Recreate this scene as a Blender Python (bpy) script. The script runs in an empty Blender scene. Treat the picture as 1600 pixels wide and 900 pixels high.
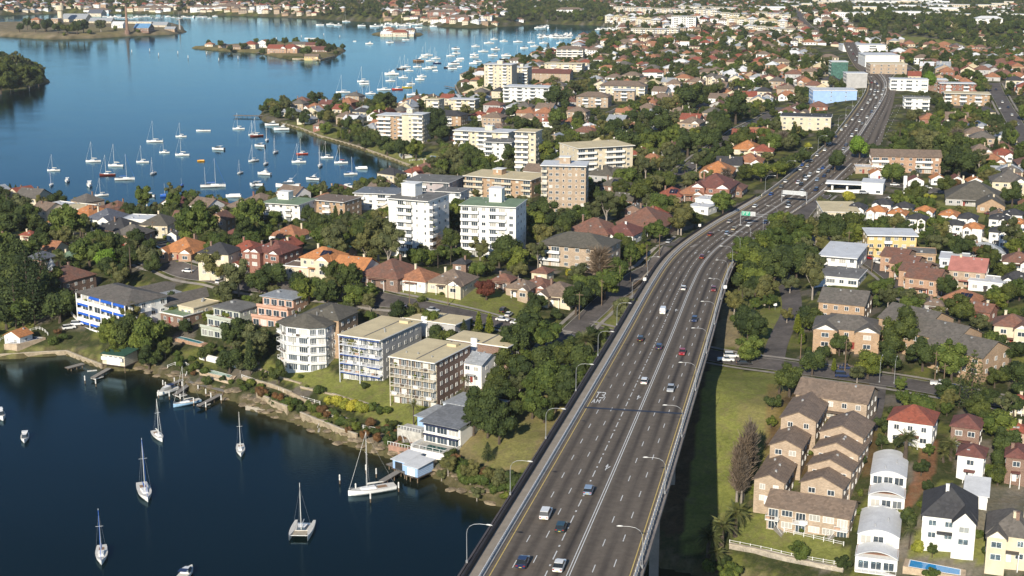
import bpy, math, random, time
import numpy as np
from mathutils import Vector, Matrix
T0 = time.time()
random.seed(7); rng = np.random.default_rng(7)
C = bpy.context.scene.collection
SC = bpy.context.scene
# ------------------------------------------------------------------ camera
F_PX, PITCH, H = 2200.0, math.radians(13.6), 138.0     # focal length in photo pixels, downward tilt, height over the water
cam_d = bpy.data.cameras.new('camera'); cam = bpy.data.objects.new('camera', cam_d); C.objects.link(cam)
cam_d.sensor_width = 36; cam_d.lens = 36*F_PX/1600; cam_d.clip_start = 1; cam_d.clip_end = 30000
cam.location = (0, 0, H); cam.rotation_euler = (math.radians(90)-PITCH, 0, 0)
SC.camera = cam
# ------------------------------------------------------------------ world and sun
SUN_AZ, SUN_EL = 18.0, 26.0     # shadows run 18 degrees to the right of straight away from the camera
w = bpy.data.worlds.new('World'); SC.world = w; w.use_nodes = True
nt = w.node_tree; bg = nt.nodes['Background']
sky = nt.nodes.new('ShaderNodeTexSky'); sky.sky_type = 'NISHITA'; sky.sun_disc = False
sky.sun_elevation = math.radians(SUN_EL); sky.sun_rotation = math.radians(180+SUN_AZ)
sky.altitude = 100; sky.air_density = 1.0; sky.dust_density = 0.0; sky.ozone_density = 4.5
nt.links.new(sky.outputs[0], bg.inputs[0]); bg.inputs[1].default_value = 0.092
sd = bpy.data.lights.new('sun', 'SUN'); sun = bpy.data.objects.new('sun', sd); C.objects.link(sun)
sd.energy = 5.0; sd.angle = math.radians(0.5); sd.color = (1.0, 0.91, 0.76)
a_, e_ = math.radians(SUN_AZ), math.radians(SUN_EL)
sun_dir = Vector((math.sin(a_)*math.cos(e_), math.cos(a_)*math.cos(e_), -math.sin(e_)))
sun.rotation_euler = sun_dir.to_track_quat('-Z', 'Y').to_euler(); sun.location = (0, 0, 300)
SC.view_settings.view_transform = 'Standard'; SC.view_settings.look = 'None'
SC.view_settings.exposure = 0.38; SC.view_settings.gamma = 1.0
SC.cycles.max_bounces = 4; SC.cycles.diffuse_bounces = 2; SC.cycles.glossy_bounces = 2
SC.cycles.transmission_bounces = 2; SC.cycles.transparent_max_bounces = 8; SC.cycles.volume_bounces = 0
# ------------------------------------------------------------------ picture <-> place
CP, SP = math.cos(PITCH), math.sin(PITCH)
def rays(px, py):
    X = (np.asarray(px, float)-800)/F_PX; Y = -(np.asarray(py, float)-450)/F_PX
    return np.stack([X, CP+Y*SP, -SP+Y*CP], -1)
def project(p):
    p = np.asarray(p, float); d = p-np.array([0, 0, H])
    f = d[..., 1]*CP-d[..., 2]*SP; u = d[..., 1]*SP+d[..., 2]*CP
    return np.stack([800+F_PX*d[..., 0]/f, 450-F_PX*u/f], -1)
def at_z(px, py, z=0.0):
    r = rays(px, py); t = (z-H)/r[..., 2]
    return r*np.asarray(t)[..., None]+np.array([0, 0, H])
def flat(pts, z=0.0):
    a = np.array(pts, float); return at_z(a[:, 0], a[:, 1], z)[:, :2]
# ------------------------------------------------------------------ shoreline
SHORE = [(-500,545),(-150,556),(0,562),(60,557),(104,554),(125,563),(150,573),(185,580),(222,578),(262,592),(300,612),(345,622),(376,630),
 (395,642),(425,650),(470,664),(505,682),(560,702),(610,716),(650,730),(690,752),(725,772),(780,790),(835,812),(880,838),(960,868),(1050,890),(1180,915),(1400,985),(1900,1100)]
BAYS = [(640,262),(628,258),(600,247),(560,233),(500,216),(470,204),(440,196),(412,189),(405,182),(412,173),(450,164),(500,163),(560,166),(620,169),(680,168),
 (712,166),(733,160),(722,148),(711,137),(716,128),(740,121),(790,106),(812,98),(850,92),(872,84),(892,76),(897,71),(896,66),(905,63),(945,66),(960,61),(945,55),
 (975,48),(965,44),(935,40),(890,39),(850,37),(800,41),(740,44),(690,42),(650,37),(600,35),(540,33),(500,30),(440,27),(380,25),(300,23),(200,21),(100,21),(0,24),(-250,26)]
BAYN = [(-500,340),(-200,335),(0,322),(60,326),(110,338),(160,336),(210,340),(260,334),(310,330),(360,334),(400,328),(440,322),(500,318),(545,312),(570,300),(600,292),(640,285),(655,272),(648,264)]
land = np.concatenate([flat(SHORE), flat([(1900,1100)])+[[2500,0]], [[9000,9000],[0,9000],[-2600,5200]], flat(BAYS)[::-1], flat(BAYN)[::-1]])
isl_c = flat([(-60,52),(0,57),(80,62),(150,60),(200,57),(270,54),(291,50),(284,41),(230,38),(180,36),(100,35),(20,39),(-60,42)])
isl_s = flat([(293,75),(345,80),(400,83),(452,93),(500,95),(524,89),(540,79),(520,71),(430,66),(360,71)])
isl_n = flat([(579,54),(600,57),(650,57),(663,54),(640,50),(598,51)])
isl_w = flat([(-200,150),(0,142),(40,138),(77,129),(70,118),(40,106),(0,98),(-200,90)])
POLYS = [land, isl_c, isl_s, isl_n, isl_w]
def seg_dist(x, y, a, closed=True, z=None):
    a = np.asarray(a); b = np.roll(a, -1, 0) if closed else None
    A = a if closed else a[:-1]; B = b if closed else a[1:]
    best = np.full(x.shape, 1e18)
    for (ax, ay), (bx, by) in zip(A, B):
        dx, dy = bx-ax, by-ay; L = dx*dx+dy*dy+1e-9
        t = np.clip(((x-ax)*dx+(y-ay)*dy)/L, 0, 1)
        best = np.minimum(best, (x-ax-t*dx)**2+(y-ay-t*dy)**2)
    return np.sqrt(best)
def inside(x, y, a):
    a = np.asarray(a); b = np.roll(a, -1, 0); c = np.zeros(x.shape, bool)
    for (ax, ay), (bx, by) in zip(a, b):
        if ay == by: continue
        k = ((ay > y) != (by > y)) & (x < (bx-ax)*(y-ay)/(by-ay)+ax); c ^= k
    return c
def shore_sd(x, y):
    s = np.full(x.shape, -1e9)
    for p in POLYS:
        d = seg_dist(x, y, p); s = np.maximum(s, np.where(inside(x, y, p), d, -d))
    return s
# ground heights: picture point and height over the water
HC = [(600,612,9),(480,580,9),(430,560,9),(560,600,9),(660,640,7),(700,490,20),(600,465,21),(800,512,18),(560,430,25),(700,440,24),(640,420,25),(480,400,24),(380,405,24),(300,400,22),
 (150,500,7),(60,520,3),(230,530,5),(300,500,13),(350,520,11),(330,560,6),(120,430,15),(40,420,12),(300,345,8),(200,345,5),(80,340,6),(345,360,13),(200,400,17),(100,470,9),
 (430,330,5),(520,320,6),(640,395,20),(750,400,22),(650,300,4),(780,310,10),(870,320,15),(900,250,20),(970,270,24),(1000,340,24),(950,400,23),(1050,385,22.5),(1000,440,20),(930,500,17),
 (880,540,14),(850,600,11),(830,680,8),(780,730,4),(700,690,5),(735,640,8),(760,560,14),(1060,430,21),(1110,520,19),(1130,565,18),(1150,650,20.5),(1115,600,21),(1115,680,21),(1100,740,20.5),(1080,790,20),(1120,740,20.5),(1095,820,20),(1070,860,19),(1085,880,18),(1060,800,20.5),(1040,850,20),(1060,890,18.5),(1120,860,18.5),(1150,700,20.5),(1090,690,21),(1080,740,21),(1130,790,20),(1075,820,20),(1180,840,14),
 (1200,480,22),(1250,560,20),(1300,590,19),(1250,700,19),(1260,790,17),(1230,850,12),(1190,880,9),(1400,800,15),(1480,860,13),(1440,640,19),(1580,640,19),(1580,800,13),(1400,500,25),(1540,500,26),
 (1300,450,24),(1220,400,21),(1350,380,22),(1300,310,21),(1450,340,20),(1580,330,20),(1450,420,24),(1590,430,25),(560,220,3),(470,185,3),(650,230,6),(760,210,10),(700,190,8),(800,140,6),(850,180,18),
 (960,150,16),(900,110,8),(1050,100,15),(1080,200,26),(1180,250,24),(1330,180,25),(1400,200,22),(1360,120,32),(1500,150,26),(1300,90,32),(1590,200,24),(1450,80,14),(1350,65,14),(1580,80,4),(1200,60,22),(1000,60,8),
 (950,35,10),(1100,30,30),(1300,20,35),(800,25,14),(600,15,18),(400,10,18),(1500,30,22),(100,10,14),(1595,4,3)]
_a = np.array(HC, float); HCP = at_z(_a[:, 0], _a[:, 1], _a[:, 2])
def zdeck(y):
    y = np.asarray(y, float)
    return np.where(y < 470, 38.9-0.0577*(y-226.5), np.where(y < 640, 24.85-0.0577*(y-470)+0.0577/340*1.0*(y-470)**2, np.where(y<1300, 19.95+(y-640)*0.0225, 34.8+(y-1300)*0)))
HL = [(707,1000),(753,920),(800,839),(848,757),(895,675),(942,593),(984,519),(1021,450),(1045,410),(1070,385),(1100,364),(1132,343),(1165,325),(1202,303),(1240,273),(1276,243),(1300,222),(1330,182),(1346,160),(1356,143),(1358,128),(1350,115),(1336,105),(1328,92),(1322,78),(1318,66)]
def on_deck(px, py, dz=0.0):
    y = 300.0
    for _ in range(60):
        z = float(zdeck(y))+dz; p = at_z(px, py, z); y = 0.5*y+0.5*float(p[1])
    return np.array([p[0], p[1], z])
hwl = np.array([on_deck(*p) for p in HL])
def resample(p, step):
    p = np.asarray(p, float); d = np.r_[0, np.cumsum(np.linalg.norm(np.diff(p[:, :2], axis=0), axis=1))]
    n = max(2, int(d[-1]/step)+1); s = np.linspace(0, d[-1], n)
    return np.stack([np.interp(s, d, p[:, k]) for k in range(p.shape[1])], 1)
def smooth(p, k):
    for _ in range(k):
        q = p.copy(); q[1:-1] = 0.25*p[:-2]+0.5*p[1:-1]+0.25*p[2:]; p = q
    return p
hw = smooth(resample(hwl, 6.0), 14)
hw = resample(hw, 4.0); hw[:, 2] = zdeck(hw[:, 1])
_d0 = (hw[1]-hw[0])/np.linalg.norm((hw[1]-hw[0])[:2])
hw = np.concatenate([[hw[0]-_d0*k for k in range(160, 0, -4)], hw]); hw[:, 2] = zdeck(hw[:, 1])
def normals2(p):
    t = np.gradient(p[:, :2], axis=0); t /= np.linalg.norm(t, axis=1)[:, None]
    return t, np.stack([t[:, 1], -t[:, 0]], 1)
hwT, hwN = normals2(hw)
hwS = np.r_[0, np.cumsum(np.linalg.norm(np.diff(hw[:, :2], axis=0), axis=1))]
hw_c = hw[:, :2]+hwN*11.0
ABUT = 520.0      # beyond this distance the road lies on the ground
def hw_u(x, y):   # nearest highway sample, signed offset to the right of the left yellow line
    best = np.full(x.shape, 1e18); off = np.zeros(x.shape); zz = np.zeros(x.shape)
    for k in range(0, len(hw), 3):
        dx, dy = x-hw[k, 0], y-hw[k, 1]; d = dx*dx+dy*dy; u = dx*hwN[k, 0]+dy*hwN[k, 1]
        m = d < best; best = np.where(m, d, best); off = np.where(m, u, off); zz = np.where(m, hw[k, 2], zz)
    return off, np.sqrt(best), zz
def height(x, y):
    x = np.asarray(x, float); y = np.asarray(y, float)
    num = np.zeros(x.shape); den = np.zeros(x.shape)
    for (cx, cy, cz) in HCP:
        r = 0.05*cy; wgt = 1.0/((x-cx)**2+(y-cy)**2+r*r*0.6)**2.0*(r**4)
        num += wgt*cz; den += wgt
    h = num/den
    h += 0.35*np.sin(x*0.11)*np.cos(y*0.09)
    s = shore_sd(x, y)
    h = np.where(inside(x, y, isl_s) | inside(x, y, isl_n), 2.6, h); h = np.where(inside(x, y, isl_c), np.minimum(h, 7.5), h)
    h = np.where(s > 0, np.minimum(h, 1.0+np.minimum(s*0.9, 1.4)+np.maximum(s-3, 0)*0.30), np.maximum(-5, s*0.5-0.3))
    u, d, z = hw_u(x, y)
    ux = np.maximum(np.abs(u-11)-19, 0)
    k = np.clip(1-ux/25.0, 0, 1)*np.clip((y-ABUT)/40, 0, 1)*np.clip((1500-y)/60, 0, 1)*(d < 60)
    h = h*(1-k)+(z-0.35)*k
    k2 = np.clip(1-ux/30.0, 0, 1)*(y <= ABUT+30)*(s > 0)*(d < 60)
    h = np.where(k2 > 0, np.minimum(h, np.maximum(z-6.5, np.clip((y-ABUT+30)/60,0,1)*z - 1)*k2+h*(1-k2)), h)
    return h
# one sheet of ground, finer towards the viewer
NR, NA = 600, 400
dist = 225*np.exp(np.linspace(0, math.log(9000/225), NR)); ang = np.radians(np.linspace(-34, 34, NA))
GX = dist[:, None]*np.tan(ang)[None, :]; GY = np.repeat(dist[:, None], NA, 1)
GZ = height(GX, GY)
LD0, LDK = math.log(225), (NR-1)/math.log(9000/225)
def gz(x, y):
    x = np.asarray(x, float); y = np.maximum(np.asarray(y, float), 225.5)
    i = np.clip((np.log(y)-LD0)*LDK, 0, NR-1.001); j = np.clip((np.degrees(np.arctan(x/y))+34)/68*(NA-1), 0, NA-1.001)
    a = i.astype(int); b = j.astype(int); fa = i-a; fb = j-b
    return GZ[a, b]*(1-fa)*(1-fb)+GZ[a+1, b]*fa*(1-fb)+GZ[a, b+1]*(1-fa)*fb+GZ[a+1, b+1]*fa*fb
TS = np.exp(np.linspace(math.log(225), math.log(8000), 900))
def pick(px, py, dz=0.0, water=True):
    """point of the ground (or water) seen at a picture point; dz lifts the surface looked for"""
    r = rays(px, py); t = TS/r[1]; X = r[0]*t; Z = H+r[2]*t
    g = gz(X, TS)
    if water: g = np.maximum(g, 0)
    m = np.nonzero(Z <= g+dz)[0]
    if not len(m): k = len(TS)-1; f = 0
    else:
        k = m[0]
        if k == 0: k = 1
        d0 = Z[k-1]-g[k-1]-dz; d1 = Z[k]-g[k]-dz; f = d0/(d0-d1+1e-9)
        y = TS[k-1]+(TS[k]-TS[k-1])*f; x = r[0]/r[1]*y
        return np.array([x, y, float(np.maximum(gz(x, y), 0) if water else gz(x, y))])
    return np.array([X[k], TS[k], float(g[k])])
def mpp(p): return float(np.hypot(p[1], H-p[2]))/F_PX*1.0    # metres per photo pixel, across, at a point near the view axis
# ------------------------------------------------------------------ materials
MATS = {}
def new_mat(name):
    m = bpy.data.materials.new(name); m.use_nodes = True; return m, m.node_tree, m.node_tree.nodes['Principled BSDF']
def N(t, typ, **kw):
    n = t.nodes.new(typ)
    for k, v in kw.items():
        if k.startswith('_'): setattr(n, k[1:], v)
        else: n.inputs[k.replace('~', ' ')].default_value = v
    return n
def ramp(t, fac, stops):
    r = t.nodes.new('ShaderNodeValToRGB'); e = r.color_ramp.elements
    while len(e) < len(stops): e.new(0.5)
    for q, (p, c) in zip(e, stops): q.position = p; q.color = (*c, 1) if len(c) == 3 else c
    t.links.new(fac, r.inputs[0]); return r.outputs[0]
def mixc(t, fac, a, b, typ='MIX'):
    m = t.nodes.new('ShaderNodeMix'); m.data_type = 'RGBA'; m.blend_type = typ
    if isinstance(fac, (int, float)): m.inputs[0].default_value = fac
    else: t.links.new(fac, m.inputs[0])
    for i, v in ((6, a), (7, b)):
        if isinstance(v, tuple): m.inputs[i].default_value = (*v[:3], 1)
        else: t.links.new(v, m.inputs[i])
    return m.outputs[2]
def M(name, col, rough=0.8, var=0.18, scale=0.6, metal=0.0, bump=0.0, rand=0.0, fine=True):
    """painted, tiled, brick or metal surface: base colour, uneven with two scales of noise, with fine relief"""
    if name in MATS: return MATS[name]
    m, t, b = new_mat(name)
    tc = N(t, 'ShaderNodeTexCoord'); n1 = N(t, 'ShaderNodeTexNoise', Scale=scale, Detail=4.0, Roughness=0.65)
    t.links.new(tc.outputs['Object'], n1.inputs['Vector'])
    d = tuple(max(0, c*(1-var*1.6)) for c in col); l = tuple(min(1, c*(1+var)) for c in col)
    c = ramp(t, n1.outputs[0], [(0.32, d), (0.68, l)])
    if fine:
        n2 = N(t, 'ShaderNodeTexNoise', Scale=scale*9, Detail=2.0); t.links.new(tc.outputs['Object'], n2.inputs['Vector'])
        g = ramp(t, n2.outputs[0], [(0.3, (1-var, 1-var, 1-var)), (0.7, (1, 1, 1))])
        c = mixc(t, 1.0, c, g, 'MULTIPLY')
        if bump:
            bp = N(t, 'ShaderNodeBump', Strength=bump, Distance=0.1); t.links.new(n2.outputs[0], bp.inputs['Height']); t.links.new(bp.outputs[0], b.inputs['Normal'])
    if rand:
        oi = N(t, 'ShaderNodeObjectInfo'); g = ramp(t, oi.outputs['Random'], [(0, (1-rand, 1-rand, 1-rand)), (1, (1, 1, 1))]); c = mixc(t, 1.0, c, g, 'MULTIPLY')
    t.links.new(c, b.inputs['Base Color']); b.inputs['Roughness'].default_value = rough; b.inputs['Metallic'].default_value = metal
    MATS[name] = m; return m
def tiled(name, col, col2=None, kind='tile', rough=0.85):
    """roof covering: courses running level, mottled tiles, lichen"""
    if name in MATS: return MATS[name]
    m, t, b = new_mat(name); col2 = col2 or tuple(c*0.55 for c in col)
    tc = N(t, 'ShaderNodeTexCoord')
    v = N(t, 'ShaderNodeTexVoronoi', Scale=1.6); t.links.new(tc.outputs['Object'], v.inputs['Vector'])
    n1 = N(t, 'ShaderNodeTexNoise', Scale=0.35, Detail=5.0, Roughness=0.7); t.links.new(tc.outputs['Object'], n1.inputs['Vector'])
    hs = N(t, 'ShaderNodeSeparateColor'); t.links.new(v.outputs['Color'], hs.inputs[0])
    c1 = ramp(t, hs.outputs[0], [(0, tuple(c*0.74 for c in col)), (1, tuple(min(1, c*1.15) for c in col))])
    c = mixc(t, ramp(t, n1.outputs[0], [(0.46, (0, 0, 0)), (0.72, (0.75, 0.75, 0.75))]), c1, col2)
    sx = N(t, 'ShaderNodeSeparateXYZ'); t.links.new(tc.outputs['Object'], sx.inputs[0])
    mz = N(t, 'ShaderNodeMath', _operation='MULTIPLY'); t.links.new(sx.outputs[2 if kind == 'tile' else 0], mz.inputs[0]); mz.inputs[1].default_value = 5.0 if kind == 'tile' else 2.5
    fr = N(t, 'ShaderNodeMath', _operation='FRACT'); t.links.new(mz.outputs[0], fr.inputs[0])
    line = ramp(t, fr.outputs[0], [(0.0, (0.72, 0.72, 0.72)), (0.28, (1, 1, 1))])
    c = mixc(t, 0.8, c, line, 'MULTIPLY')
    bp = N(t, 'ShaderNodeBump', Strength=0.5, Distance=0.06); t.links.new(fr.outputs[0], bp.inputs['Height']); t.links.new(bp.outputs[0], b.inputs['Normal'])
    t.links.new(c, b.inputs['Base Color']); b.inputs['Roughness'].default_value = rough
    MATS[name] = m; return m
def brickm(name, col, mortar=(0.45,0.41,0.36)):
    if name in MATS: return MATS[name]
    m, t, b = new_mat(name)
    tc = N(t, 'ShaderNodeTexCoord'); n1 = N(t, 'ShaderNodeTexNoise', Scale=0.5, Detail=5.0, Roughness=0.7); t.links.new(tc.outputs['Object'], n1.inputs['Vector'])
    sx = N(t, 'ShaderNodeSeparateXYZ'); t.links.new(tc.outputs['Object'], sx.inputs[0])
    ad = N(t, 'ShaderNodeMath', _operation='ADD'); t.links.new(sx.outputs[0], ad.inputs[0]); t.links.new(sx.outputs[1], ad.inputs[1])
    cb = N(t, 'ShaderNodeCombineXYZ'); t.links.new(ad.outputs[0], cb.inputs[0]); t.links.new(sx.outputs[2], cb.inputs[1])
    bk = t.nodes.new('ShaderNodeTexBrick'); bk.inputs['Color1'].default_value = (*[c*1.12 for c in col], 1); bk.inputs['Color2'].default_value = (*[c*0.78 for c in col], 1); bk.inputs['Mortar'].default_value = (*mortar, 1)
    bk.inputs['Scale'].default_value = 1.0; bk.inputs['Brick Width'].default_value = 0.48; bk.inputs['Row Height'].default_value = 0.17; bk.inputs['Mortar Size'].default_value = 0.012
    t.links.new(cb.outputs[0], bk.inputs['Vector'])
    g = ramp(t, n1.outputs[0], [(0.3, (0.74, 0.72, 0.7)), (0.7, (1, 1, 1))])
    t.links.new(mixc(t, 1.0, bk.outputs[0], g, 'MULTIPLY'), b.inputs['Base Color']); b.inputs['Roughness'].default_value = 0.9
    MATS[name] = m; return m
def glassm(name, col=(0.03,0.04,0.05), rough=0.12):
    if name in MATS: return MATS[name]
    m, t, b = new_mat(name); oi = N(t, 'ShaderNodeObjectInfo')
    c = ramp(t, oi.outputs['Random'], [(0.0, col), (0.7, tuple(c*2.2 for c in col)), (0.8, (0.35, 0.34, 0.31)), (1.0, (0.6, 0.58, 0.54))])
    t.links.new(c, b.inputs['Base Color']); b.inputs['Roughness'].default_value = rough
    MATS[name] = m; return m
# ------------------------------------------------------------------ mesh helpers
class MB:
    def __init__(s): s.v = []; s.f = []; s.m = []; s.uv = None
    def add(s, vs, fs, mi=0):
        o = len(s.v); s.v += [tuple(map(float, v)) for v in vs]; s.f += [tuple(o+i for i in f) for f in fs]; s.m += [mi]*len(fs); return s
    def box(s, x0, x1, y0, y1, z0, z1, mi=0):
        v = [(x0,y0,z0),(x1,y0,z0),(x1,y1,z0),(x0,y1,z0),(x0,y0,z1),(x1,y0,z1),(x1,y1,z1),(x0,y1,z1)]
        return s.add(v, [(0,3,2,1),(4,5,6,7),(0,1,5,4),(1,2,6,5),(2,3,7,6),(3,0,4,7)], mi)
    def prism(s, pts, z0, z1, mi=0, cap=None):
        n = len(pts); v = [(x, y, z0) for x, y in pts]+[(x, y, z1) for x, y in pts]
        a = sum(pts[i][0]*pts[(i+1) % n][1]-pts[(i+1) % n][0]*pts[i][1] for i in range(n))
        if a < 0: v = [(x, y, z0) for x, y in pts[::-1]]+[(x, y, z1) for x, y in pts[::-1]]
        s.add(v, [tuple(range(n-1, -1, -1))]+[(i, (i+1) % n, n+(i+1) % n, n+i) for i in range(n)], mi)
        return s.add([], [], mi) if False else s._top(n, mi if cap is None else cap)
    def _top(s, n, mi):
        o = len(s.v)-n; s.f.append(tuple(range(o, o+n))); s.m.append(mi); return s
    def quad(s, a, b, c, d, mi=0): return s.add([a, b, c, d], [(0, 1, 2, 3)], mi)
    def tube(s, pts, r, n=6, mi=0, caps=True):
        pts = [Vector(p) for p in pts]; rr = r if isinstance(r, (list, tuple)) else [r]*len(pts); o = len(s.v)
        for i, p in enumerate(pts):
            d = (pts[min(i+1, len(pts)-1)]-pts[max(i-1, 0)]).normalized()
            a = d.cross(Vector((0, 0, 1)) if abs(d.z) < 0.9 else Vector((1, 0, 0))).normalized(); b = d.cross(a)
            for k in range(n):
                q = p+(a*math.cos(k*2*math.pi/n)+b*math.sin(k*2*math.pi/n))*rr[i]; s.v.append(tuple(q))
        for i in range(len(pts)-1):
            for k in range(n):
                k2 = (k+1) % n; s.f.append((o+i*n+k, o+i*n+k2, o+(i+1)*n+k2, o+(i+1)*n+k)); s.m.append(mi)
        if caps:
            s.f.append(tuple(o+k for k in range(n-1, -1, -1))); s.m.append(mi)
            s.f.append(tuple(o+(len(pts)-1)*n+k for k in range(n))); s.m.append(mi)
        return s
    def mesh(s, name, mats):
        me = bpy.data.meshes.new(name); me.from_pydata(s.v, [], s.f)
        for m in (mats if isinstance(mats, (list, tuple)) else [mats]): me.materials.append(m)
        if any(s.m): me.polygons.foreach_set('material_index', s.m)
        me.update(); return me
    def build(s, name, mats, parent=None, loc=None, rz=None, smooth=False):
        me = s.mesh(name, mats)
        if smooth: me.polygons.foreach_set('use_smooth', [True]*len(me.polygons))
        return put(name, me, parent, loc, rz)
def put(name, me, parent=None, loc=None, rz=None, sc=None):
    o = bpy.data.objects.new(name, me); C.objects.link(o)
    if parent: o.parent = parent
    if loc is not None: o.location = loc
    if rz is not None: o.rotation_euler = (0, 0, rz)
    if sc is not None: o.scale = sc if isinstance(sc, (tuple, list)) else (sc, sc, sc)
    return o
def tag(o, label=None, cat=None, group=None, kind=None):
    if label: o['label'] = label
    if cat: o['category'] = cat
    if group: o['group'] = group
    if kind: o['kind'] = kind
    return o
def root(name, loc, rz=0.0, label=None, cat=None, group=None):
    return tag(put(name, None, None, tuple(map(float, loc)), rz), label, cat, group)
def copy_tree(o, parent=None):
    c = o.copy(); C.objects.link(c)
    if parent: c.parent = parent
    for ch in KIDS.get(o.name, ()): copy_tree(ch, c)
    return c
KIDS = {}
def index_kids():
    KIDS.clear()
    for o in bpy.data.objects:
        if o.parent: KIDS.setdefault(o.parent.name, []).append(o)
def np_mesh(name, V, Fq, mats, smooth=False):
    me = bpy.data.meshes.new(name); V = np.asarray(V, np.float32); Fq = np.asarray(Fq, np.int32); k = Fq.shape[1]
    me.vertices.add(len(V)); me.vertices.foreach_set('co', V.ravel())
    me.loops.add(Fq.size); me.loops.foreach_set('vertex_index', Fq.ravel())
    me.polygons.add(len(Fq)); me.polygons.foreach_set('loop_start', np.arange(0, Fq.size, k, dtype=np.int32)); me.polygons.foreach_set('loop_total', np.full(len(Fq), k, np.int32))
    me.polygons.foreach_set('use_smooth', np.full(len(Fq), smooth))
    for m in mats: me.materials.append(m)
    me.update(calc_edges=True); return me
# things that want an automatic label: (object, what it is, picture point)
AUTO = []
MARKS = []      # named landmarks (phrase, px, py)
OCC = []        # rectangles in the picture that planting must not hide (x0, y0, x1, y1, distance)
FOOT = []       # footprints on the ground (x, y, r)
# ------------------------------------------------------------------ ground colours
GA = {'lawn': (0.20,0.215,0.062), 'dry': (0.25,0.21,0.10), 'garden': (0.05,0.06,0.024), 'rock': (0.30,0.24,0.16), 'sand': (0.36,0.30,0.20), 'pave': (0.26,0.23,0.20),
      'brick': (0.24,0.11,0.07), 'seabed': (0.10,0.09,0.045), 'shaded_soil': (0.13,0.09,0.055), 'wood': (0.028,0.036,0.016)}
col = np.empty(GX.shape+(3,)); col[:] = GA['garden']
PX = project(np.stack([GX, GY, GZ], -1))
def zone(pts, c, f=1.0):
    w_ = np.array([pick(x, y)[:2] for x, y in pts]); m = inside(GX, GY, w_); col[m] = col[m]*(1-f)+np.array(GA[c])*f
nz = np.sin(GX*0.19+1.3*np.sin(GY*0.11))*np.cos(GY*0.17+1.7*np.sin(GX*0.13))
m = nz > 0.55; col[m] = np.array(GA['pave'])*0.6
m = nz < -0.5; col[m] = np.array(GA['lawn'])*0.7
zone([(1110,575),(1250,585),(1215,640),(1180,730),(1150,790),(1110,860),(1060,870),(1030,800)], 'lawn')
zone([(1150,640),(1240,600),(1215,640),(1190,700),(1150,660)], 'dry', 0.5)
zone([(1140,450),(1235,440),(1232,540),(1195,540),(1140,520)], 'lawn', 0.8)
zone([(1105,470),(1150,470),(1160,545),(1110,540)], 'rock', 0.8)
zone([(720,660),(800,640),(880,600),(900,640),(850,720),(800,740),(710,710)], 'dry', 0.9)
zone([(735,700),(800,655),(850,660),(830,720),(770,735)], 'lawn', 0.5)
zone([(560,590),(680,620),(680,690),(600,665),(500,620),(500,600)], 'lawn')
zone([(400,560),(500,572),(560,600),(500,612),(410,590)], 'lawn')
zone([(960,440),(1010,440),(985,490),(940,500)], 'rock', 0.75)
zone([(925,490),(985,480),(960,520),(930,515)], 'lawn', 0.8)
zone([(1150,790),(1250,820),(1330,860),(1320,890),(1140,850)], 'lawn', 0.95)
zone([(1190,700),(1240,690),(1250,760),(1190,780)], 'lawn', 0.7)
zone([(650,430),(800,450),(830,490),(800,500),(690,480),(620,460)], 'lawn', 0.85)
zone([(30,535),(160,540),(160,575),(100,556),(0,560)], 'lawn')
zone([(0,490),(60,500),(40,525),(0,525)], 'lawn')
zone([(1430,310),(1600,330),(1590,350),(1500,345),(1430,330)], 'lawn', 0.8)
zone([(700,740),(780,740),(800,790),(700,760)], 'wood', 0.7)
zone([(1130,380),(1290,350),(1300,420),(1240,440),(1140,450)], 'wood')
zone([(520,225),(700,240),(690,280),(640,265),(560,232)], 'lawn', 0.9)
zone([(450,190),(560,205),(520,220),(440,195)], 'lawn', 0.7)
zone([(1480,755),(1600,760),(1600,900),(1360,900)], 'pave', 0.6)
zone([(1440,690),(1462,690),(1462,740),(1440,770),(1418,800),(1410,790),(1428,745)], 'brick', 0.7)
zone([(1430,830),(1540,840),(1540,880),(1420,870)], 'lawn', 0.9)
zone([(1200,600),(1370,600),(1370,740),(1190,740)], 'brick', 0.35)
zone([(1270,655),(1300,655),(1300,700),(1260,700)], 'lawn', 0.5)
zone([(-60,40),(300,40),(300,60),(-60,64)], 'rock', 0.7); zone([(140,42),(200,42),(190,56),(120,56)], 'dry', 0.8)
zone([(290,70),(540,66),(540,95),(290,82)], 'dry', 0.8); zone([(560,48),(670,48),(670,60),(560,60)], 'dry', 0.8)
zone([(1400,56),(1560,68),(1540,76),(1400,66)], 'lawn', 1.0)
zone([(560,395),(640,395),(640,402),(560,402)], 'lawn', 0.6)
SD = shore_sd(GX, GY)
u_, d_, z_ = hw_u(GX, GY); m = (np.abs(u_-10) < 13) & (GY < ABUT-20) & (d_ < 45); col[m] = GA['shaded_soil']; col[m] *= .7      # bare earth beneath the deck, darkened in colour to deepen the bridge's shade
k = np.clip(1-SD/2.8, 0, 1)[..., None]*(SD > 0)[..., None]*0.85
col = col*(1-k)+np.array(GA['rock'])*0.8*k
m = (SD > 0) & (SD < 1.3); col[m] = np.array((0.10,0.085,0.045)); col[SD <= 0] = GA['seabed']
m = (SD > 2.0) & (SD < 9) & (GY < 520) & (np.sin(GX*.9+GY*.35) + np.sin(GX*.37-GY*.6) > -.5); col[m] = col[m]*.35+np.array(GA['garden'])*.75
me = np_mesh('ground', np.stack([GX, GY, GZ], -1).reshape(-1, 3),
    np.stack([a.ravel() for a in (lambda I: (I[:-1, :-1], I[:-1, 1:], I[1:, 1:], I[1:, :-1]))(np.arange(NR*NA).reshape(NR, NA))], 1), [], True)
ca = me.color_attributes.new('earth', 'FLOAT_COLOR', 'POINT'); ca.data.foreach_set('color', np.concatenate([col, np.ones(col.shape[:2]+(1,))], -1).astype(np.float32).ravel())
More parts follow.
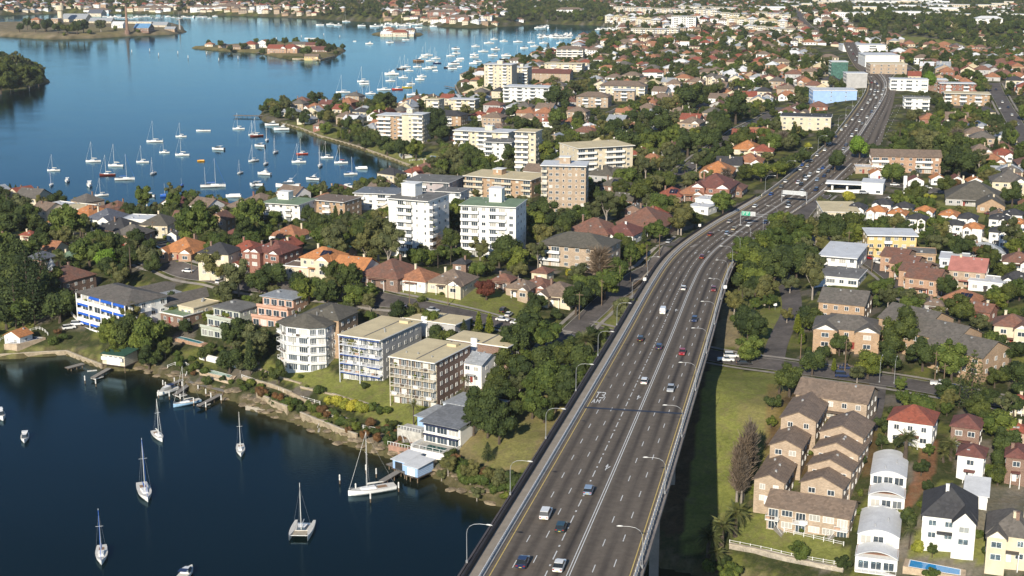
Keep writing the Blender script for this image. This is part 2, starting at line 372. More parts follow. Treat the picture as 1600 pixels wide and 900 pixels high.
m, t, b = new_mat('ground_cover')
at = N(t, 'ShaderNodeVertexColor', _layer_name='earth'); tc = N(t, 'ShaderNodeTexCoord')
n1 = N(t, 'ShaderNodeTexNoise', Scale=0.09, Detail=6.0, Roughness=0.7); n2 = N(t, 'ShaderNodeTexNoise', Scale=1.1, Detail=4.0, Roughness=0.7)
for n_ in (n1, n2): t.links.new(tc.outputs['Object'], n_.inputs['Vector'])
c = mixc(t, 1.0, at.outputs[0], ramp(t, n1.outputs[0], [(0.3, (0.62,0.66,0.6)), (0.72, (1.3,1.25,1.2))]), 'MULTIPLY')
c = mixc(t, 1.0, c, ramp(t, n2.outputs[0], [(0.3, (0.7,0.72,0.7)), (0.7, (1.2,1.18,1.15))]), 'MULTIPLY')
n3_ = N(t, 'ShaderNodeTexNoise', Scale=0.28, Detail=6.0, Roughness=0.75); t.links.new(tc.outputs['Object'], n3_.inputs['Vector']); c = mixc(t, ramp(t, n3_.outputs[0], [(0.50, (0,0,0)), (0.66, (0.55,0.55,0.55))]), c, (0.17,0.135,0.08))
bp = N(t, 'ShaderNodeBump', Strength=0.6, Distance=0.4); t.links.new(n2.outputs[0], bp.inputs['Height']); t.links.new(bp.outputs[0], b.inputs['Normal'])
t.links.new(c, b.inputs['Base Color']); b.inputs['Roughness'].default_value = 0.95; b.inputs['Specular IOR Level'].default_value = 0.1
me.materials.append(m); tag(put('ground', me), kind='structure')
# ------------------------------------------------------------------ water: a still harbour with small wind ripples; the seabed tints the shallows
wd = 225*np.exp(np.linspace(-0.2, math.log(9000/225), 260)); wa = np.radians(np.linspace(-35, 35, 300))
WX = wd[:, None]*np.tan(wa)[None]; WY = np.repeat(wd[:, None], 300, 1); wsd = shore_sd(WX, WY)
me = np_mesh('water', np.stack([WX, WY, np.zeros_like(WX)], -1).reshape(-1, 3),
    np.stack([a.ravel() for a in (lambda I: (I[:-1, :-1], I[:-1, 1:], I[1:, 1:], I[1:, :-1]))(np.arange(260*300).reshape(260, 300))], 1), [], True)
shal = np.clip(1+wsd/11.0, 0, 1)**1.5
ca = me.color_attributes.new('shallow', 'FLOAT_COLOR', 'POINT'); ca.data.foreach_set('color', np.repeat(shal[..., None], 4, -1).astype(np.float32).ravel())
m, t, b = new_mat('harbour_water')
at = N(t, 'ShaderNodeVertexColor', _layer_name='shallow'); tc = N(t, 'ShaderNodeTexCoord')
mp = N(t, 'ShaderNodeMapping'); mp.inputs['Scale'].default_value = (1, 1.9, 1); mp.inputs['Rotation'].default_value = (0, 0, 0.35); t.links.new(tc.outputs['Object'], mp.inputs[0])
na = N(t, 'ShaderNodeTexNoise', Scale=0.75, Detail=5.0, Roughness=0.62); nb = N(t, 'ShaderNodeTexNoise', Scale=0.02, Detail=3.0)
t.links.new(mp.outputs[0], na.inputs['Vector']); t.links.new(mp.outputs[0], nb.inputs['Vector'])
patch = ramp(t, nb.outputs[0], [(0.38, (0.45,0.45,0.45)), (0.64, (1,1,1))])
bp = N(t, 'ShaderNodeBump', Distance=0.055); t.links.new(na.outputs[0], bp.inputs['Height'])
sm = N(t, 'ShaderNodeMath', _operation='MULTIPLY'); t.links.new(patch, sm.inputs[0]); sm.inputs[1].default_value = 0.9; t.links.new(sm.outputs[0], bp.inputs['Strength'])
t.links.new(bp.outputs[0], b.inputs['Normal'])
t.links.new(mixc(t, at.outputs[0], (0.002,0.008,0.008), (0.05,0.045,0.018)), b.inputs['Base Color'])
b.inputs['Roughness'].default_value = 0.9; b.inputs['Specular IOR Level'].default_value = 0.0
fr_ = N(t, 'ShaderNodeFresnel', IOR=1.17); t.links.new(bp.outputs[0], fr_.inputs['Normal']); gy_ = t.nodes.new('ShaderNodeBsdfGlossy'); gy_.inputs['Color'].default_value = (0.54, 0.82, 1.0, 1); gy_.inputs['Roughness'].default_value = 0.07; t.links.new(bp.outputs[0], gy_.inputs['Normal'])
mx_ = t.nodes.new('ShaderNodeMixShader'); t.links.new(fr_.outputs[0], mx_.inputs[0]); t.links.new(b.outputs[0], mx_.inputs[1]); t.links.new(gy_.outputs[0], mx_.inputs[2]); t.links.new(mx_.outputs[0], t.nodes['Material Output'].inputs['Surface'])
me.materials.append(m); tag(put('water', me), kind='structure')
# ------------------------------------------------------------------ streets
asph = M('asphalt', (0.115,0.10,0.092), 0.95, 0.28, 0.12, bump=0.2); kerbm = M('kerb_concrete', (0.34,0.32,0.28), 0.9, 0.15, 0.4); whitep = M('road_paint_white', (0.75,0.75,0.72), 0.7, 0.12, 1.5); yelp = M('road_paint_yellow', (0.70,0.52,0.16), 0.7, 0.12, 1.5)
footp = M('footpath_concrete', (0.30,0.27,0.235), 0.9, 0.16, 0.4)
def strip(name, pts, u0, u1, dz, mats, zfun=None, nu=4):
    """a draped band between offsets u0..u1 right of a centre line given in the place"""
    p = np.asarray(pts, float); t_, n_ = normals2(p); V = []; nu1 = nu+1
    for i in range(len(p)):
        for j in range(nu1):
            u = u0+(u1-u0)*j/nu; x, y = p[i, 0]+n_[i, 0]*u, p[i, 1]+n_[i, 1]*u
            z = (float(gz(x, y)) if zfun is None else zfun(i, u))+dz; V.append((x, y, z))
    I = np.arange(len(V)).reshape(len(p), nu1)
    Fq = np.stack([I[:-1, :-1].ravel(), I[:-1, 1:].ravel(), I[1:, 1:].ravel(), I[1:, :-1].ravel()], 1)
    return np_mesh(name, V, Fq, mats)
STREETS = [('street', 8.5, [(232,408),(262,418),(310,430),(370,441),(430,449),(500,457),(560,463),(600,470),(650,478),(700,487),(737,496),(800,509),(850,520),(880,530)]),
 ('street', 8.0, [(1078,372),(1060,386),(1035,405),(1010,425),(985,442),(958,463),(935,482),(915,500),(897,518),(880,535),(860,556),(838,580),(815,605)]),
 ('street', 9.0, [(905,512),(945,522),(1000,535),(1060,548),(1130,561),(1190,569),(1245,577),(1312,586),(1375,595),(1440,603),(1487,613),(1550,626),(1620,642)]),
 ('street', 6.5, [(1208,568),(1209,550),(1216,530),(1228,508),(1240,485),(1236,462),(1228,440),(1215,420)]),
 ('street', 9.0, [(1285,305),(1262,322),(1247,338),(1243,350),(1252,362),(1272,374),(1300,381),(1328,389),(1362,407),(1392,430),(1418,450),(1440,470),(1462,492)]),
 ('street', 7.0, [(1487,374),(1530,383),(1570,392),(1640,405)]),
 ('street', 8.0, [(1350,284),(1375,287),(1410,291),(1450,296),(1520,305),(1620,318)]),
 ('street', 7.0, [(1385,318),(1410,309),(1440,298)]),
 ('street', 10.0, [(1552,130),(1558,145),(1568,163),(1580,182),(1592,205),(1612,235)]),
 ('street', 8.0, [(60,372),(110,380),(160,386),(200,390),(240,387),(270,380),(300,372)]),
 ('street', 7.5, [(880,222),(892,210),(912,199),(935,189),(960,176),(985,165)]),
 ('street', 8.0, [(1058,274),(1075,262),(1092,248),(1115,232),(1140,215),(1165,200),(1195,184),(1225,168)]),
 ('street', 4.5, [(1372,600),(1370,625),(1366,650),(1356,672)]),
 ('street', 4.0, [(60,498),(85,495),(108,487),(122,478)]),
 ('street', 11.0, [(1372,128),(1388,112),(1402,97),(1415,105),(1427,118)]),
 ('street', 9.0, [(1318,62),(1300,54),(1275,47),(1262,42),(1250,30),(1240,15)])]
street_w = []
for nm, wd_, pts in STREETS:
    p = np.array([pick(x, y)[:2] for x, y in pts]); p = smooth(resample(p, 5.0), 8); street_w.append((p, wd_))
    tag(put('street', strip('street', p, -wd_/2, wd_/2, 0.16, [asph])), kind='structure')
    if wd_ > 6.9:
        for s_ in (-1, 1):
            a, b2 = sorted((s_*wd_/2, s_*(wd_/2+0.3))); kb = strip('kerb', p, a, b2, 0.28, [kerbm], nu=1); o = put('kerb', kb); tag(o, kind='structure')
            a, b2 = sorted((s_*(wd_/2+1.6), s_*(wd_/2+3.0))); tag(put('footpath', strip('footpath', p, a, b2, 0.24, [footp], nu=2)), kind='structure')
street_pts = np.concatenate([p for p, _ in street_w]); street_hw = np.concatenate([np.full(len(p), q/2) for p, q in street_w])
def near_road(x, y, pad=3.0):
    d = np.hypot(street_pts[:, 0]-x, street_pts[:, 1]-y)-street_hw
    if d.min() < pad: return True
    d = np.hypot(hw_c[:, 0]-x, hw_c[:, 1]-y); k_ = d.argmin()
    return d[k_] < (15 if y < 640 else 26 if y < 1150 else 18)+pad
# ------------------------------------------------------------------ the highway and its bridge
m, t, b = new_mat('highway_asphalt')
uvn = N(t, 'ShaderNodeUVMap', _uv_map='lane'); sx = N(t, 'ShaderNodeSeparateXYZ'); t.links.new(uvn.outputs[0], sx.inputs[0])
mp = N(t, 'ShaderNodeMapping'); mp.inputs['Scale'].default_value = (0.55, 0.012, 1); t.links.new(uvn.outputs[0], mp.inputs[0])
ns = N(t, 'ShaderNodeTexNoise', Scale=1.0, Detail=3.0); t.links.new(mp.outputs[0], ns.inputs['Vector'])
# dark worn band down the middle of each lane
LN = [0, 2.9, 5.8, 8.7, 12.3, 15.9, 19.0, 22.0]
uvl = N(t, 'ShaderNodeUVMap', _uv_map='lane_index'); sl = N(t, 'ShaderNodeSeparateXYZ'); t.links.new(uvl.outputs[0], sl.inputs[0])
dv = N(t, 'ShaderNodeMath', _operation='FRACT'); t.links.new(sl.outputs[0], dv.inputs[0])
band = ramp(t, dv.outputs[0], [(0.0, (1,1,1)), (0.20, (0.98,0.98,0.98)), (0.38, (0.50,0.50,0.53)), (0.5, (0.30,0.31,0.35)), (0.62, (0.50,0.50,0.53)), (0.80, (0.98,0.98,0.98)), (1.0, (1,1,1))])
n3 = N(t, 'ShaderNodeTexNoise', Scale=0.6, Detail=5.0, Roughness=0.7); t.links.new(uvn.outputs[0], n3.inputs['Vector'])
base = ramp(t, n3.outputs[0], [(0.3, (0.128,0.106,0.085)), (0.7, (0.185,0.155,0.124))])
wear = mixc(t, ramp(t, ns.outputs[0], [(0.35, (0.35,0.35,0.35)), (0.6, (1,1,1))]), (1.0,1.0,1.0), band)
t.links.new(mixc(t, 1.0, base, wear, 'MULTIPLY'), b.inputs['Base Color']); b.inputs['Roughness'].default_value = 0.95; b.inputs['Specular IOR Level'].default_value = 0.15
hwasph = m
WR = np.interp(hw[:, 1], [0, 640, 700, 790, 900, 1080, 1140, 1200, 1300, 1600], [22, 22, 24, 29, 25, 20, 21, 17, 14, 12])
def hz(i, u): return float(hw[i, 2])
V = []; UV = []; UVL = []; US = [-.9]+[q for i in range(7) for q in (LN[i], (LN[i]+LN[i+1])/2)]+[22.0, 22.9]; nu = len(US)-1
for i in range(len(hw)):
    for j in range(nu+1):
        kx = max(1.0, (WR[i]-12.5)/9.5) if WR[i] > 22.01 else (1.0 if WR[i] > 21.99 else WR[i]/22); u = US[j] if US[j] < 12.4 and WR[i] > 21.99 else (12.3+(US[j]-12.3)*kx if WR[i] > 21.99 else US[j]*kx); UVL.append((float(np.interp(US[j], LN, range(8)))+(0 if US[j] > 0 else 0), hwS[i]))
        V.append((hw[i, 0]+hwN[i, 0]*u, hw[i, 1]+hwN[i, 1]*u, hw[i, 2])); UV.append((u, hwS[i]))
I = np.arange(len(V)).reshape(len(hw), nu+1); Fq = np.stack([I[:-1, :-1].ravel(), I[:-1, 1:].ravel(), I[1:, 1:].ravel(), I[1:, :-1].ravel()], 1)
me = np_mesh('road', V, Fq, [hwasph]); ul = me.uv_layers.new(name='lane'); ul.data.foreach_set('uv', np.array(UV, np.float32)[Fq.ravel()].ravel())
ul = me.uv_layers.new(name='lane_index'); ul.data.foreach_set('uv', np.array(UVL, np.float32)[Fq.ravel()].ravel()); tag(put('highway_road', me), kind='structure')
def hpt(s, u, dz=0.0):
    i = min(max(np.searchsorted(hwS, s)-1, 0), len(hw)-2); f = (s-hwS[i])/(hwS[i+1]-hwS[i]); p = hw[i]*(1-f)+hw[i+1]*f; n_ = hwN[i]*(1-f)+hwN[i+1]*f
    return (p[0]+n_[0]*u, p[1]+n_[1]*u, p[2]+dz)
def hang(s):
    i = min(max(np.searchsorted(hwS, s)-1, 0), len(hw)-2); return math.atan2(hwT[i, 0], hwT[i, 1])
def s_of(px, py):
    q = on_deck(px, py); k_ = np.argmin((hw[:, 0]-q[0])**2+(hw[:, 1]-q[1])**2); d = q[:2]-hw[k_, :2]
    return float(hwS[k_]+d@hwT[k_]), float(d@hwN[k_])
SEND = hwS[-1]-5; S640 = float(hwS[np.searchsorted(hw[:, 1], 620)])
pm = MB()
def mark(s0, s1, u, w_=0.14, dz=0.02, mi=0):
    n = max(1, int((s1-s0)/8))
    for k_ in range(n):
        a, b_ = s0+(s1-s0)*k_/n, s0+(s1-s0)*(k_+1)/n
        pm.quad(hpt(a, u-w_/2, dz), hpt(a, u+w_/2, dz), hpt(b_, u+w_/2, dz), hpt(b_, u-w_/2, dz), mi)
mark(4, SEND, 0.0, 0.17, mi=1); mark(4, S640+20, 22.0, 0.17, mi=1)
mark(4, SEND, 12.05, 0.16); mark(4, SEND, 12.5, 0.16)
for u in (2.9, 5.8, 15.9, 19.0):
    s = 6.0+u
    while s < (S640+650 if u < 20 else 0): mark(s, s+3.4, u, 0.16); s += 12
for u in (25.2, 28.4):
    s = S640+60
    while s < S640+430: mark(s, s+3.6, u, 0.22); s += 12
s = 5.0
while s < S640+200: mark(s, s+4.0, 8.7, 0.19); mark(s+6, s+6.8, 8.7, 0.30); s += 9.0
s = S640-66
for q in range(8): mark(S640-30+q*0, S640-30+0.9, 4.0+q*2.0, 1.0)
def glyph(ch, s0, u0, w_, h_, th0):
    G = {'T': [((0,1),(1,1)),((.5,0),(.5,1))], '3': [((.1,1),(.75,1)),((.75,1),(.95,.78)),((.95,.78),(.75,.52)),((.35,.52),(.75,.52)),((.75,.52),(1,.25)),((1,.25),(.75,0)),((0,0),(.75,0))], 'A': [((0,0),(.5,1)),((.5,1),(1,0)),((.2,.4),(.8,.4))],
         'M': [((0,0),(0,1)),((0,1),(.5,.4)),((.5,.4),(1,1)),((1,1),(1,0))], '!': [((.2,0),(.8,1))], 'I': [((.4,0),(.7,1))]}
    for (a, b_) in G[ch]:
        n = 1; p = hpt(s0+a[1]*h_, u0+a[0]*w_, 0.024); q = hpt(s0+b_[1]*h_, u0+b_[0]*w_, 0.024)
        d = Vector(q)-Vector(p); d.z = 0; d.normalize(); th = th0*(2.6 if abs(b_[0]-a[0])*w_ > abs(b_[1]-a[1])*h_ else 1.0); nn = Vector((d.y, -d.x, 0))*th/2; d *= min(1, th0/th)
        P, Q = Vector(p)-d*th/2, Vector(q)+d*th/2
        pm.quad(tuple(P-nn), tuple(P+nn), tuple(Q+nn), tuple(Q-nn))
sT = s_of(934, 617)[0]-2.5
glyph('T', sT, 0.45, 0.9, 5.0, 0.24); glyph('3', sT, 1.65, 0.95, 5.0, 0.24)
glyph('A', sT-5.0, 0.40, 0.66, 3.4, 0.17); glyph('M', sT-5.0, 1.45, 0.74, 3.4, 0.17)
def arrow(px, py):
    s, u = s_of(px, py); s -= 2.2
    for a, b_, w0, w1 in ((0, 2.4, .18, .18), (2.4, 4.4, .6, .02)):
        pm.quad(hpt(s+a, u-w0/2, .024), hpt(s+a, u+w0/2, .024), hpt(s+b_, u+w1/2, .024), hpt(s+b_, u-w1/2, .024))
    pm.quad(hpt(s+1.2, u, .026), hpt(s+0.9, u+.12, .026), hpt(s+2.6, u+.75, .026), hpt(s+2.9, u+.6, .026))
for p_ in ((997,620),(948,729),(1056,484),(1086,395),(1107,393),(1129,373)): arrow(*p_)
tag(pm.build('road_markings', [whitep, yelp]), kind='structure')
jm = MB(); sJ = s_of(920, 637)[0]
jm.quad(hpt(sJ-.6, -0.5, .028), hpt(sJ-.6, 22.4, .028), hpt(sJ+.6, 22.4, .028), hpt(sJ+.6, -0.5, .028))
tag(jm.build('expansion_joint_line', M('joint_rubber', (0.02,0.025,0.05), 0.6)), kind='structure')
# bridge: deck girder, footpath, rails, posts, piers
conc = M('bridge_concrete', (0.27,0.235,0.21), 0.9, 0.15, 0.2, bump=0.2); concl = M('pale_concrete', (0.52,0.48,0.43), 0.85, 0.12, 0.6); darkst = M('dark_fence_paint', (0.035,0.030,0.033), 0.7, 0.2, 0.3)
galv = M('galvanised_steel', (0.40,0.41,0.42), 0.45, 0.08, 2.0, metal=0.3); whitest = M('white_painted_steel', (0.80,0.79,0.76), 0.5, 0.06, 2.0)
iA = int(np.searchsorted(hw[:, 1], ABUT+24)); iC = int(np.searchsorted(hw[:, 1], 672))
br = root('road_bridge', (hw[20, 0], hw[20, 1], 0), 0, 'long concrete road bridge carrying the seven lane highway in from the bottom edge', 'bridge')
brl = Vector(br.location)
def sweep(i0, i1, prof, step=3):
    """profile (u, dz) swept along the highway, coordinates relative to the bridge"""
    mb = MB(); idx = list(range(i0, i1, step)); 
    if idx[-1] != i1-1: idx.append(i1-1)
    n = len(prof)
    for i in idx:
        for (u, dz) in prof: mb.v.append((hw[i, 0]+hwN[i, 0]*u-brl.x, hw[i, 1]+hwN[i, 1]*u-brl.y, hw[i, 2]+dz-brl.z))
    for r_ in range(len(idx)-1):
        for k_ in range(n):
            k2 = (k_+1) % n; mb.f.append((r_*n+k_, r_*n+k2, (r_+1)*n+k2, (r_+1)*n+k_)); mb.m.append(0)
    mb.f.append(tuple(range(n))); mb.f.append(tuple((len(idx)-1)*n+k_ for k_ in range(n-1, -1, -1))); mb.m += [0, 0]
    return mb
sweep(0, iA, [(-4.9,-0.02),(24.0,-0.02),(24.0,-0.7),(21,-1.0),(20,-2.6),(-1,-2.6),(-2,-1.0),(-4.9,-0.7)]).build('deck', conc, br)
sweep(0, iC, [(-3.35,-0.02),(-3.35,0.14),(-1.25,0.14),(-1.25,-0.02)]).build('footpath', M('bridge_footpath', (0.34,0.295,0.24), 0.9, 0.1, 0.3), br)
sweep(0, iA, [(-4.9,-0.02),(-4.9,0.25),(-4.55,0.25),(-4.55,-0.02)]).build('pipe_ledge', M('ledge_brown', (0.10,0.085,0.085), 0.8), br)
sweep(0, iA, [(-4.4,-0.018),(-4.4,0.08),(-3.5,0.08),(-3.5,-0.018)]).build('service_trough', darkst, br)
sweep(0, iC, [(-3.5,-0.02),(-3.5,1.25),(-3.4,1.25),(-3.4,-0.02)]).build('outer_fence', darkst, br)
sweep(0, iC, [(-1.20,0.75),(-1.20,0.98),(-1.08,0.98),(-1.08,0.75)]).build('guard_rail', whitest, br)
sweep(0, iC, [(-1.20,0.35),(-1.20,0.5),(-1.1,0.5),(-1.1,0.35)]).build('guard_rail', galv, br)
sweep(0, iC, [(-1.18,-0.02),(-1.18,0.3),(-0.75,0.22),(-0.75,-0.02)]).build('kerb', concl, br)
sweep(0, iC, [(22.75,-0.02),(22.75,0.38),(23.35,0.38),(23.35,-0.02)]).build('barrier_plinth', conc, br)
sweep(0, iC, [(23.0,0.95),(23.0,1.12),(23.2,1.12),(23.2,0.95)]).build('top_rail', galv, br)
post_me = MB().box(-.30, .30, -.62, .62, 0.0, 0.58).mesh('barrier_post', concl)
rp = MB().box(-.06, .06, -.06, .06, 0, .84).mesh('rail_post', galv)
s = 6.0; k = 0
while s < S640+40 and k < 300:
    x, y, z = hpt(s, 23.05, 0.36); put('barrier_post', post_me, br, (x-brl.x, y-brl.y, z-brl.z), -hang(s)); k += 1; s += 2.5
s = 6.0; k = 0
while s < S640+40 and k < 290:
    x, y, z = hpt(s, -1.14, 0.14); put('rail_post', rp, br, (x-brl.x, y-brl.y, z-brl.z), -hang(s)); k += 1; s += 2.4
for px_, (sy) in enumerate((250, 290, 330, 370, 410, 450, 490)):
    i = int(np.searchsorted(hw[:, 1], sy)); g = 1e9
    for u in (0, 11, 22): g = min(g, float(gz(hw[i, 0]+hwN[i, 0]*u, hw[i, 1]+hwN[i, 1]*u)))
    mb = MB(); zt = hw[i, 2]-2.55; a = hang(hwS[i])
    for u in (3.5, 11, 18.5):
        x, y = hw[i, 0]+hwN[i, 0]*u, hw[i, 1]+hwN[i, 1]*u
        q = MB().box(-1.0, 1.0, -0.6, 0.6, g-2, zt-1.2).build('pier', conc, br, (x-brl.x, y-brl.y, -brl.z), -a)
    x, y = hw[i, 0]+hwN[i, 0]*11, hw[i, 1]+hwN[i, 1]*11
    MB().box(-9.8, 9.8, -0.8, 0.8, zt-1.2, zt+.1).build('pier_cap', conc, br, (x-brl.x, y-brl.y, -brl.z), -a)
# retaining wall and barrier on the right of the curve, footpath wall on the left
hv = 0
for s0, s1, u0, u1, h0, nm, lab in ((S640+45, S640+165, 22.9, 23.5, .9, 'barrier_wall', 'pale concrete barrier wall along the outer edge of the curve above the dark wood'),
        (S640+175, S640+640, 13.6, 14.2, .85, 'median_barrier', 'low pale concrete median barrier dividing the far highway lanes'),
        (S640+60, S640+520, -1.9, -1.5, .8, 'barrier_wall', 'long pale barrier along the left edge of the highway beyond the curve')):
    i0, i1 = np.searchsorted(hwS, s0), np.searchsorted(hwS, s1)
    o = sweep(int(i0), int(i1), [(u0,-.3),(u0,h0),(u1,h0),(u1,-.3)]).build(nm, concl, None, tuple(brl)); tag(o, lab, 'barrier')
# lamps
lamp_p = MB().tube([(0,0,0),(0,0,5.2),(0.12,0,5.9),(0.5,0,6.5),(1.2,0,6.9),(2.2,0,7.05),(3.4,0,7.0)], [.075,.05,.045,.045,.04,.035,.03], 6)
lamp_h = MB().tube([(3.2,0,7.02),(3.5,0,7.03),(4.0,0,7.0),(4.3,0,6.96)], [.04,.13,.14,.05], 6)
lpm = lamp_p.mesh('pole', galv); lhm = lamp_h.mesh('lamp_head', M('lamp_housing', (0.60,0.60,0.58), 0.4))
bsm = MB().tube([(0,0,-.05),(0,0,.5)], .2, 6).mesh('base', galv)
def lamp(loc, rz, label, group, nm='street_lamp', sc=1.0):
    r = root(nm, loc, rz, label, 'street lamp', group); r.scale = (sc,)*3
    put('pole', lpm, r); put('lamp_head', lhm, r); put('base', bsm, r); return r
ORD = ['first','second','third','fourth','fifth','sixth','seventh','eighth','ninth','tenth','eleventh','twelfth','thirteenth','fourteenth','fifteenth','sixteenth','seventeenth','eighteenth','nineteenth','twentieth']
ll = [(740,880),(810,774),(862,686),(903,611),(936,556),(962,508),(985,468),(1003,430)]
for k, (px, py) in enumerate(ll):
    q = on_deck(px, py, 0.3); kk = np.argmin((hw[:, 0]-q[0])**2+(hw[:, 1]-q[1])**2); s = hwS[kk]+float((q[:2]-hw[kk, :2])@hwT[kk])
    lamp(hpt(s, -4.7, .2), -hang(s), f'{ORD[k]} bent-arm street lamp from the bottom on the left side of the bridge', 'street lamps along the left side of the bridge')
rl = [(995,886),(1029,770),(1058,682),(1083,610),(1103,552),(1118,507),(1128,468),(1137,437)]
for k, (px, py) in enumerate(rl):
    s, u = s_of(px, py); lamp(hpt(s, 23.6, .2), math.pi-hang(s), f'{ORD[k]} bent-arm street lamp from the bottom on the right side of the bridge', 'street lamps along the right side of the bridge')
s = s_of(1137, 437)[0]
for k in range(5): lamp(hpt(s+26+k*27, 23.7, .1), math.pi-hang(s+26+k*27), f'{ORD[k]} street lamp round the outside of the highway curve above the wood', 'street lamps round the curve', sc=1.15)
for k in range(11): lamp(hpt(S640+70+k*46, -2.6, .1), -hang(S640+70+k*46), f'{ORD[k]} street lamp beyond the curve on the left verge of the highway', 'street lamps on the far left verge', sc=1.2)
for k in range(8): lamp(hpt(S640+210+k*52, 12.9, .1), -hang(S640+210+k*52), f'{ORD[k]} street lamp beyond the sign gantries in the highway median', 'street lamps in the far median', sc=1.2)
# ------------------------------------------------------------------ plants
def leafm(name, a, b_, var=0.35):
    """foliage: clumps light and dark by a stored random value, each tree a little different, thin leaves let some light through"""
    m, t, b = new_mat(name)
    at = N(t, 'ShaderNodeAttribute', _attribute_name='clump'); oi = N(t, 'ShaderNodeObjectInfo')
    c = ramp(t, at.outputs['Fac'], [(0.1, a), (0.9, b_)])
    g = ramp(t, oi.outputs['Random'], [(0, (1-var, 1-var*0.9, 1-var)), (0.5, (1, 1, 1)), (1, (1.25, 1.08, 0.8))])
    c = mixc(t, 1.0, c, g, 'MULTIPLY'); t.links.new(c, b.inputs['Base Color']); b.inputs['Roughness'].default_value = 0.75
    b.inputs['Specular IOR Level'].default_value = 0.25
    MATS[name] = m; return m
LEAF = {'dark': leafm('leaves_dark_green', (0.024,0.038,0.011), (0.082,0.108,0.026)), 'mid': leafm('leaves_mid_green', (0.042,0.066,0.013), (0.130,0.162,0.032)),
        'olive': leafm('leaves_olive', (0.048,0.058,0.022), (0.135,0.14,0.055)), 'lime': leafm('leaves_lime_green', (0.07,0.125,0.012), (0.16,0.25,0.03), 0.15),
        'yellow': leafm('leaves_yellow_green', (0.16,0.17,0.02), (0.34,0.34,0.05), 0.15), 'maroon': leafm('leaves_maroon', (0.055,0.018,0.014), (0.12,0.042,0.03), 0.2),
        'bare': leafm('bare_twigs', (0.09,0.07,0.055), (0.19,0.155,0.125), 0.15), 'pine': leafm('needles_green', (0.022,0.038,0.014), (0.065,0.09,0.03)),
        'cypress': leafm('cypress_green', (0.06,0.085,0.01), (0.13,0.165,0.022), 0.2), 'rust': leafm('leaves_rusty', (0.09,0.05,0.02), (0.17,0.085,0.035), 0.2), 'palm': leafm('palm_fronds_green', (0.05,0.065,0.02), (0.13,0.14,0.055), 0.2)}
barkm = M('bark_brown', (0.10,0.075,0.055), 0.95, 0.3, 2.0); gumbark = M('gum_bark_pale', (0.38,0.33,0.28), 0.9, 0.25, 1.2)
def leaf_cloud(cent, rad, n, size, flatten=1.0, shell=0.75, seed=0, hang_=0.0, ccol=None):
    """n small leaf faces spread through each clump; returns verts, quads, clump value"""
    r = np.random.default_rng(seed); V = []; Cl = []
    for ci, (c, R) in enumerate(zip(cent, rad)):
        d = r.normal(size=(n, 3)); d /= np.linalg.norm(d, axis=1)[:, None]; d[:, 2] *= flatten
        rr = R*(shell+(1-shell)*r.random(n))**0.8*(0.92+0.16*r.random(n)); p = np.asarray(c)+d*rr[:, None]
        nn = d+0.55*r.normal(size=(n, 3)); nn /= np.linalg.norm(nn, axis=1)[:, None]
        a = np.cross(nn, r.normal(size=(n, 3))); a /= np.linalg.norm(a, axis=1)[:, None]; b_ = np.cross(nn, a)
        s = size*(0.6+0.8*r.random(n))[:, None]
        q = np.stack([p-a*s, p-b_*s*0.7, p+a*s, p+b_*s*0.7], 1); V.append(q.reshape(-1, 3))
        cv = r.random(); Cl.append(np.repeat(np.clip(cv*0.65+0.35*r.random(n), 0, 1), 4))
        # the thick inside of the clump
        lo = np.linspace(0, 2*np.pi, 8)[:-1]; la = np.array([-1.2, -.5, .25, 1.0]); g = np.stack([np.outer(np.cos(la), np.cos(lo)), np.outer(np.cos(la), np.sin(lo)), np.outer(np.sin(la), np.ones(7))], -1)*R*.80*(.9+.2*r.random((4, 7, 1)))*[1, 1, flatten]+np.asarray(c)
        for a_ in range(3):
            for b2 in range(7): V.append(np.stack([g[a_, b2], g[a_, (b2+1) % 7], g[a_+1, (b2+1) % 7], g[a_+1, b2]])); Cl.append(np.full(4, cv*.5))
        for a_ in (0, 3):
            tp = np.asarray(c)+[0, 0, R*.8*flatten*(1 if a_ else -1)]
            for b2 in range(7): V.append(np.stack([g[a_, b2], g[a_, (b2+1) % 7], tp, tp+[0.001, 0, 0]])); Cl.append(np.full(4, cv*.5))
    V = np.concatenate(V); return V, np.arange(len(V)).reshape(-1, 4), np.concatenate(Cl)
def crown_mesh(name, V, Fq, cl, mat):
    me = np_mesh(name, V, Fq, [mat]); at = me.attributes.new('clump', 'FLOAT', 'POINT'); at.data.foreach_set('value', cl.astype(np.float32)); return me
def limb_mesh(name, h, cents, r0, mat, seed=0, nl=5):
    r = random.Random(seed); mb = MB(); mb.tube([(0,0,-0.06), (0,0,h*0.5), (r.uniform(-.03,.03), r.uniform(-.03,.03), h)], [r0*1.25, r0*0.85, r0*0.5], 6)
    for c in r.sample(list(map(tuple, cents)), min(nl, len(cents))):
        z = h*r.uniform(.55, .95); mb.tube([(0,0,z-0.02), tuple(np.array(c)*0.55+np.array([0,0,z])*0.45), tuple(c)], [r0*0.55, r0*0.35, r0*0.15], 5)
    return mb.mesh(name, mat)
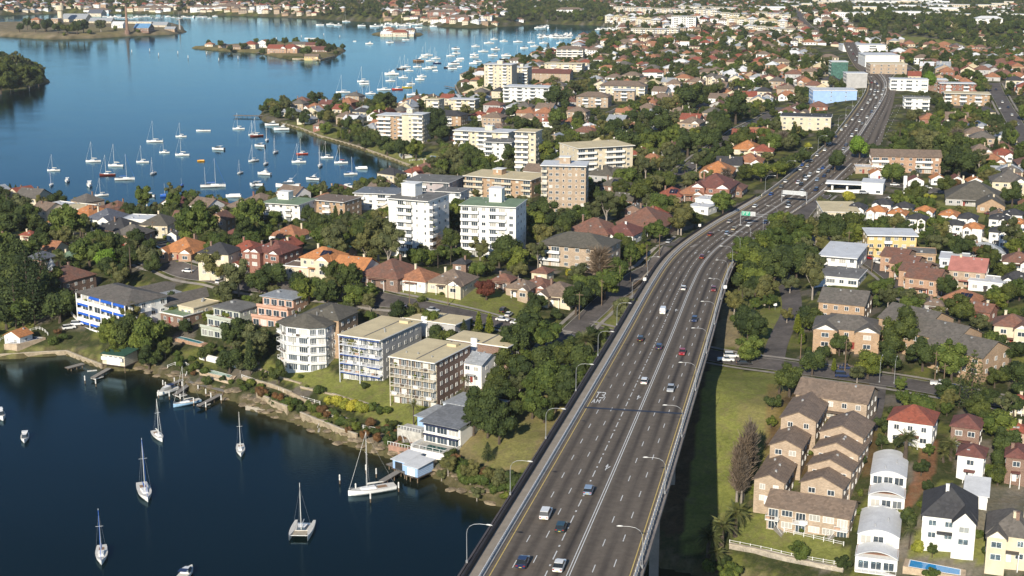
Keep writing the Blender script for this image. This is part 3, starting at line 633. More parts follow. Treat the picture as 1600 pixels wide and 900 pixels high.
# every kind is built with crown radius about 1 and placed by scaling
TREES = {}
def broad(kind, seed, mat, n_cl, flat_, leaf, per, hcr, trunk, bark, spread=0.68, rcl=(0.30,0.48)):
    r = np.random.default_rng(seed); cs = []; rs = []
    for i in range(n_cl):
        d = r.normal(size=3); d /= np.linalg.norm(d); d[2] = d[2]*0.85+0.12; q = d*spread*(0.55+0.45*r.random()); q[2] = q[2]*flat_+hcr; cs.append(q); rs.append(r.uniform(*rcl))
    cs.append(np.array([0,0,hcr])); rs.append(0.55*min(1, flat_+.1))
    V, Fq, cl = leaf_cloud(cs, rs, per, leaf, 0.85, 0.72, seed)
    TREES.setdefault(kind, []).append((crown_mesh('crown', V, Fq, cl, LEAF[mat]), limb_mesh('trunk', hcr*0.75, cs, trunk, bark, seed)))
for s in range(6): broad('dark', s, 'dark', (15, 19, 12, 22, 17, 14)[s], (.80, .95, .7, 1.1, .85, .65)[s], .058, 140, (.95, 1.05, .9, 1.2, 1, .85)[s], .075, barkm, (.68, .78, .72, .74, .86, .8)[s], ((.30,.48), (.2,.42), (.3,.46), (.18,.36), (.2,.44), (.24,.44))[s])
for s in range(6): broad('mid', 10+s, 'mid', (15, 20, 13, 22, 16, 18)[s], (.80, .95, .7, 1.15, .9, .75)[s], .058, 140, (.95, 1.05, .9, 1.25, 1, .9)[s], .07, barkm, (.68, .8, .74, .74, .82, .84)[s], ((.30,.48), (.18,.38), (.28,.46), (.18,.36), (.22,.44), (.2,.4))[s])
for s in range(4): broad('olive', 20+s, 'olive', 14, .95, .05, 120, 1.15, .06, gumbark, .74, (.22,.38))
for s in range(3): broad('gum', 30+s, 'olive', 17, 1.25, .05, 105, 1.75, .06, gumbark, .85, (.20,.34))
for s in range(2): broad('lime', 40+s, 'lime', 14, .8, .06, 140, .95, .07, barkm)
for s in range(2): broad('rust', 44+s, 'rust', 14, .85, .05, 120, .95, .07, barkm)
for s in range(2): broad('maroon', 47+s, 'maroon', 13, .85, .05, 130, .95, .07, barkm)
for s in range(3): broad('shrub', 50+s, 'mid', 9, .8, .085, 90, .62, .05, barkm, .55, (.4,.55))
for s in range(2): broad('yellowshrub', 55+s, 'yellow', 10, .8, .085, 110, .62, .05, barkm, .55, (.4,.55))
for s in range(2): broad('darkshrub', 58+s, 'dark', 9, .8, .085, 100, .62, .05, barkm, .55, (.4,.55))
def bare(kind, seed, narrow=1.0, H_=2.2, nb=46):
    """leafless tree: forking limbs that carry fine twigs"""
    r = random.Random(seed); mb = MB(); mb.tube([(0,0,-.05),(0,0,H_*.35),(0,0,H_*.75)], [.07,.055,.02], 6); tr = mb.mesh('trunk', M('bare_bark', (0.30,0.26,0.22), 0.9, 0.2, 2.0))
    V = []; Cl = []; rr = np.random.default_rng(seed)
    for i in range(nb*20):
        z0 = r.uniform(.22, .9)*H_; a = r.uniform(0, 6.283); L = r.uniform(.35, 1.0)*narrow*(1.15-z0/H_*.55); up = r.uniform(.35, .9)*(1.6 if narrow < .6 else 1)
        p = np.array([0,0,z0*0.8]); q = p+np.array([math.cos(a)*L, math.sin(a)*L, up*.55])
        t0 = r.uniform(.15, .6); p = p+(q-p)*t0; q = q+rr.normal(size=3)*.10; d = q-p; w_ = np.cross(d, rr.normal(size=3)); w_ = w_/np.linalg.norm(w_)*.017
        V += [p-w_, p+w_, q+w_*.4, q-w_*.4]; Cl += [r.random()]*4
    V = np.array(V); TREES.setdefault(kind, []).append((crown_mesh('crown', V, np.arange(len(V)).reshape(-1, 4), np.array(Cl), LEAF['bare']), tr))
bare('bare', 61); bare('bare', 62); bare('poplar', 63, .42, 3.4, 70)
def conifer(kind, seed, mat, layers, h, r0, taper, drop, per, leaf):
    r = np.random.default_rng(seed); V = []; Cl = []
    for L in range(layers):
        f = L/(layers-1); z = h*(.12+.88*f); R = r0*(1-f)**taper+.03; nb_ = int(6+10*(1-f))
        for k_ in range(nb_):
            a = 2*math.pi*(k_+r.random()*.7)/nb_; n = per
            t_ = r.random(n)**.6; p = np.stack([np.cos(a)*t_*R, np.sin(a)*t_*R, z+drop*t_*R+0*t_], 1)+r.normal(size=(n, 3))*[.035,.035,.028]
            nn = r.normal(size=(n, 3))+[np.cos(a)*.5, np.sin(a)*.5, .7]; nn /= np.linalg.norm(nn, axis=1)[:, None]; u_ = np.cross(nn, r.normal(size=(n, 3))); u_ /= np.linalg.norm(u_, axis=1)[:, None]; v_ = np.cross(nn, u_)
            s = leaf*(.6+.8*r.random(n))[:, None]; V.append(np.stack([p-u_*s, p-v_*s*.6, p+u_*s, p+v_*s*.6], 1).reshape(-1, 3)); Cl.append(np.full(n*4, r.random()))
    V = np.concatenate(V); TREES.setdefault(kind, []).append((crown_mesh('crown', V, np.arange(len(V)).reshape(-1, 4), np.concatenate(Cl), LEAF[mat]), MB().tube([(0,0,-.06),(0,0,h*.5),(0,0,h*.97)], [.06,.045,.01], 6).mesh('trunk', barkm)))
for s in range(2): conifer('pine', 70+s, 'pine', 17, 3.1, 1.0, .75, .22, 13, .060)
for s in range(2): conifer('norfolk', 73+s, 'pine', 13, 3.4, 1.0, .62, .10, 12, .055)
conifer('cypress', 76, 'cypress', 22, 3.3, .62, .55, .9, 16, .075); conifer('darkcone', 77, 'pine', 20, 3.4, .62, .7, .7, 15, .07)
def frond_mesh(L=1.0, droop=.9, nseg=7, wid=.17, seed=0):
    r = random.Random(seed); mb = MB(); P = []
    for i in range(nseg+1):
        f = i/nseg; P.append((f*L*(1-.18*f), 0, L*(.42*f-droop*f*f)))
    mb.tube(P, [.018*(1-.8*i/nseg) for i in range(nseg+1)], 3, caps=False)
    for i in range(1, nseg*2+1):
        f = i/(nseg*2); k_ = min(int(f*nseg), nseg-1); g = f*nseg-k_; p = tuple(P[k_][c]*(1-g)+P[k_+1][c]*g for c in range(3)); w_ = wid*math.sin(math.pi*min(1, f*.85+.12))**.6; dx = .10*L
        for s_ in (-1, 1):
            q = (p[0]+dx*1.1, s_*w_, p[2]-w_*.55); mb.quad((p[0]-.035*L, 0, p[2]), p, (q[0], q[1], q[2]), (q[0]-.05*L, q[1]*.96, q[2]))
    return mb
def set_clump(me, v=0.5):
    at = me.attributes.new('clump', 'FLOAT', 'POINT'); at.data.foreach_set('value', np.full(len(me.vertices), v, np.float32) if not isinstance(v, np.ndarray) else v.astype(np.float32)); return me
FROND = [set_clump(frond_mesh(1, dr, seed=i).mesh('frond', LEAF['palm']), .25+.5*i) for i, dr in enumerate((.55, .95))]
def palm_pose(n, seed):
    r = random.Random(seed); out = []
    for i in range(n):
        el = r.uniform(-25, 62) if i > 4 else r.uniform(55, 80); out.append((2*math.pi*i*.381966+r.uniform(-.15,.15), math.radians(el), r.uniform(.85, 1.1), r.choice((0, 1))))
    return out
def palm_merged(kind, seed, n, hpalm, tr, fl=1.0):
    V = []; Fs = []; Cl = []; me0 = [frond_mesh(1, dr, nseg=5) for dr in (.55, .95)]
    mbx = MB(); r = random.Random(seed); cl = []
    for (a, el, sc_, v) in palm_pose(n, seed):
        R = Matrix.Rotation(a, 4, 'Z') @ Matrix.Rotation(-el, 4, 'Y'); o = len(mbx.v); c = r.random()
        mbx.v += [tuple((R @ (Vector(p)*sc_*fl))+Vector((0,0,hpalm))) for p in me0[v].v]; mbx.f += [tuple(o+i for i in f) for f in me0[v].f]; mbx.m += [0]*len(me0[v].f); cl += [c]*len(me0[v].v)
    me = mbx.mesh('crown', LEAF['palm']); set_clump(me, np.array(cl)); tm = MB().tube([(0,0,-.1),(.02,0,hpalm*.5),(0,0,hpalm+.05)], [tr*1.3, tr, tr*.9], 7).mesh('trunk', barkm)
    TREES.setdefault(kind, []).append((me, tm))
palm_merged('datepalm', 81, 46, 1.5, .14); palm_merged('datepalm', 82, 40, 1.3, .14); palm_merged('fanpalm', 83, 26, 3.2, .07, .85); palm_merged('cocospalm', 84, 22, 2.3, .07)
TN = {'dark': ('broadleaf_tree','dark green dense broadleaf tree'), 'mid': ('leafy_tree','mid green rounded leafy tree'), 'olive': ('gum_tree','olive green loose gum tree'), 'gum': ('tall_gum_tree','tall open-crowned gum tree with pale trunk'),
 'lime': ('lime_tree','bright lime green tree'), 'rust': ('autumn_tree','rusty brown autumn tree'), 'maroon': ('maroon_tree','dark red leaved tree'), 'shrub': ('garden_shrub','rounded green garden shrub'), 'yellowshrub': ('yellow_shrub','yellow green bushy shrub'),
 'darkshrub': ('dark_shrub','dark green clipped shrub'), 'bare': ('bare_tree','leafless grey tree'), 'poplar': ('bare_poplar','tall narrow leafless poplar'), 'pine': ('pine_tree','dark conical pine'), 'norfolk': ('norfolk_pine','tiered norfolk pine'),
 'cypress': ('cypress_tree','narrow yellow-green cypress'), 'darkcone': ('conifer_tree','narrow dark green conifer'), 'datepalm': ('date_palm','feathery date palm'), 'fanpalm': ('fan_palm','tall slim palm'), 'cocospalm': ('cocos_palm','slender feathery palm')}
CZ = {'dark': .95, 'mid': .95, 'olive': 1.15, 'gum': 1.75, 'lime': .95, 'rust': .95, 'maroon': .95, 'shrub': .62, 'yellowshrub': .62, 'darkshrub': .62, 'bare': 1.2, 'poplar': 1.8, 'pine': 1.5, 'norfolk': 1.7, 'cypress': 1.6, 'darkcone': 1.7, 'datepalm': 1.4, 'fanpalm': 3.2, 'cocospalm': 2.3}
NTREE = {}
def tree(px, py, rpx, kind, label=None, zs=None, fronds=False, loc=None, R=None, simple=False):
    """crown centred at a picture point with a crown radius in photo pixels"""
    if loc is None:
        q = pick(px, py); R = rpx*mpp(q); zz = CZ[kind]*R
        q = pick(px, py, zz); R = rpx*mpp((q[0], q[1], q[2]+zz)); q = pick(px, py, CZ[kind]*R); loc = q
    vs = TREES[kind]; n = NTREE.get(kind, 0); NTREE[kind] = n+1; v = vs[n % len(vs)]; nm, desc = TN[kind]
    r = root(nm, loc, random.uniform(0, 6.28), label, 'shrub' if 'shrub' in kind else 'palm' if 'palm' in kind else 'tree'); z_ = (zs or 1)*random.uniform(.9, 1.12)
    r.scale = (R, R*random.uniform(.9, 1.1), R*z_)
    if fronds:
        put('trunk', v[1], r)
        for (a, el, sc_, vv) in palm_pose(44, 80+n):
            o = put('frond', FROND[vv], r, (0, 0, 1.45)); o.rotation_euler = (0, -el, a); o.scale = (sc_,)*3
    else:
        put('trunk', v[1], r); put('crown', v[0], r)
    FOOT.append((loc[0], loc[1], R*.7))
    if label is None: AUTO.append((r, desc, px, py, R, nm))
    return r
# ------------------------------------------------------------------ building palette
RT = {'terra': tiled('tiles_terracotta', (0.35,0.155,0.08), (0.22,0.12,0.08)), 'red': tiled('tiles_red', (0.27,0.075,0.045), (0.17,0.07,0.05)), 'maroon': tiled('tiles_maroon', (0.17,0.065,0.052), (0.10,0.06,0.05)),
      'brown': tiled('tiles_brown', (0.205,0.15,0.112), (0.135,0.105,0.085)), 'grey': tiled('tiles_grey', (0.135,0.12,0.105), (0.09,0.088,0.075)), 'dark': tiled('slate_dark', (0.045,0.045,0.05), (0.06,0.06,0.06)), 'slate': tiled('slate_blue', (0.12,0.13,0.16), (0.09,0.10,0.12)),
      'cream': M('membrane_cream', (0.62,0.52,0.32), 0.9, 0.1, 0.15), 'white': M('roof_white', (0.66,0.67,0.68), 0.6, 0.09, 0.3), 'lgrey': tiled('sheet_metal_grey', (0.36,0.38,0.40), (0.28,0.29,0.30), 'metal', 0.5), 'green': tiled('sheet_green', (0.14,0.21,0.14), (0.12,0.15,0.11), 'metal', 0.7),
      'dgreen': tiled('sheet_dark_green', (0.035,0.10,0.07), None, 'metal', 0.6), 'flatgrey': M('membrane_grey', (0.19,0.185,0.175), 0.9, 0.22, 0.2), 'pink': M('roof_pink', (0.42,0.17,0.14), 0.8, 0.12, 0.3), 'dolive': tiled('tiles_olive_grey', (0.11,0.10,0.08), (0.075,0.07,0.055)),
      'mgrey': tiled('sheet_mid_grey', (0.20,0.21,0.225), None, 'metal', 0.55), 'mix': tiled('tiles_purple_brown', (0.20,0.095,0.065), (0.10,0.09,0.08)), 'blue': M('roof_blue', (0.16,0.33,0.55), 0.6), 'green2': M('membrane_green', (0.20,0.28,0.17), 0.9, 0.15, 0.2), 'orange': tiled('tiles_orange', (0.48,0.20,0.075), (0.33,0.15,0.07))}
WL = {'white': M('render_white', (0.78,0.77,0.74), 0.8, 0.07, 0.4), 'cream': M('render_cream', (0.62,0.54,0.40), 0.85, 0.08, 0.4), 'tan': brickm('brick_tan', (0.44,0.285,0.165)), 'peach': brickm('brick_peach', (0.45,0.34,0.24)), 'brown': brickm('brick_brown', (0.20,0.105,0.07)),
      'red': brickm('brick_red', (0.27,0.09,0.055)), 'grey': M('render_grey', (0.42,0.41,0.40), 0.85, 0.1, 0.4), 'mauve': M('render_mauve_grey', (0.40,0.35,0.35), 0.85, 0.08, 0.3), 'pink': M('render_pink', (0.55,0.33,0.24), 0.85, 0.08, 0.4), 'blue': M('boards_pale_blue', (0.30,0.45,0.70), 0.7, 0.06, 0.5),
      'yellow': M('render_yellow', (0.62,0.45,0.20), 0.85, 0.08, 0.4), 'green': M('shingle_green', (0.16,0.24,0.20), 0.85), 'bluew': M('render_bluish_white', (0.55,0.60,0.66), 0.8, 0.06), 'orange': brickm('brick_orange', (0.46,0.27,0.165)), 'dark': M('timber_dark', (0.07,0.06,0.055), 0.8), 'bgreen': M('render_sage', (0.42,0.45,0.38), 0.85, .08)}
WT = M('trim_white', (0.80,0.79,0.76), 0.55, 0.05, 1.0); GL = glassm('window_glass'); DK = M('opening_shade_paint', (0.03,0.03,0.032), 0.6); BLUE = M('awning_blue', (0.012,0.10,0.50), 0.8, 0.12, 1.0); NAVY = M('awning_navy', (0.02,0.028,0.075), 0.8)
CHIM = WL['cream']; RAILG = M('balustrade_glass', (0.30,0.34,0.32), 0.15, 0.05); CURT = M('curtain_pale', (0.66,0.62,0.55), 0.9, 0.12, 2.0); TERR = M('terrace_tile', (0.38,0.22,0.16), 0.85, 0.14, 0.8); WOOD = M('weathered_timber', (0.27,0.25,0.225), 0.9, 0.22, 1.0); WDK = M('dark_timber', (0.09,0.065,0.05), 0.9, 0.2, 1.0)
SOLAR = M('solar_glass', (0.015,0.02,0.04), .15, .1); CLUT = [MB().box(-.5,.5,-.3,.3,0,.7).mesh('balcony_table', WDK), MB().box(-.7,.7,-.16,.16,0,.5).mesh('planter', WL['terra2'] if 'terra2' in WL else WL['orange']), MB().tube([(0,0,0),(0,0,.9),(0,0,1.3)], [.1,.55,.1], 6).mesh('balcony_plant', LEAF['mid']), MB().box(-.9,.9,-.3,.3,0,.8).mesh('balcony_chair', WT)]
set_clump(CLUT[2])
_win = {}
def window_mesh(w, h, frame=WT, glass=None, mull=1):
    k = (round(w, 1), round(h, 1), frame.name, mull)
    if k not in _win:
        mb = MB(); w2 = w/2; t_ = .09
        mb.box(-w2, w2, -.07, .05, 0, t_); mb.box(-w2, w2, -.07, .05, h-t_, h); mb.box(-w2, -w2+t_, -.07, .05, t_, h-t_); mb.box(w2-t_, w2, -.07, .05, t_, h-t_)
        for i in range(mull): x = -w2+w*(i+1)/(mull+1); mb.box(x-.04, x+.04, -.06, .04, t_, h-t_)
        mb.quad((-w2+t_, -.03, t_), (w2-t_, -.03, t_), (w2-t_, -.03, h-t_), (-w2+t_, -.03, h-t_), 1)
        _win[k] = mb.mesh('window', [frame, glass or GL])
    return _win[k]
_door = {}
def door_mesh(col):
    if col.name not in _door: _door[col.name] = MB().box(-.5, .5, -.06, .04, 0, 2.1).mesh('door', col)
    return _door[col.name]
def windows_on(parent, x0, x1, y, z, n, w, h, rot=0.0, frame=WT, mull=1):
    """a row of windows along one wall; rot 0 front (-y), 90 right (+x), -90 left"""
    me = window_mesh(w, h, frame, None, mull)
    for i in range(n):
        f = x0+(x1-x0)*(i+.5)/n
        loc = (f, y-.03, z) if rot == 0 else ((y+.03, f, z) if rot == 90 else (y-.03, f, z))
        put('window', me, parent, loc, math.radians(rot))
def hip(mb, x0, x1, y0, y1, z, rise, th=.16, ridge=None, mi=0):
    w, d = x1-x0, y1-y0; cx, cy = (x0+x1)/2, (y0+y1)/2
    if w >= d: k_ = (w-d)/2 if ridge is None else ridge; R = [(cx-k_, cy, z+rise), (cx+k_, cy, z+rise)]
    else: k_ = (d-w)/2 if ridge is None else ridge; R = [(cx, cy-k_, z+rise), (cx, cy+k_, z+rise)]
    b_ = [(x0,y0,z-th),(x1,y0,z-th),(x1,y1,z-th),(x0,y1,z-th)]; e = [(x0,y0,z),(x1,y0,z),(x1,y1,z),(x0,y1,z)]; v = b_+e+R; f = [(3,2,1,0),(0,1,5,4),(1,2,6,5),(2,3,7,6),(3,0,4,7)]
    f += [(4,5,9,8),(5,6,9),(6,7,8,9),(7,4,8)] if w >= d else [(4,5,8),(5,6,9,8),(6,7,9),(7,4,8,9)]
    return mb.add(v, f, mi)
def gable(mb, x0, x1, y0, y1, z, rise, axis='x', th=.16, mi=0):
    """pitched roof slab, ridge along axis; gable ends open (filled by the wall)"""
    cx, cy = (x0+x1)/2, (y0+y1)/2
    if axis == 'x': P = [(x0,y0,z),(x0,cy,z+rise),(x0,y1,z)]; Q = [(x1,)+p[1:] for p in P]
    else: P = [(x0,y0,z),(cx,y0,z+rise),(x1,y0,z)]; Q = [(p[0], y1, p[2]) for p in P]
    dn = lambda p: (p[0], p[1], p[2]-th)
    v = P+Q+[dn(p) for p in P+Q]; f = [(0,3,4,1),(1,4,5,2),(6,7,10,9),(7,8,11,10),(0,1,7,6),(1,2,8,7),(3,9,10,4),(4,10,11,5),(0,6,9,3),(2,5,11,8)]
    if axis != 'x': f = [tuple(reversed(q)) for q in f]
    return mb.add(v, f, mi)
def gwall(mb, x0, x1, y0, y1, z0, z1, rise, axis='x', mi=0):
    cx, cy = (x0+x1)/2, (y0+y1)/2
    if axis == 'x': pr = [(y0,z0),(y1,z0),(y1,z1),(cy,z1+rise),(y0,z1)]; v = [(x0,a,b_) for a, b_ in pr]+[(x1,a,b_) for a, b_ in pr]
    else: pr = [(x0,z0),(x1,z0),(x1,z1),(cx,z1+rise),(x0,z1)]; v = [(a,y0,b_) for a, b_ in pr]+[(a,y1,b_) for a, b_ in pr]
    f = [(0,1,2,3,4),(9,8,7,6,5)]+[(i, 5+i, 5+(i+1) % 5, (i+1) % 5) for i in range(5)]
    if axis == 'x': f = [tuple(reversed(q)) for q in f]
    return mb.add(v, f, mi)
DOORC = [M('door_dark', (0.06,0.05,0.05), 0.5), M('door_red', (0.25,0.04,0.03), 0.5), WT]
def house_parts(r, w, d, st, kind, roof, wall, seed=0, chim=1, detail=2, pitch=.55, trim=WT):
    rn = random.Random(seed); hh = 2.8*st+.25; ov = .45; R, W = RT[roof], WL[wall]; x0, x1, y0, y1 = -w/2, w/2, -d/2, d/2
    rise = min(w, d)/2*pitch
    if kind in ('hip', 'wing', 'wing2', 'flat', 'mono', 'pyr'): MB().box(x0, x1, y0, y1, -2.5, hh).build('wall', W, r)
    elif kind in ('gx',): gwall(MB(), x0, x1, y0, y1, -2.5, hh, rise*.97, 'x').build('wall', W, r)
    elif kind in ('gy',): gwall(MB(), x0, x1, y0, y1, -2.5, hh, rise*.97, 'y').build('wall', W, r)
    if kind in ('hip', 'wing', 'wing2'): ro = hip(MB(), x0-ov, x1+ov, y0-ov, y1+ov, hh+.16, rise+.25).build('roof', R, r)
    elif kind == 'pyr': ro = hip(MB(), x0-ov, x1+ov, y0-ov, y1+ov, hh+.16, rise+.25, ridge=.2).build('roof', R, r)
    elif kind == 'gx': ro = gable(MB(), x0-ov, x1+ov, y0-ov, y1+ov, hh-.02, rise*(d/2+ov)/(d/2)+.12, 'x').build('roof', R, r)
    elif kind == 'gy': ro = gable(MB(), x0-ov, x1+ov, y0-ov, y1+ov, hh-.02, rise*(w/2+ov)/(w/2)+.12, 'y').build('roof', R, r)
    elif kind == 'flat':
        ro = MB().box(x0-.25, x1+.25, y0-.25, y1+.25, hh+.002, hh+.28).build('roof', R, r)
        if detail > 1:
            pm_ = MB()
            for a in ((x0-.3, x1+.3, y0-.3, y0-.1), (x0-.3, x1+.3, y1+.1, y1+.3), (x0-.3, x0-.1, y0-.1, y1+.1), (x1+.1, x1+.3, y0-.1, y1+.1)): pm_.box(*a, hh+.1, hh+.5)
            pm_.build('parapet', W if rn.random() < .5 else WT, r)
            for _ in range(rn.randint(1, 3)):
                a, b_ = rn.uniform(x0+1, x1-1), rn.uniform(y0+1, y1-1); MB().box(a-.4, a+.4, b_-.3, b_+.3, hh+.28, hh+.28+rn.uniform(.3, .9)).build('roof_vent', galv, ro)
    elif kind == 'mono':
        ro = MB().add([(x0-ov,y0-ov,hh+.1),(x1+ov,y0-ov,hh+.1),(x1+ov,y1+ov,hh+1.2),(x0-ov,y1+ov,hh+1.2),(x0-ov,y0-ov,hh-.1),(x1+ov,y0-ov,hh-.1),(x1+ov,y1+ov,hh+1.0),(x0-ov,y1+ov,hh+1.0)], [(0,1,2,3),(7,6,5,4),(4,5,1,0),(5,6,2,1),(6,7,3,2),(7,4,0,3)]).build('roof', R, r)
    yf = y0
    if kind in ('wing', 'wing2'):
        for side in ((1,) if kind == 'wing' else (-1, 1)):
            if kind == 'wing' and rn.random() < .5: side = -side
            ww = w*(.42 if kind == 'wing' else .36); cx = side*(w/2-ww/2-.05); a0, a1 = cx-ww/2, cx+ww/2; yw = y0-2.2; rs = ww/2*pitch*1.15
            gwall(MB(), a0, a1, yw, y0+.02, -2.5, hh-.03, rs, 'y').build('wall', W, r)
            gable(MB(), a0-.35, a1+.35, yw-.4, y0+min(d/2, ww*.6), hh-.06, rs*(ww/2+.35)/(ww/2)+.1, 'y').build('roof', R, r)
            gb = MB().add([(a0+.3,yw-.05,hh+.15),(a1-.3,yw-.05,hh+.15),(cx,yw-.05,hh+rs*.9),(a0+.3,yw+.01,hh+.15),(a1-.3,yw+.01,hh+.15),(cx,yw+.01,hh+rs*.9)], [(0,1,2),(3,5,4),(0,3,4,1),(1,4,5,2),(2,5,3,0)])
            gb.build('gable', trim, r)
            if detail:
                for s_ in range(st): windows_on(r, a0+.3, a1-.3, yw, .9+2.8*s_, 1, min(2.2, ww*.6), 1.4)
    if detail:
        nw = max(1, int(w/3.3)); nd = max(1, int(d/4.0))
        for s_ in range(st):
            z = .85+2.8*s_
            windows_on(r, x0+.4, x1-.4, yf, z, nw, rn.choice((1.3, 1.7)), 1.35)
            windows_on(r, y0+.4, y1-.4, x1, z, nd, 1.1, 1.25, 90)
            if detail > 1: windows_on(r, y0+.4, y1-.4, x0, z, nd, 1.1, 1.25, -90)
        put('door', door_mesh(rn.choice(DOORC)), r, (rn.uniform(-.2, .2)*w, yf-.06, .02))
        if detail > 1 and kind in ('hip', 'wing', 'gx') and st < 3:
            px_ = MB().box(-w*.22, w*.22, yf-1.7, yf-.12, 2.45, 2.6); vr = px_.build('porch_roof', R, r)
            for s_ in (-1, 1): MB().box(s_*w*.21-.08, s_*w*.21+.08, yf-1.6, yf-1.44, -1.5, 2.45).build('porch_post', trim, r)
    if kind in ('hip', 'wing', 'wing2', 'gx', 'gy', 'pyr'):
        for c in range(chim):
            a, b_ = rn.uniform(-.3, .3)*w, rn.uniform(-.25, .3)*d; zt = hh+rise+rn.uniform(.6, 1.1)
            MB().box(a-.35, a+.35, b_-.3, b_+.3, hh*.9, zt).box(a-.42, a+.42, b_-.37, b_+.37, zt+.001, zt+.14).build('chimney', rn.choice((CHIM, W, WL['brown'])), ro)
        if detail > 1:
            if kind in ('gx', 'gy'):
                for c in range(rn.randint(1, 3)):
                    a = rn.uniform(-.35, .35)*(w if kind == 'gx' else d); q = rn.choice((-.9, .9)); zz = hh+rise*.86; x_, y_ = (a, q) if kind == 'gx' else (q, a); MB().box(x_-.25, x_+.25, y_-.25, y_+.25, zz-.6, zz+.55).build('roof_vent', galv, ro)
            if kind in ('hip', 'wing') and w > 11 and rn.random() < .16:
                sl = (rise+.25)/(d/2+ov); ya, yb = y0+d*.10, y0+d*.34; za, zb = [hh+.16+(q-y0+ov)*sl+.10 for q in (ya, yb)]; xa = rn.uniform(-.12, .08)*w
                for c in range(3): MB().add([(xa+c*1.3,ya,za),(xa+c*1.3+1.2,ya,za),(xa+c*1.3+1.2,yb,zb),(xa+c*1.3,yb,zb),(xa+c*1.3,ya,za-.3),(xa+c*1.3+1.2,ya,za-.3),(xa+c*1.3+1.2,yb,zb-.3),(xa+c*1.3,yb,zb-.3)], [(0,1,2,3),(7,6,5,4),(4,5,1,0),(5,6,2,1),(6,7,3,2),(7,4,0,3)]).build('solar_panel', SOLAR, ro)
            for c in range(rn.randint(0, 2)):   # roof light or vent
                if kind in ('hip', 'wing', 'wing2'):
                    a = rn.uniform(-.25, .25)*w; b_ = y0+d*.22; zz = hh+.16+(d*.22+ov)/(d/2+ov)*rise*.98
                    MB().box(a-.35, a+.35, b_-.35, b_+.35, zz-.25, zz+.3).build('roof_vent', galv, ro)
def az_of(p, q): return -math.degrees(math.atan2(-(q[1]-p[1]), q[0]-p[0]))
def house(px, py, wpx, az=20, kind='hip', roof='terra', wall='red', st=1, d=None, label=None, name='house', chim=1, detail=2, pitch=.55, cat='house', mark=None, loc=None, w=None, protect=True, trim=WT):
    """roof centred at a picture point; wpx is the width of the front in photo pixels; az: the depth direction, degrees to the right of straight away"""
    hh = 2.8*st+1.2
    if loc is None: loc = pick(px, py, hh, False)
    if w is None: w = wpx*mpp((0, loc[1], loc[2]+hh))*.92
    d = d or w*random.uniform(.85, 1.15); loc = (loc[0], loc[1], max(loc[2], .6))
    r = root(name, loc, -math.radians(az), label, cat)
    house_parts(r, w, d, st, kind, roof, wall, random.randint(0, 9999), chim, detail, pitch, trim)
    FOOT.append((loc[0], loc[1], max(w, d)*.62))
    c = project([loc[0], loc[1], loc[2]+hh*.6])
    if protect: OCC.append((c[0]-wpx*.48, py-wpx*.22, c[0]+wpx*.48, c[1]-wpx*.02, loc[1]-3))
    if mark: MARKS.append((mark, px, py))
    if label is None: AUTO.append((r, {'hip':'hipped','wing':'gable-fronted','wing2':'twin-gabled','gx':'gabled','gy':'gabled','flat':'flat-roofed','pyr':'pyramid-roofed','mono':'low pitched'}[kind]+' '+{'terra':'terracotta','red':'red','maroon':'maroon','brown':'brown','grey':'grey','dark':'black','slate':'blue-grey','cream':'cream','white':'white','lgrey':'pale grey','green':'green','flatgrey':'grey','pink':'pink','mix':'purple-brown','mgrey':'mid grey','dolive':'olive grey','orange':'orange'}.get(roof, roof)+' roofed '+{'white':'white','cream':'cream','tan':'tan brick','red':'red brick','brown':'brown brick','peach':'peach brick','grey':'grey','orange':'orange brick'}.get(wall, wall)+' house', px, py, w, name))
    return r
# ------------------------------------------------------------------ blocks of flats
_bal = {}
def balcony(r, x, y, z, w, dep, rail='solid', rot=0.0, colr=None, slab=WT):
    k = (round(w, 1), round(dep, 1), rail, (colr or slab).name, slab.name)
    if k not in _bal:
        a = MB().box(-w/2, w/2, -dep, 0, -.18, 0).mesh('balcony', slab); m_ = MB()
        if rail == 'solid':
            m_.box(-w/2, w/2, -dep, -dep+.12, .002, .95); m_.box(-w/2, -w/2+.12, -dep+.12, 0, .002, .95); m_.box(w/2-.12, w/2, -dep+.12, 0, .002, .95); mt = [colr or slab]
        else:
            m_.box(-w/2, w/2, -dep, -dep+.06, .92, 1.0); m_.box(-w/2, -w/2+.06, -dep+.06, 0, .92, 1.0); m_.box(w/2-.06, w/2, -dep+.06, 0, .92, 1.0)
            n = max(2, int(w/1.3))
            for i in range(n+1): xx = -w/2+.03+(w-.06)*i/n; m_.box(xx-.03, xx+.03, -dep+.005, -dep+.055, .002, .92)
            if rail == 'glass': m_.box(-w/2+.07, w/2-.07, -dep+.02, -dep+.04, .12, .85, 1)
            mt = [colr or WT, RAILG]
        _bal[k] = (a, m_.mesh('railing', mt))
    a, b_ = _bal[k]; o = put('balcony', a, r, (x, y, z), math.radians(rot)); put('railing', b_, o)
    if w > 2.4 and r.location.y < 760:
        for i in range(random.randint(0, 2)): cm_ = random.choice(CLUT); put(cm_.name.split('.')[0], cm_, o, (random.uniform(-.36, .36)*w, -dep*.5, .003))
    return o
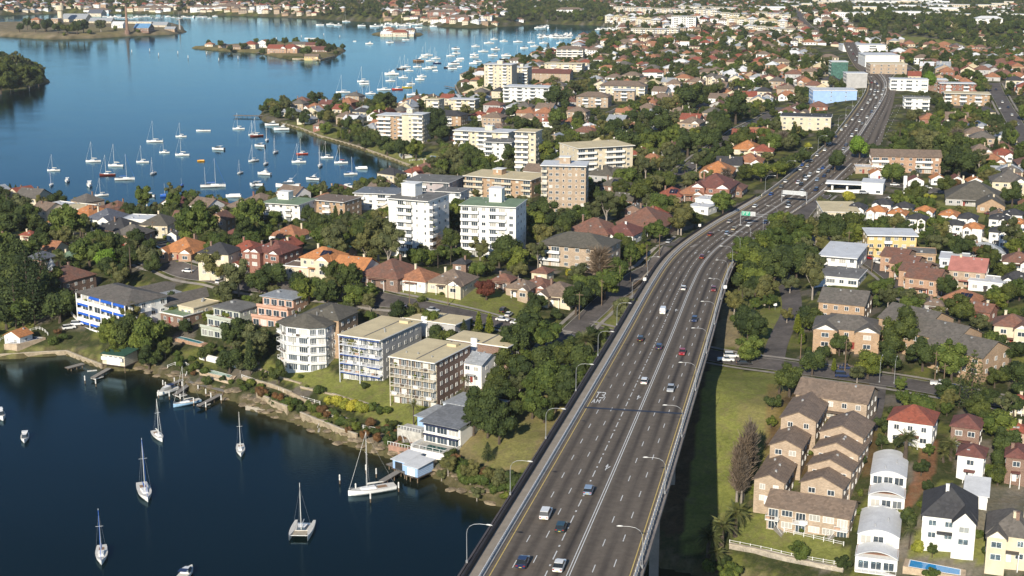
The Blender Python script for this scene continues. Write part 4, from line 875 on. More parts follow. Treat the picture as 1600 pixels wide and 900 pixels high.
def flats(name, label, loc, az, w, d, st, bays='bwwb', wall='white', roof='cream', slab=WT, rail='solid', railc=None, side=3, fh=2.85, roofk='flat', tower=None, dep=1.7, awn=None, mark=None, sideb=False, base=0.0, fascia=WT, cat='apartment building', balf=None, over=.45, prot=True, front_skin=None):
    """block of flats: front face along local x at y=-d/2; bays read left to right (b balcony with glazed doors, w window, W wide window, s solid wall, n narrow)"""
    loc = (float(loc[0]), float(loc[1]), max(float(loc[2]), .8)); r = root(name, loc, -math.radians(az), label, cat); W = WL[wall] if isinstance(wall, str) else wall; R = RT[roof]
    h = st*fh+base; x0, x1, y0, y1 = -w/2, w/2, -d/2, d/2
    if front_skin: MB().box(x0+.02, x1-.02, y0-.02, y0+.1, -3, h-.004).build('front_wall', WL[front_skin], r); y0 -= .02
    MB().box(x0, x1, y0, y1, -3, h).build('wall', W, r)
    if roofk == 'flat':
        fr = dep+.12 if 'b' in bays else over
        ro = MB().box(x0-over, x1+over, y0-fr, y1+over, h+.002, h+.26).build('roof_edge', fascia, r)
        MB().box(x0-over+.2, x1+over-.2, y0-fr+.2, y1+over-.2, h+.262, h+.32).build('roof', R, r)
        rn = random.Random(int(w*7+d)); zt = h+.32
        for _ in range(3 if w > 12 else 1):
            a, b_ = rn.uniform(x0+2, x1-2), rn.uniform(y0+2, y1-2); MB().tube([(a,b_,zt-.02),(a,b_,zt+.6)], .18, 6).build('roof_vent', galv, r)
    elif roofk == 'hip': hip(MB(), x0-.6, x1+.6, y0-dep*.8, y1+.6, h+.18, min(w, d)/2*.45).build('roof', R, r)
    elif roofk == 'gx':
        rs = d/2*.42; gable(MB(), x0-.5, x1+.5, y0-.7, y1+.7, h-.02, rs*1.1+.1, 'x').build('roof', R, r); gwall(MB(), x0, x1, y0+.03, y1-.03, h-.05, h, rs*.96, 'x').build('gable', W, r)
    if tower:
        tx, ty, tw, td, th = tower; ro2 = MB().box(tx-tw/2, tx+tw/2, ty-td/2, ty+td/2, h-.1, h+th).build('lift_tower', W if len(tower) < 6 else tower[5], r); MB().box(tx-tw/2-.25, tx+tw/2+.25, ty-td/2-.25, ty+td/2+.25, h+th+.002, h+th+.22).build('tower_cap', fascia, ro2)
        windows_on(ro2, tx-tw/2+.3, tx+tw/2-.3, ty-td/2, h+th*.45, 1, .9, min(1.2, th*.4))
    n = len(bays); bw = w/n
    for s_ in range(st):
        z = base+s_*fh
        i = 0
        while i < n:
            ch = bays[i]; j = i
            while j+1 < n and bays[j+1] == ch and ch == 'b' and j-i < 1: j += 1
            xa, xb = x0+bw*i, x0+bw*(j+1); xc = (xa+xb)/2
            if ch == 'b':
                for q in range(i, j+1):
                    xq = x0+bw*(q+.5); put('window', window_mesh(bw*.72, 2.15, WT, None, 2), r, (xq, y0-.03, z+.06))
                if s_ > 0 or base > .5: balcony(r, xc, y0-.002, z, xb-xa-.12, dep, rail, colr=railc if (railc and not isinstance(railc, list)) else (railc[(s_+i) % len(railc)] if railc else None), slab=slab)
                if awn and (s_*3+i) % 4 != 1: MB().add([(xa+.15,y0-dep*1.0,z+fh-.52),(xb-.15,y0-dep*1.0,z+fh-.52),(xb-.15,y0-dep*.98,z+fh-.30),(xa+.15,y0-dep*.98,z+fh-.30),(xa+.15,y0-dep*1.0+.05,z+fh-.52),(xb-.15,y0-dep*1.0+.05,z+fh-.52),(xb-.15,y0-dep*.98+.05,z+fh-.30),(xa+.15,y0-dep*.98+.05,z+fh-.30)], [(0,1,2,3),(7,6,5,4),(3,2,6,7),(0,4,5,1),(0,3,7,4),(1,5,6,2)]).build('awning', awn, r)
            elif ch == 'w': put('window', window_mesh(min(1.6, bw*.6), 1.35), r, (xc, y0-.03, z+.9))
            elif ch == 'W': put('window', window_mesh(bw*.8, 1.5, WT, None, 2), r, (xc, y0-.03, z+.8))
            elif ch == 'n': put('window', window_mesh(.8, 1.2, WT, None, 0), r, (xc, y0-.03, z+.95))
            i = j+1
        windows_on(r, y0+1, y1-1, x1, z+.95, side, 1.3, 1.2, 90)
        windows_on(r, y0+1, y1-1, x0, z+.95, side, 1.3, 1.2, -90)
        if sideb and s_ > 0: balcony(r, x1+.002, y0+2.2, z, 4.2, dep*.8, rail, 90, colr=None, slab=slab)
    if 'b' in bays and n > 2 and balf:
        for i in balf: xx = x0+bw*i; MB().box(xx-.12, xx+.12, y0-dep-.02, y0-dep+.2, -2, h-.02).build('column', slab, r)
    FOOT.append((loc[0], loc[1], max(w, d)*.6))
    if prot:
        cs = project(np.array([[loc[0]+dx*w/2, loc[1]-d/2, loc[2]+z_] for dx in (-1, 1) for z_ in (0, h)])); OCC.append((cs[:, 0].min(), cs[:, 1].min()-6, cs[:, 0].max(), cs[:, 1].max()-(cs[:, 1].max()-cs[:, 1].min())*.22, loc[1]-d*.4))
    if mark: c = project([loc[0], loc[1], loc[2]+h/2]); MARKS.append((mark, c[0], c[1]))
    return r
def front(fl, fr, d, wl=None):
    """centre of a footprint whose front base runs between two picture points"""
    p, q = pick(*fl, 0, False), pick(*fr, 0, False); v = q[:2]-p[:2]; w = float(np.hypot(*v)); az = math.degrees(math.atan2(-v[1], v[0])); n = np.array([-v[1], v[0]])/w
    c = (p[:2]+q[:2])/2+n*d/2; return (c[0], c[1], min(p[2], q[2])+.1), az, w
def fcen(px, py, wpx, az, d):
    """footprint from the picture point of the middle of the front base and the apparent width"""
    p = pick(px, py, 0, False); w = wpx*mpp(p)/max(.3, math.cos(math.radians(az))); a = math.radians(az); return (p[0]+math.sin(a)*d/2, p[1]+math.cos(a)*d/2, p[2]), az, w
# ------------------------------------------------------------------ the three blocks above the near shore and their neighbours
cream_l = [WL['white'], WL['terra'] if 'terra' in WL else WL['peach']]
def hexa(label, pc, az, w, d, st, mark):
    """eight-sided front block with a hipped grey roof and white balconies all round the front"""
    p = pick(*pc, 0, False); loc = (p[0], p[1]+w*.35, p[2]); r = root('apartment_building', loc, -math.radians(az), label, 'apartment building')
    fh = 2.9; h = st*fh; P = [(-w*.5,-w*.18),(-w*.24,-w*.36),(w*.24,-w*.36),(w*.5,-w*.18),(w*.5,w*.25),(-w*.5,w*.25)]
    MB().prism(P, -3, h).build('wall', WL['white'], r); MB().box(-w*.36, w*.40, w*.25, w*.25+d, -3, h-.003).build('wall', WL['brown'], r)
    ap = (0, -w*.02, h+3.2); mb = MB(); E_ = [(x*1.12, y*1.12-.2, h+.16) for x, y in P]; n = len(E_)
    mb.v = E_+[ap]+[(x, y, z-.16) for x, y, z in E_]; mb.f = [(i, (i+1) % n, n) for i in range(n)]+[(n+1+i, n+1+(i+1) % n, (i+1) % n, i) for i in range(n)]+[tuple(n+1+i for i in range(n-1, -1, -1))]; mb.m = [0]*len(mb.f)
    mb.build('roof', RT['dolive'], r); hip(MB(), -w*.42, w*.46, -w*.02, w*.25+d+.6, h+.172, 3.0).build('roof', RT['dolive'], r)
    for s_ in range(st):
        z = s_*fh
        for (a, b_) in ((P[0], P[1]), (P[1], P[2]), (P[2], P[3])):
            L = math.hypot(b_[0]-a[0], b_[1]-a[1]); th = math.atan2(b_[1]-a[1], b_[0]-a[0]); n_ = 2 if L > 5 else 1
            for i in range(n_):
                f = (i+.5)/n_; x, y = a[0]+(b_[0]-a[0])*f, a[1]+(b_[1]-a[1])*f; put('window', window_mesh(L/n_*.78, 2.0, WT, None, 3), r, (x+math.sin(th)*.04, y-math.cos(th)*.04, z+.3), th)
            if s_:
                x, y = (a[0]+b_[0])/2, (a[1]+b_[1])/2; balcony(r, x+math.sin(th)*.002, y-math.cos(th)*.002, z, L-.02, 1.25, 'bars', math.degrees(th), None, WT)
        windows_on(r, -w*.18+.5, w*.2, w*.5, z+.9, 2, 1.3, 1.3, 90); windows_on(r, w*.25+1, w*.25+d-1, w*.40, z+.9, 4, 1.3, 1.2, 90)
    FOOT.append((loc[0], loc[1]+6, w)); c = project([loc[0], loc[1], loc[2]+h/2]); MARKS.append((mark, c[0], c[1])); OCC.append((430, 465, 512, 572, loc[1]-8))
    for (x, y) in ((-3, -2), (2, 3)): MB().tube([(x,y,h+1.4),(x,y,h+2.9)], .14, 5).build('roof_vent', galv, r)
    return r
hexa('white block of flats with faceted front, curved white balconies and grey hipped roof', (478,580), 22, 16.5, 17, 5, 'the grey-hipped white flats')
house(520,487,60, 24,'hip','dolive','tan',4,12,'tan brick rear block with olive grey hipped roof behind the faceted white flats','apartment_building',0,cat='apartment building')
L_, az_, w_ = fcen(565,597,104,27,25)
BF = flats('apartment_building','cream-roofed flats with blue-edged balconies, the middle of the three waterside blocks', L_, 27, 14.6, 23, 5, 'bbbbbb','grey','cream',front_skin='white',rail='bars',side=6,mark='the blue-edged cream-roofed flats',dep=1.9,balf=[0,3],awn=M('valance_blue',(0.03,0.075,0.30),.8),slab=M('slab_blue_white',(0.66,0.68,0.74),.7))
L_, az_, w_ = fcen(645,636,104,27,23)
CF = flats('apartment_building','brown brick flats with cream roof and beige balconies, rightmost of the three waterside blocks', L_, 27, 14.8, 20, 5,'bbbbbb','brown','cream',front_skin='cream',rail='bars',side=6,mark='the brown brick cream-roofed flats',dep=1.9,balf=[0,3],slab=M('slab_beige',(0.62,0.55,0.43),.8),fascia=WT)
# rear wings of the two cream-roofed blocks, parts of the same buildings
for b_, wall_, q in ((BF,'grey',(8,21)),(CF,'brown',(8,20.5))):
    x, y = q; h = 5*2.85-.9; a = MB().box(x-11,x+9,y-5,y+5,-3,h).build('wall', WL[wall_], b_); MB().box(x-11.6,x+9.6,y-5.6,y+5.6,h+.002,h+.26).build('roof_edge', WT, b_); MB().box(x-11.4,x+9.4,y-5.4,y+5.4,h+.262,h+.33).build('roof', RT['cream'], b_)
    MB().box(x+.4,x+1.0,y-5.4,y+5.4,h+.331,h+.40).build('roof_joint', RT['flatgrey'], b_)
    d_ = 20 if b_ is CF else 23; h2 = 5*2.85; MB().box(.9,1.3,-d_/2-.8,d_/2+.3,h2+.321,h2+.40).build('roof_joint', RT['flatgrey'], b_); MB().box(2.2,5.4,d_/2-5,d_/2-3,h2+.321,h2+1.1).build('plant_box', RT['cream'], b_)
    for s_ in range(4): windows_on(b_, y-4, y+4, x+9, .9+2.85*s_, 2, 1.4, 1.2, 90); windows_on(b_, x+1, x+8, y-5, .9+2.85*s_, 2, 1.3, 1.2)
    MB().box(x-3,x-1,y-5.2-.5,y-5.002,0,h+1.6).build('stair_tower', WT, b_)
# flats with blue awnings, L shaped round a light well
p = pick(205,527,0,False); R0 = root('apartment_building', (p[0], p[1], p[2]-1.5), -math.radians(40), 'white four storey flats with bright blue awnings and grey-brown hipped roof', 'apartment building')
def wing(r, x0, x1, y0, y1, st, fr, sd):
    fh = 2.85; h = st*fh; MB().box(x0, x1, y0, y1, -5, h).build('wall', WL['white'], r); hip(MB(), x0-.9, x1+.9, y0-1.6, y1+.9, h+.16, min(x1-x0, y1-y0)*.17).build('roof', RT['grey'], r)
    for s_ in range(st):
        n = len(fr); bw = (x1-x0)/n
        for i, c in enumerate(fr):
            xc = x0+bw*(i+.5); z = s_*fh
            if c == 'b':
                put('window', window_mesh(bw*.78, 2.1, WT, None, 2), r, (xc, y0-.03, z+.05)); balcony(r, xc, y0-.002, z, bw-.25, 1.6, 'solid')
                if (s_+i) % 5 != 3: MB().add([(xc-bw/2+.2,y0-1.75,z+2.0),(xc+bw/2-.2,y0-1.75,z+2.0),(xc+bw/2-.2,y0-1.1,z+2.65),(xc-bw/2+.2,y0-1.1,z+2.65),(xc-bw/2+.2,y0-1.7,z+2.0),(xc+bw/2-.2,y0-1.7,z+2.0),(xc+bw/2-.2,y0-1.05,z+2.65),(xc-bw/2+.2,y0-1.05,z+2.65)], [(0,1,2,3),(7,6,5,4),(3,2,6,7),(0,4,5,1),(0,3,7,4),(1,5,6,2)]).build('awning', BLUE, r)
            else: put('window', window_mesh(1.4, 1.35), r, (xc, y0-.03, z+.9))
        n = len(sd); bw = (y1-y0)/n
        for i, c in enumerate(sd):
            yc = y0+bw*(i+.5); put('window', window_mesh(1.5, 1.4), r, (x1+.03, yc, s_*fh+.9), math.radians(90))
            if c == 'b' and s_: balcony(r, x1+.002, yc, s_*fh, 4.0, 1.2, 'solid', 90)
wing(R0, -25, 0, 0, 14, 4, 'bbbb', 'wbww'); wing(R0, -9, 0.4, 14.2, 42, 3, 'w', 'wwbwwwbw'); wing(R0, -25, -14, 14.3, 34, 3, 'www', 'wwww')
for i in range(5): MB().box(-25+i*6.25-.15,-25+i*6.25+.15,-1.75,-1.5,-3,11.3).build('column', WT, R0)
MB().box(-13.8,-9.2,14.2,30,5,8.9).build('light_well_roof', RT['lgrey'], R0)
R0.scale = (1.17, 1.12, 1.16); c = project([p[0]-12,p[1]+8,p[2]+6]); MARKS.append(('the blue-awning flats', 200, 455)); FOOT += [(p[0]-4, p[1]+8, 15), (p[0]+14, p[1]+26, 14), (p[0]+2, p[1]+26, 12)]; OCC.append((118, 405, 310, 492, p[1]-6))
# more hand placed blocks: label, (front base middle px), apparent width px, az, depth m, storeys, bays, wall, roof, extra
FL = [
 ('white eight storey tower with dark flat roof, right of the gum trees',(640,402),70,24,17,8,'sbbnn','white','flatgrey',dict(tower=(-3,0,6,6,5),mark='the dark-roofed white tower',sideb=True,rail='solid')),
 ('white eight storey tower with green flat roof and tall white lift tower',(763,402),92,14,17,7,'bbwbbw','white','green2',dict(tower=(1,1,5,5,5.5),mark='the green-roofed white tower',dep=1.3)),
 ('cream striped tan brick eight storey flats with white roof and brick lift box',(880,334),74,8,15,8,'bwwnwnw','peach','white',dict(tower=(0,0,5,5,3.2),mark='the cream-striped brick tower',rail='solid',slab=M('slab_cream',(0.6,0.56,0.46),.8))),
 ('tall narrow cream tower standing behind the brick striped flats',(821,270),34,18,12,8,'bbw','cream','cream',dict(mark='the narrow cream tower')),
 ('stepped cream concrete terrace flats on the slope above grey hipped roofs',(945,272),96,-22,22,5,'bbwbbw','cream','cream',dict(mark='the stepped cream flats')),
 ('cream flat-roofed flats with brick balconies beside the bay',(778,312),112,24,22,4,'bbwbbwb','tan','cream',dict(tower=(-4,0,5,6,3),mark='the cream-roofed bayside flats',rail='solid',slab=M('slab_beige',(0.62,0.55,0.43),.8))),
 ('white flats with grey flat roof beside the wooded park',(778,252),46,15,14,4,'bwb','white','flatgrey',dict()),
 ('grey and white stepped modern block by the boat poles',(668,318),76,18,22,4,'bsbwsb','mauve','flatgrey',dict(mark='the stepped grey-white block')),
 ('narrow white fin-walled block in front of the stepped grey one',(700,326),44,18,12,3,'sbsb','white','flatgrey',dict()),
 ('low white terraced modern block with sloping parapets left of the dark-roofed tower',(588,328),74,12,18,3,'bwbw','white','mgrey',dict(mark='the white terraced block')),
 ('tan brick three storey flats with brown roof beside the bay',(512,340),62,25,16,3,'wwbww','tan','brown',dict(mark='the brown-roofed tan flats')),
 ('white bay flats with green and grey roof and white stair box',(440,345),66,20,18,3,'bwwbw','white','green2',dict(tower=(-4,3,6,5,4),mark='the green-roofed bay flats')),
 ('cream ten storey tower on the far point by the moorings',(778,144),46,16,18,9,'wbwwbw','cream','white',dict(tower=(0,0,5,5,3),mark='the ten storey cream tower')),
 ('cream slab flats joined right of the ten storey tower',(812,138),26,16,16,7,'bwb','cream','white',dict(tower=(0,0,3,3,2.5))),
 ('white stepped six storey flats in front of the ten storey tower',(822,158),76,18,20,4,'bwbwbwb','white','white',dict(mark='the white stepped flats')),
 ('tan brick six storey flats with white balconies on the point',(612,218),48,18,16,6,'bbwb','tan','white',dict(mark='the tan point flats')),
 ('tall beige flats with a solid tower right of the tan point flats',(645,224),36,18,14,7,'swbb','cream','white',dict(tower=(-4,0,4,4,3))),
 ('cream five storey flats with wide balconies and stair tower',(752,240),92,20,16,5,'bbwbbwb','cream','white',dict(tower=(3,0,5,5,3),mark='the wide-balconied cream flats',rail='solid')),
 ('tall tan tower right of the wide-balconied flats',(822,262),30,22,12,5,'wbw','tan','flatgrey',dict()),
 ('low tan brick flats with dark hipped roof on the point road',(688,198),70,20,14,3,'wbwbw','tan','dark',dict(roofk='hip')),
 ('small cream flats behind the tall beige ones',(676,178),22,18,12,4,'wb','cream','cream',dict()),
 ('white three storey flats by the moorings, tan trimmed',(722,172),44,16,12,3,'wbwb','cream','white',dict()),
 ('pale yellow brick flats with white flat roof beside the ramp street',(1392,402),80,6,13,3,'wwbwww','yellow','white',dict(mark='the yellow brick flats',side=2)),
 ('long tan flats with brown roof and white balconies above the cottages',(1415,270),112,8,13,3,'bbwwwbbw','orange','brown',dict(roofk='gx',mark='the long brown-roofed flats',rail='solid')),
 ('white flats with dark solar-clad stepped terrace roofs left of the highway',(1258,204),80,14,20,3,'wwwwww','cream','dark',dict(mark='the terraced white row')),
 ('long flat blue-walled warehouse beside the highway',(1304,160),72,4,22,3,'ssnsns','blue','white',dict(mark='the blue warehouse')),
 ('plain pale grey wide block with blank walls beside the highway',(1338,138),34,3,16,4,'sss','grey','white',dict(mark='the blank pale block')),
 ('big white shopping centre block with blank walls beyond the junction',(1378,106),56,3,34,3,'ssss','white','white',dict(mark='the big white shopping block',fh=3.6)),
 ('long low white shops left of the shopping block',(1350,82),70,3,30,3,'sWsWs','white','white',dict()),
 ('orange brick shops below the shopping block',(1388,116),60,3,20,3,'wwwww','peach','cream',dict()),
 ('scaffolded block wrapped in dark green netting beside the highway',(1311,124),27,3,14,5,'sss',M('scaffold_netting',(0.07,0.17,0.14),.9,.3,.6),'white',dict(mark='the green-netted block')),
 ('white shop row with coloured signs at the highway junction',(1420,142),60,10,14,3,'WwWwW','white','white',dict(mark='the white corner shops')),
 ('brown brick shop building with white roof behind the corner shops',(1455,142),50,10,16,3,'wwww','brown','white',dict()),
 ('tan brick flats with flat roof right of the corner shops',(1510,165),70,14,16,3,'bwbwbw','tan','cream',dict()),
 ('long pale-roofed brick flats beyond the corner shops',(1495,148),56,10,12,3,'wbwwbw','red','white',dict()),
 ('white flats in the trees below the corner shops',(1432,172),40,10,12,3,'bwb','white','flatgrey',dict()),
 ('tan block of flats with brown hipped roof among dark trees',(925,168),52,16,14,3,'wbwbw','peach','brown',dict(roofk='hip')),
 ('long white and tan balcony flats with brown roofs',(972,150),74,14,16,3,'bwbwbwb','cream','brown',dict(roofk='hip')),
 ('low tan flats with white roof in front of the long balcony flats',(975,158),34,10,12,3,'wbw','peach','white',dict()),
 ('cream terraced flats above the marina',(890,92),44,10,14,4,'bbbbb','cream','brown',dict(roofk='hip')),
 ('cream flat-roofed waterfront flats below the brown-hipped ones',(880,112),62,14,16,3,'wbwbwb','cream','cream',dict()),
 ('long brown-roofed brick hall below the cream waterfront flats',(860,128),64,14,16,3,'nnnnnn','peach','maroon',dict(roofk='gx')),
 ('white house block with red trim behind the dark trees',(1020,122),34,8,12,2,'WsW','white','red',dict(roofk='hip')),
 ('olive-roofed white three storey flats in the trees left of the side street',(893,420),108,24,17,3,'bbwwww','peach','dolive',dict(roofk='hip',mark='the olive-roofed flats')),
 ('white flat-roofed block stepping down beside the wood right of the highway',(1308,425),58,22,26,2,'bwbw','white','white',dict(mark='the big white stepped block')),
 ('grey-white flat roofed unit in front of the stepped block',(1306,446),66,24,16,1,'wWwW','white','flatgrey',dict()),
 ('cream art deco hall with rounded parapet behind the ramp trees',(1314,352),60,6,26,2,'nnnn','cream','cream',dict(mark='the cream deco hall')),
 ('small blue-grey flat roofed garage beside the yellow brick flats',(1352,392),32,18,9,1,'WW','bluew','lgrey',dict()),
]
for lab, (x, y), wp, az, d, st, bays, wall, roof, kw in FL:
    L_, a_, w_ = fcen(x, y, wp, az, d); flats('apartment_building' if 'flats' in lab or 'tower' in lab or 'block' in lab else 'commercial_building', lab, L_, az, w_*.93, d, st, bays, wall, roof, cat='apartment building' if ('flats' in lab or 'tower' in lab or 'block' in lab) else 'building', **kw)
# ------------------------------------------------------------------ brick townhouses and flats right of the park
TB = [((1308,612,2.6),(118,29),'gx',2),]
def town(name, label, x, y, wp, az, d, st, kind, roof='brown', wall='peach', pitch=.42, mark=None, w=None, bal=False):
    r = house(x, y, wp, az, kind, roof, wall, st, d, label, name, 0, 2, pitch, 'building', mark, w=w); 
    return r
town('townhouse','brown-roofed tan brick townhouses with white balconies, nearest the street',1308,607,120,27,12,2,'gx',mark='the upper brick townhouses')
town('townhouse','brown gable-roofed tan brick wing left of the courtyard, below the upper townhouses',1258,634,58,22,17,2,'gy'); town('townhouse','second brown-gabled brick wing down on the park side',1238,676,52,22,16,2,'gy'); town('townhouse','third brown-gabled brick wing down with white balcony',1214,727,50,22,17,2,'gy')
town('townhouse','topmost stepped brick townhouse right of the courtyard',1324,662,72,26,12,2,'gy'); town('townhouse','second stepped brick townhouse right of the courtyard',1316,688,74,26,12,2,'gy'); town('townhouse','third stepped brick townhouse right of the courtyard',1306,713,72,26,12,2,'gy'); town('townhouse','lowest stepped brick townhouse above the long front block',1294,739,70,26,12,2,'gy')
p = pick(1262,838,0,False); t_ = flats('townhouse','long front block of brown-roofed brick flats with two white balcony rows',(p[0]+2,p[1]+5.5,p[2]),24,19,10,2,'bWbWWb','peach','brown',roofk='gx',side=2,mark='the long front brick block',rail='bars',cat='building')
town('townhouse','L-shaped tan brick flats with brown roof and roof terrace',1325,502,108,16,13,2,'wing2','grey','tan',mark='the L-shaped brick flats'); town('townhouse','gabled tan brick flats behind the L-shaped block',1322,462,76,24,14,2,'gx','grey','tan')
town('townhouse','far end section of the long brick block with brown roof',1432,492,70,48,15,2,'gx','grey','tan',w=16); town('townhouse','middle section of the long brick block with brown roof and garages',1470,513,76,48,15,2,'gx','grey','tan',w=18,mark='the long brick block'); town('townhouse','near gabled end of the long brick block with brown roof',1512,536,84,48,15,2,'gx','grey','tan',w=18)
for k in range(4): town('townhouse',f'{ORD[k]} step of the orange-brown gabled brick terrace from the far end',1404+k*15,392+k*11,46,32,13,2,'gx','mix','orange',w=9 if k < 3 else 11,mark='the orange-brown stepped terrace' if k == 1 else None)
# white barrel-vaulted houses
def vault(x, y, wp, az, d, h, label, two=True):
    p = pick(x, y, 0, False); w = wp*mpp(p)/math.cos(math.radians(az)); a = math.radians(az); r = root('vaulted_house', (p[0]+math.sin(a)*d/2, p[1]+math.cos(a)*d/2, p[2]), -a, label, 'house')
    rs = w*.16; segs = 10; Pr = [(-w/2+w*i/segs, h+rs*math.sin(math.pi*i/segs)**.9) for i in range(segs+1)]
    def vlt(nm, y0, y1, dz, mt, par=r):
        mb = MB(); n = segs+1
        for yy in (y0, y1):
            mb.v += [(px_*1.03, yy, z+dz+.1) for px_, z in Pr]+[(px_*1.03, yy, z+dz-.06) for px_, z in Pr]
        for i in range(segs): mb.f += [(i, i+1, 2*n+i+1, 2*n+i), (n+i+1, n+i, 3*n+i, 3*n+i+1), (i+1, i, n+i, n+i+1), (2*n+i, 2*n+i+1, 3*n+i+1, 3*n+i)]
        mb.f += [(0, 2*n, 3*n, n), (segs, n+segs, 3*n+segs, 2*n+segs)]; mb.m = [0]*len(mb.f); return mb.build(nm, mt, par)
    pts = [(-w/2,-3)]+[(px_, z) for px_, z in Pr]+[(w/2,-3)]; mb = MB(); n = len(pts)
    for yy in (-d*.18, d/2): mb.v += [(a_, yy, z) for a_, z in pts]
    mb.f = [tuple(range(n)), tuple(range(2*n-1, n-1, -1))]+[(i, n+i, n+(i+1) % n, (i+1) % n) for i in range(n)]; mb.m = [0]*len(mb.f); mb.build('wall', WT, r)
    vlt('roof', -d*.2, d/2+.2, 0.02, RT['white'])
    MB().box(-w/2,w/2,-d/2,-d*.18-.002,-3,h-2.6).build('wall', WT, r); vlt('roof', -d*.46, -d*.2-.01, -3.0+.2, RT['white'])
    MB().box(-w/2+.05,w/2-.05,-d*.40,-d*.18-.004,h-2.6,h-2.9+.35).build('upper_deck', TERR, r)
    for i in range(3): put('window', window_mesh(w*.26, 2.0, WT, None, 1), r, (-w*.3+w*.3*i, -d*.18-.03, h-2.1))
    for s_ in range(2): 
        for i in range(3): put('window', window_mesh(w*.26, 2.0, WT, None, 1), r, (-w*.3+w*.3*i, -d/2-.03, h-5.2-2.9*s_))
    balcony(r, 0, -d/2-.002, h-5.4, w-.3, 1.6, 'bars'); windows_on(r, -d*.1, d*.45, w/2, 1.5, 3, 1.2, 1.2, 90)
    for i in range(2): MB().tube([(w*.1*(i*3-1), d*.2*(i-.5), h+rs*.9),(w*.1*(i*3-1), d*.2*(i-.5), h+rs+.8)], .14, 5).build('roof_vent', galv, r)
    FOOT.append((r.location.x, r.location.y, w*.8)); c = project([r.location.x, r.location.y, p[2]+h]); OCC.append((c[0]-wp*.55, c[1]-30, c[0]+wp*.55, y-8, r.location.y-3)); return r
vault(1384,795,52,17,22,5.4,'farther white house with barrel-vaulted pale roof and roof terrace'); vault(1368,893,60,17,21,5.6,'nearer white house with barrel-vaulted pale roof and timber balcony')
MARKS.append(('the white vaulted houses', 1378, 800))
house(1428,645,72,24,'hip','red','white',2,10,'white rendered house with patched red tiled roof beside the street','house',0,mark='the red-roofed white house')
house(1512,655,46,24,'hip','maroon','brown',2,8,'brick house with deep red hipped roof right of the red-roofed white house','house',0); house(1520,700,42,24,'hip','maroon','white',2,7,'white house with dark red roof and front balconies','house',0)
house(1485,785,84,18,'wing','dark','white',2,14,'big white house with steep black roof and wide white front gable','house',1,pitch=.85,mark='the black-roofed gabled white house'); house(1527,757,36,20,'mono','white','white',1,9,'white sloping roofed pavilion behind the black-roofed house','garden_pavilion',0)
house(1580,815,72,20,'wing','grey','cream',2,12,'dark slate roofed villa with tall cream chimneys at the bottom right','house',3,pitch=.7,mark='the slate-roofed villa'); house(1590,700,34,20,'hip','maroon','brown',2,9,None)
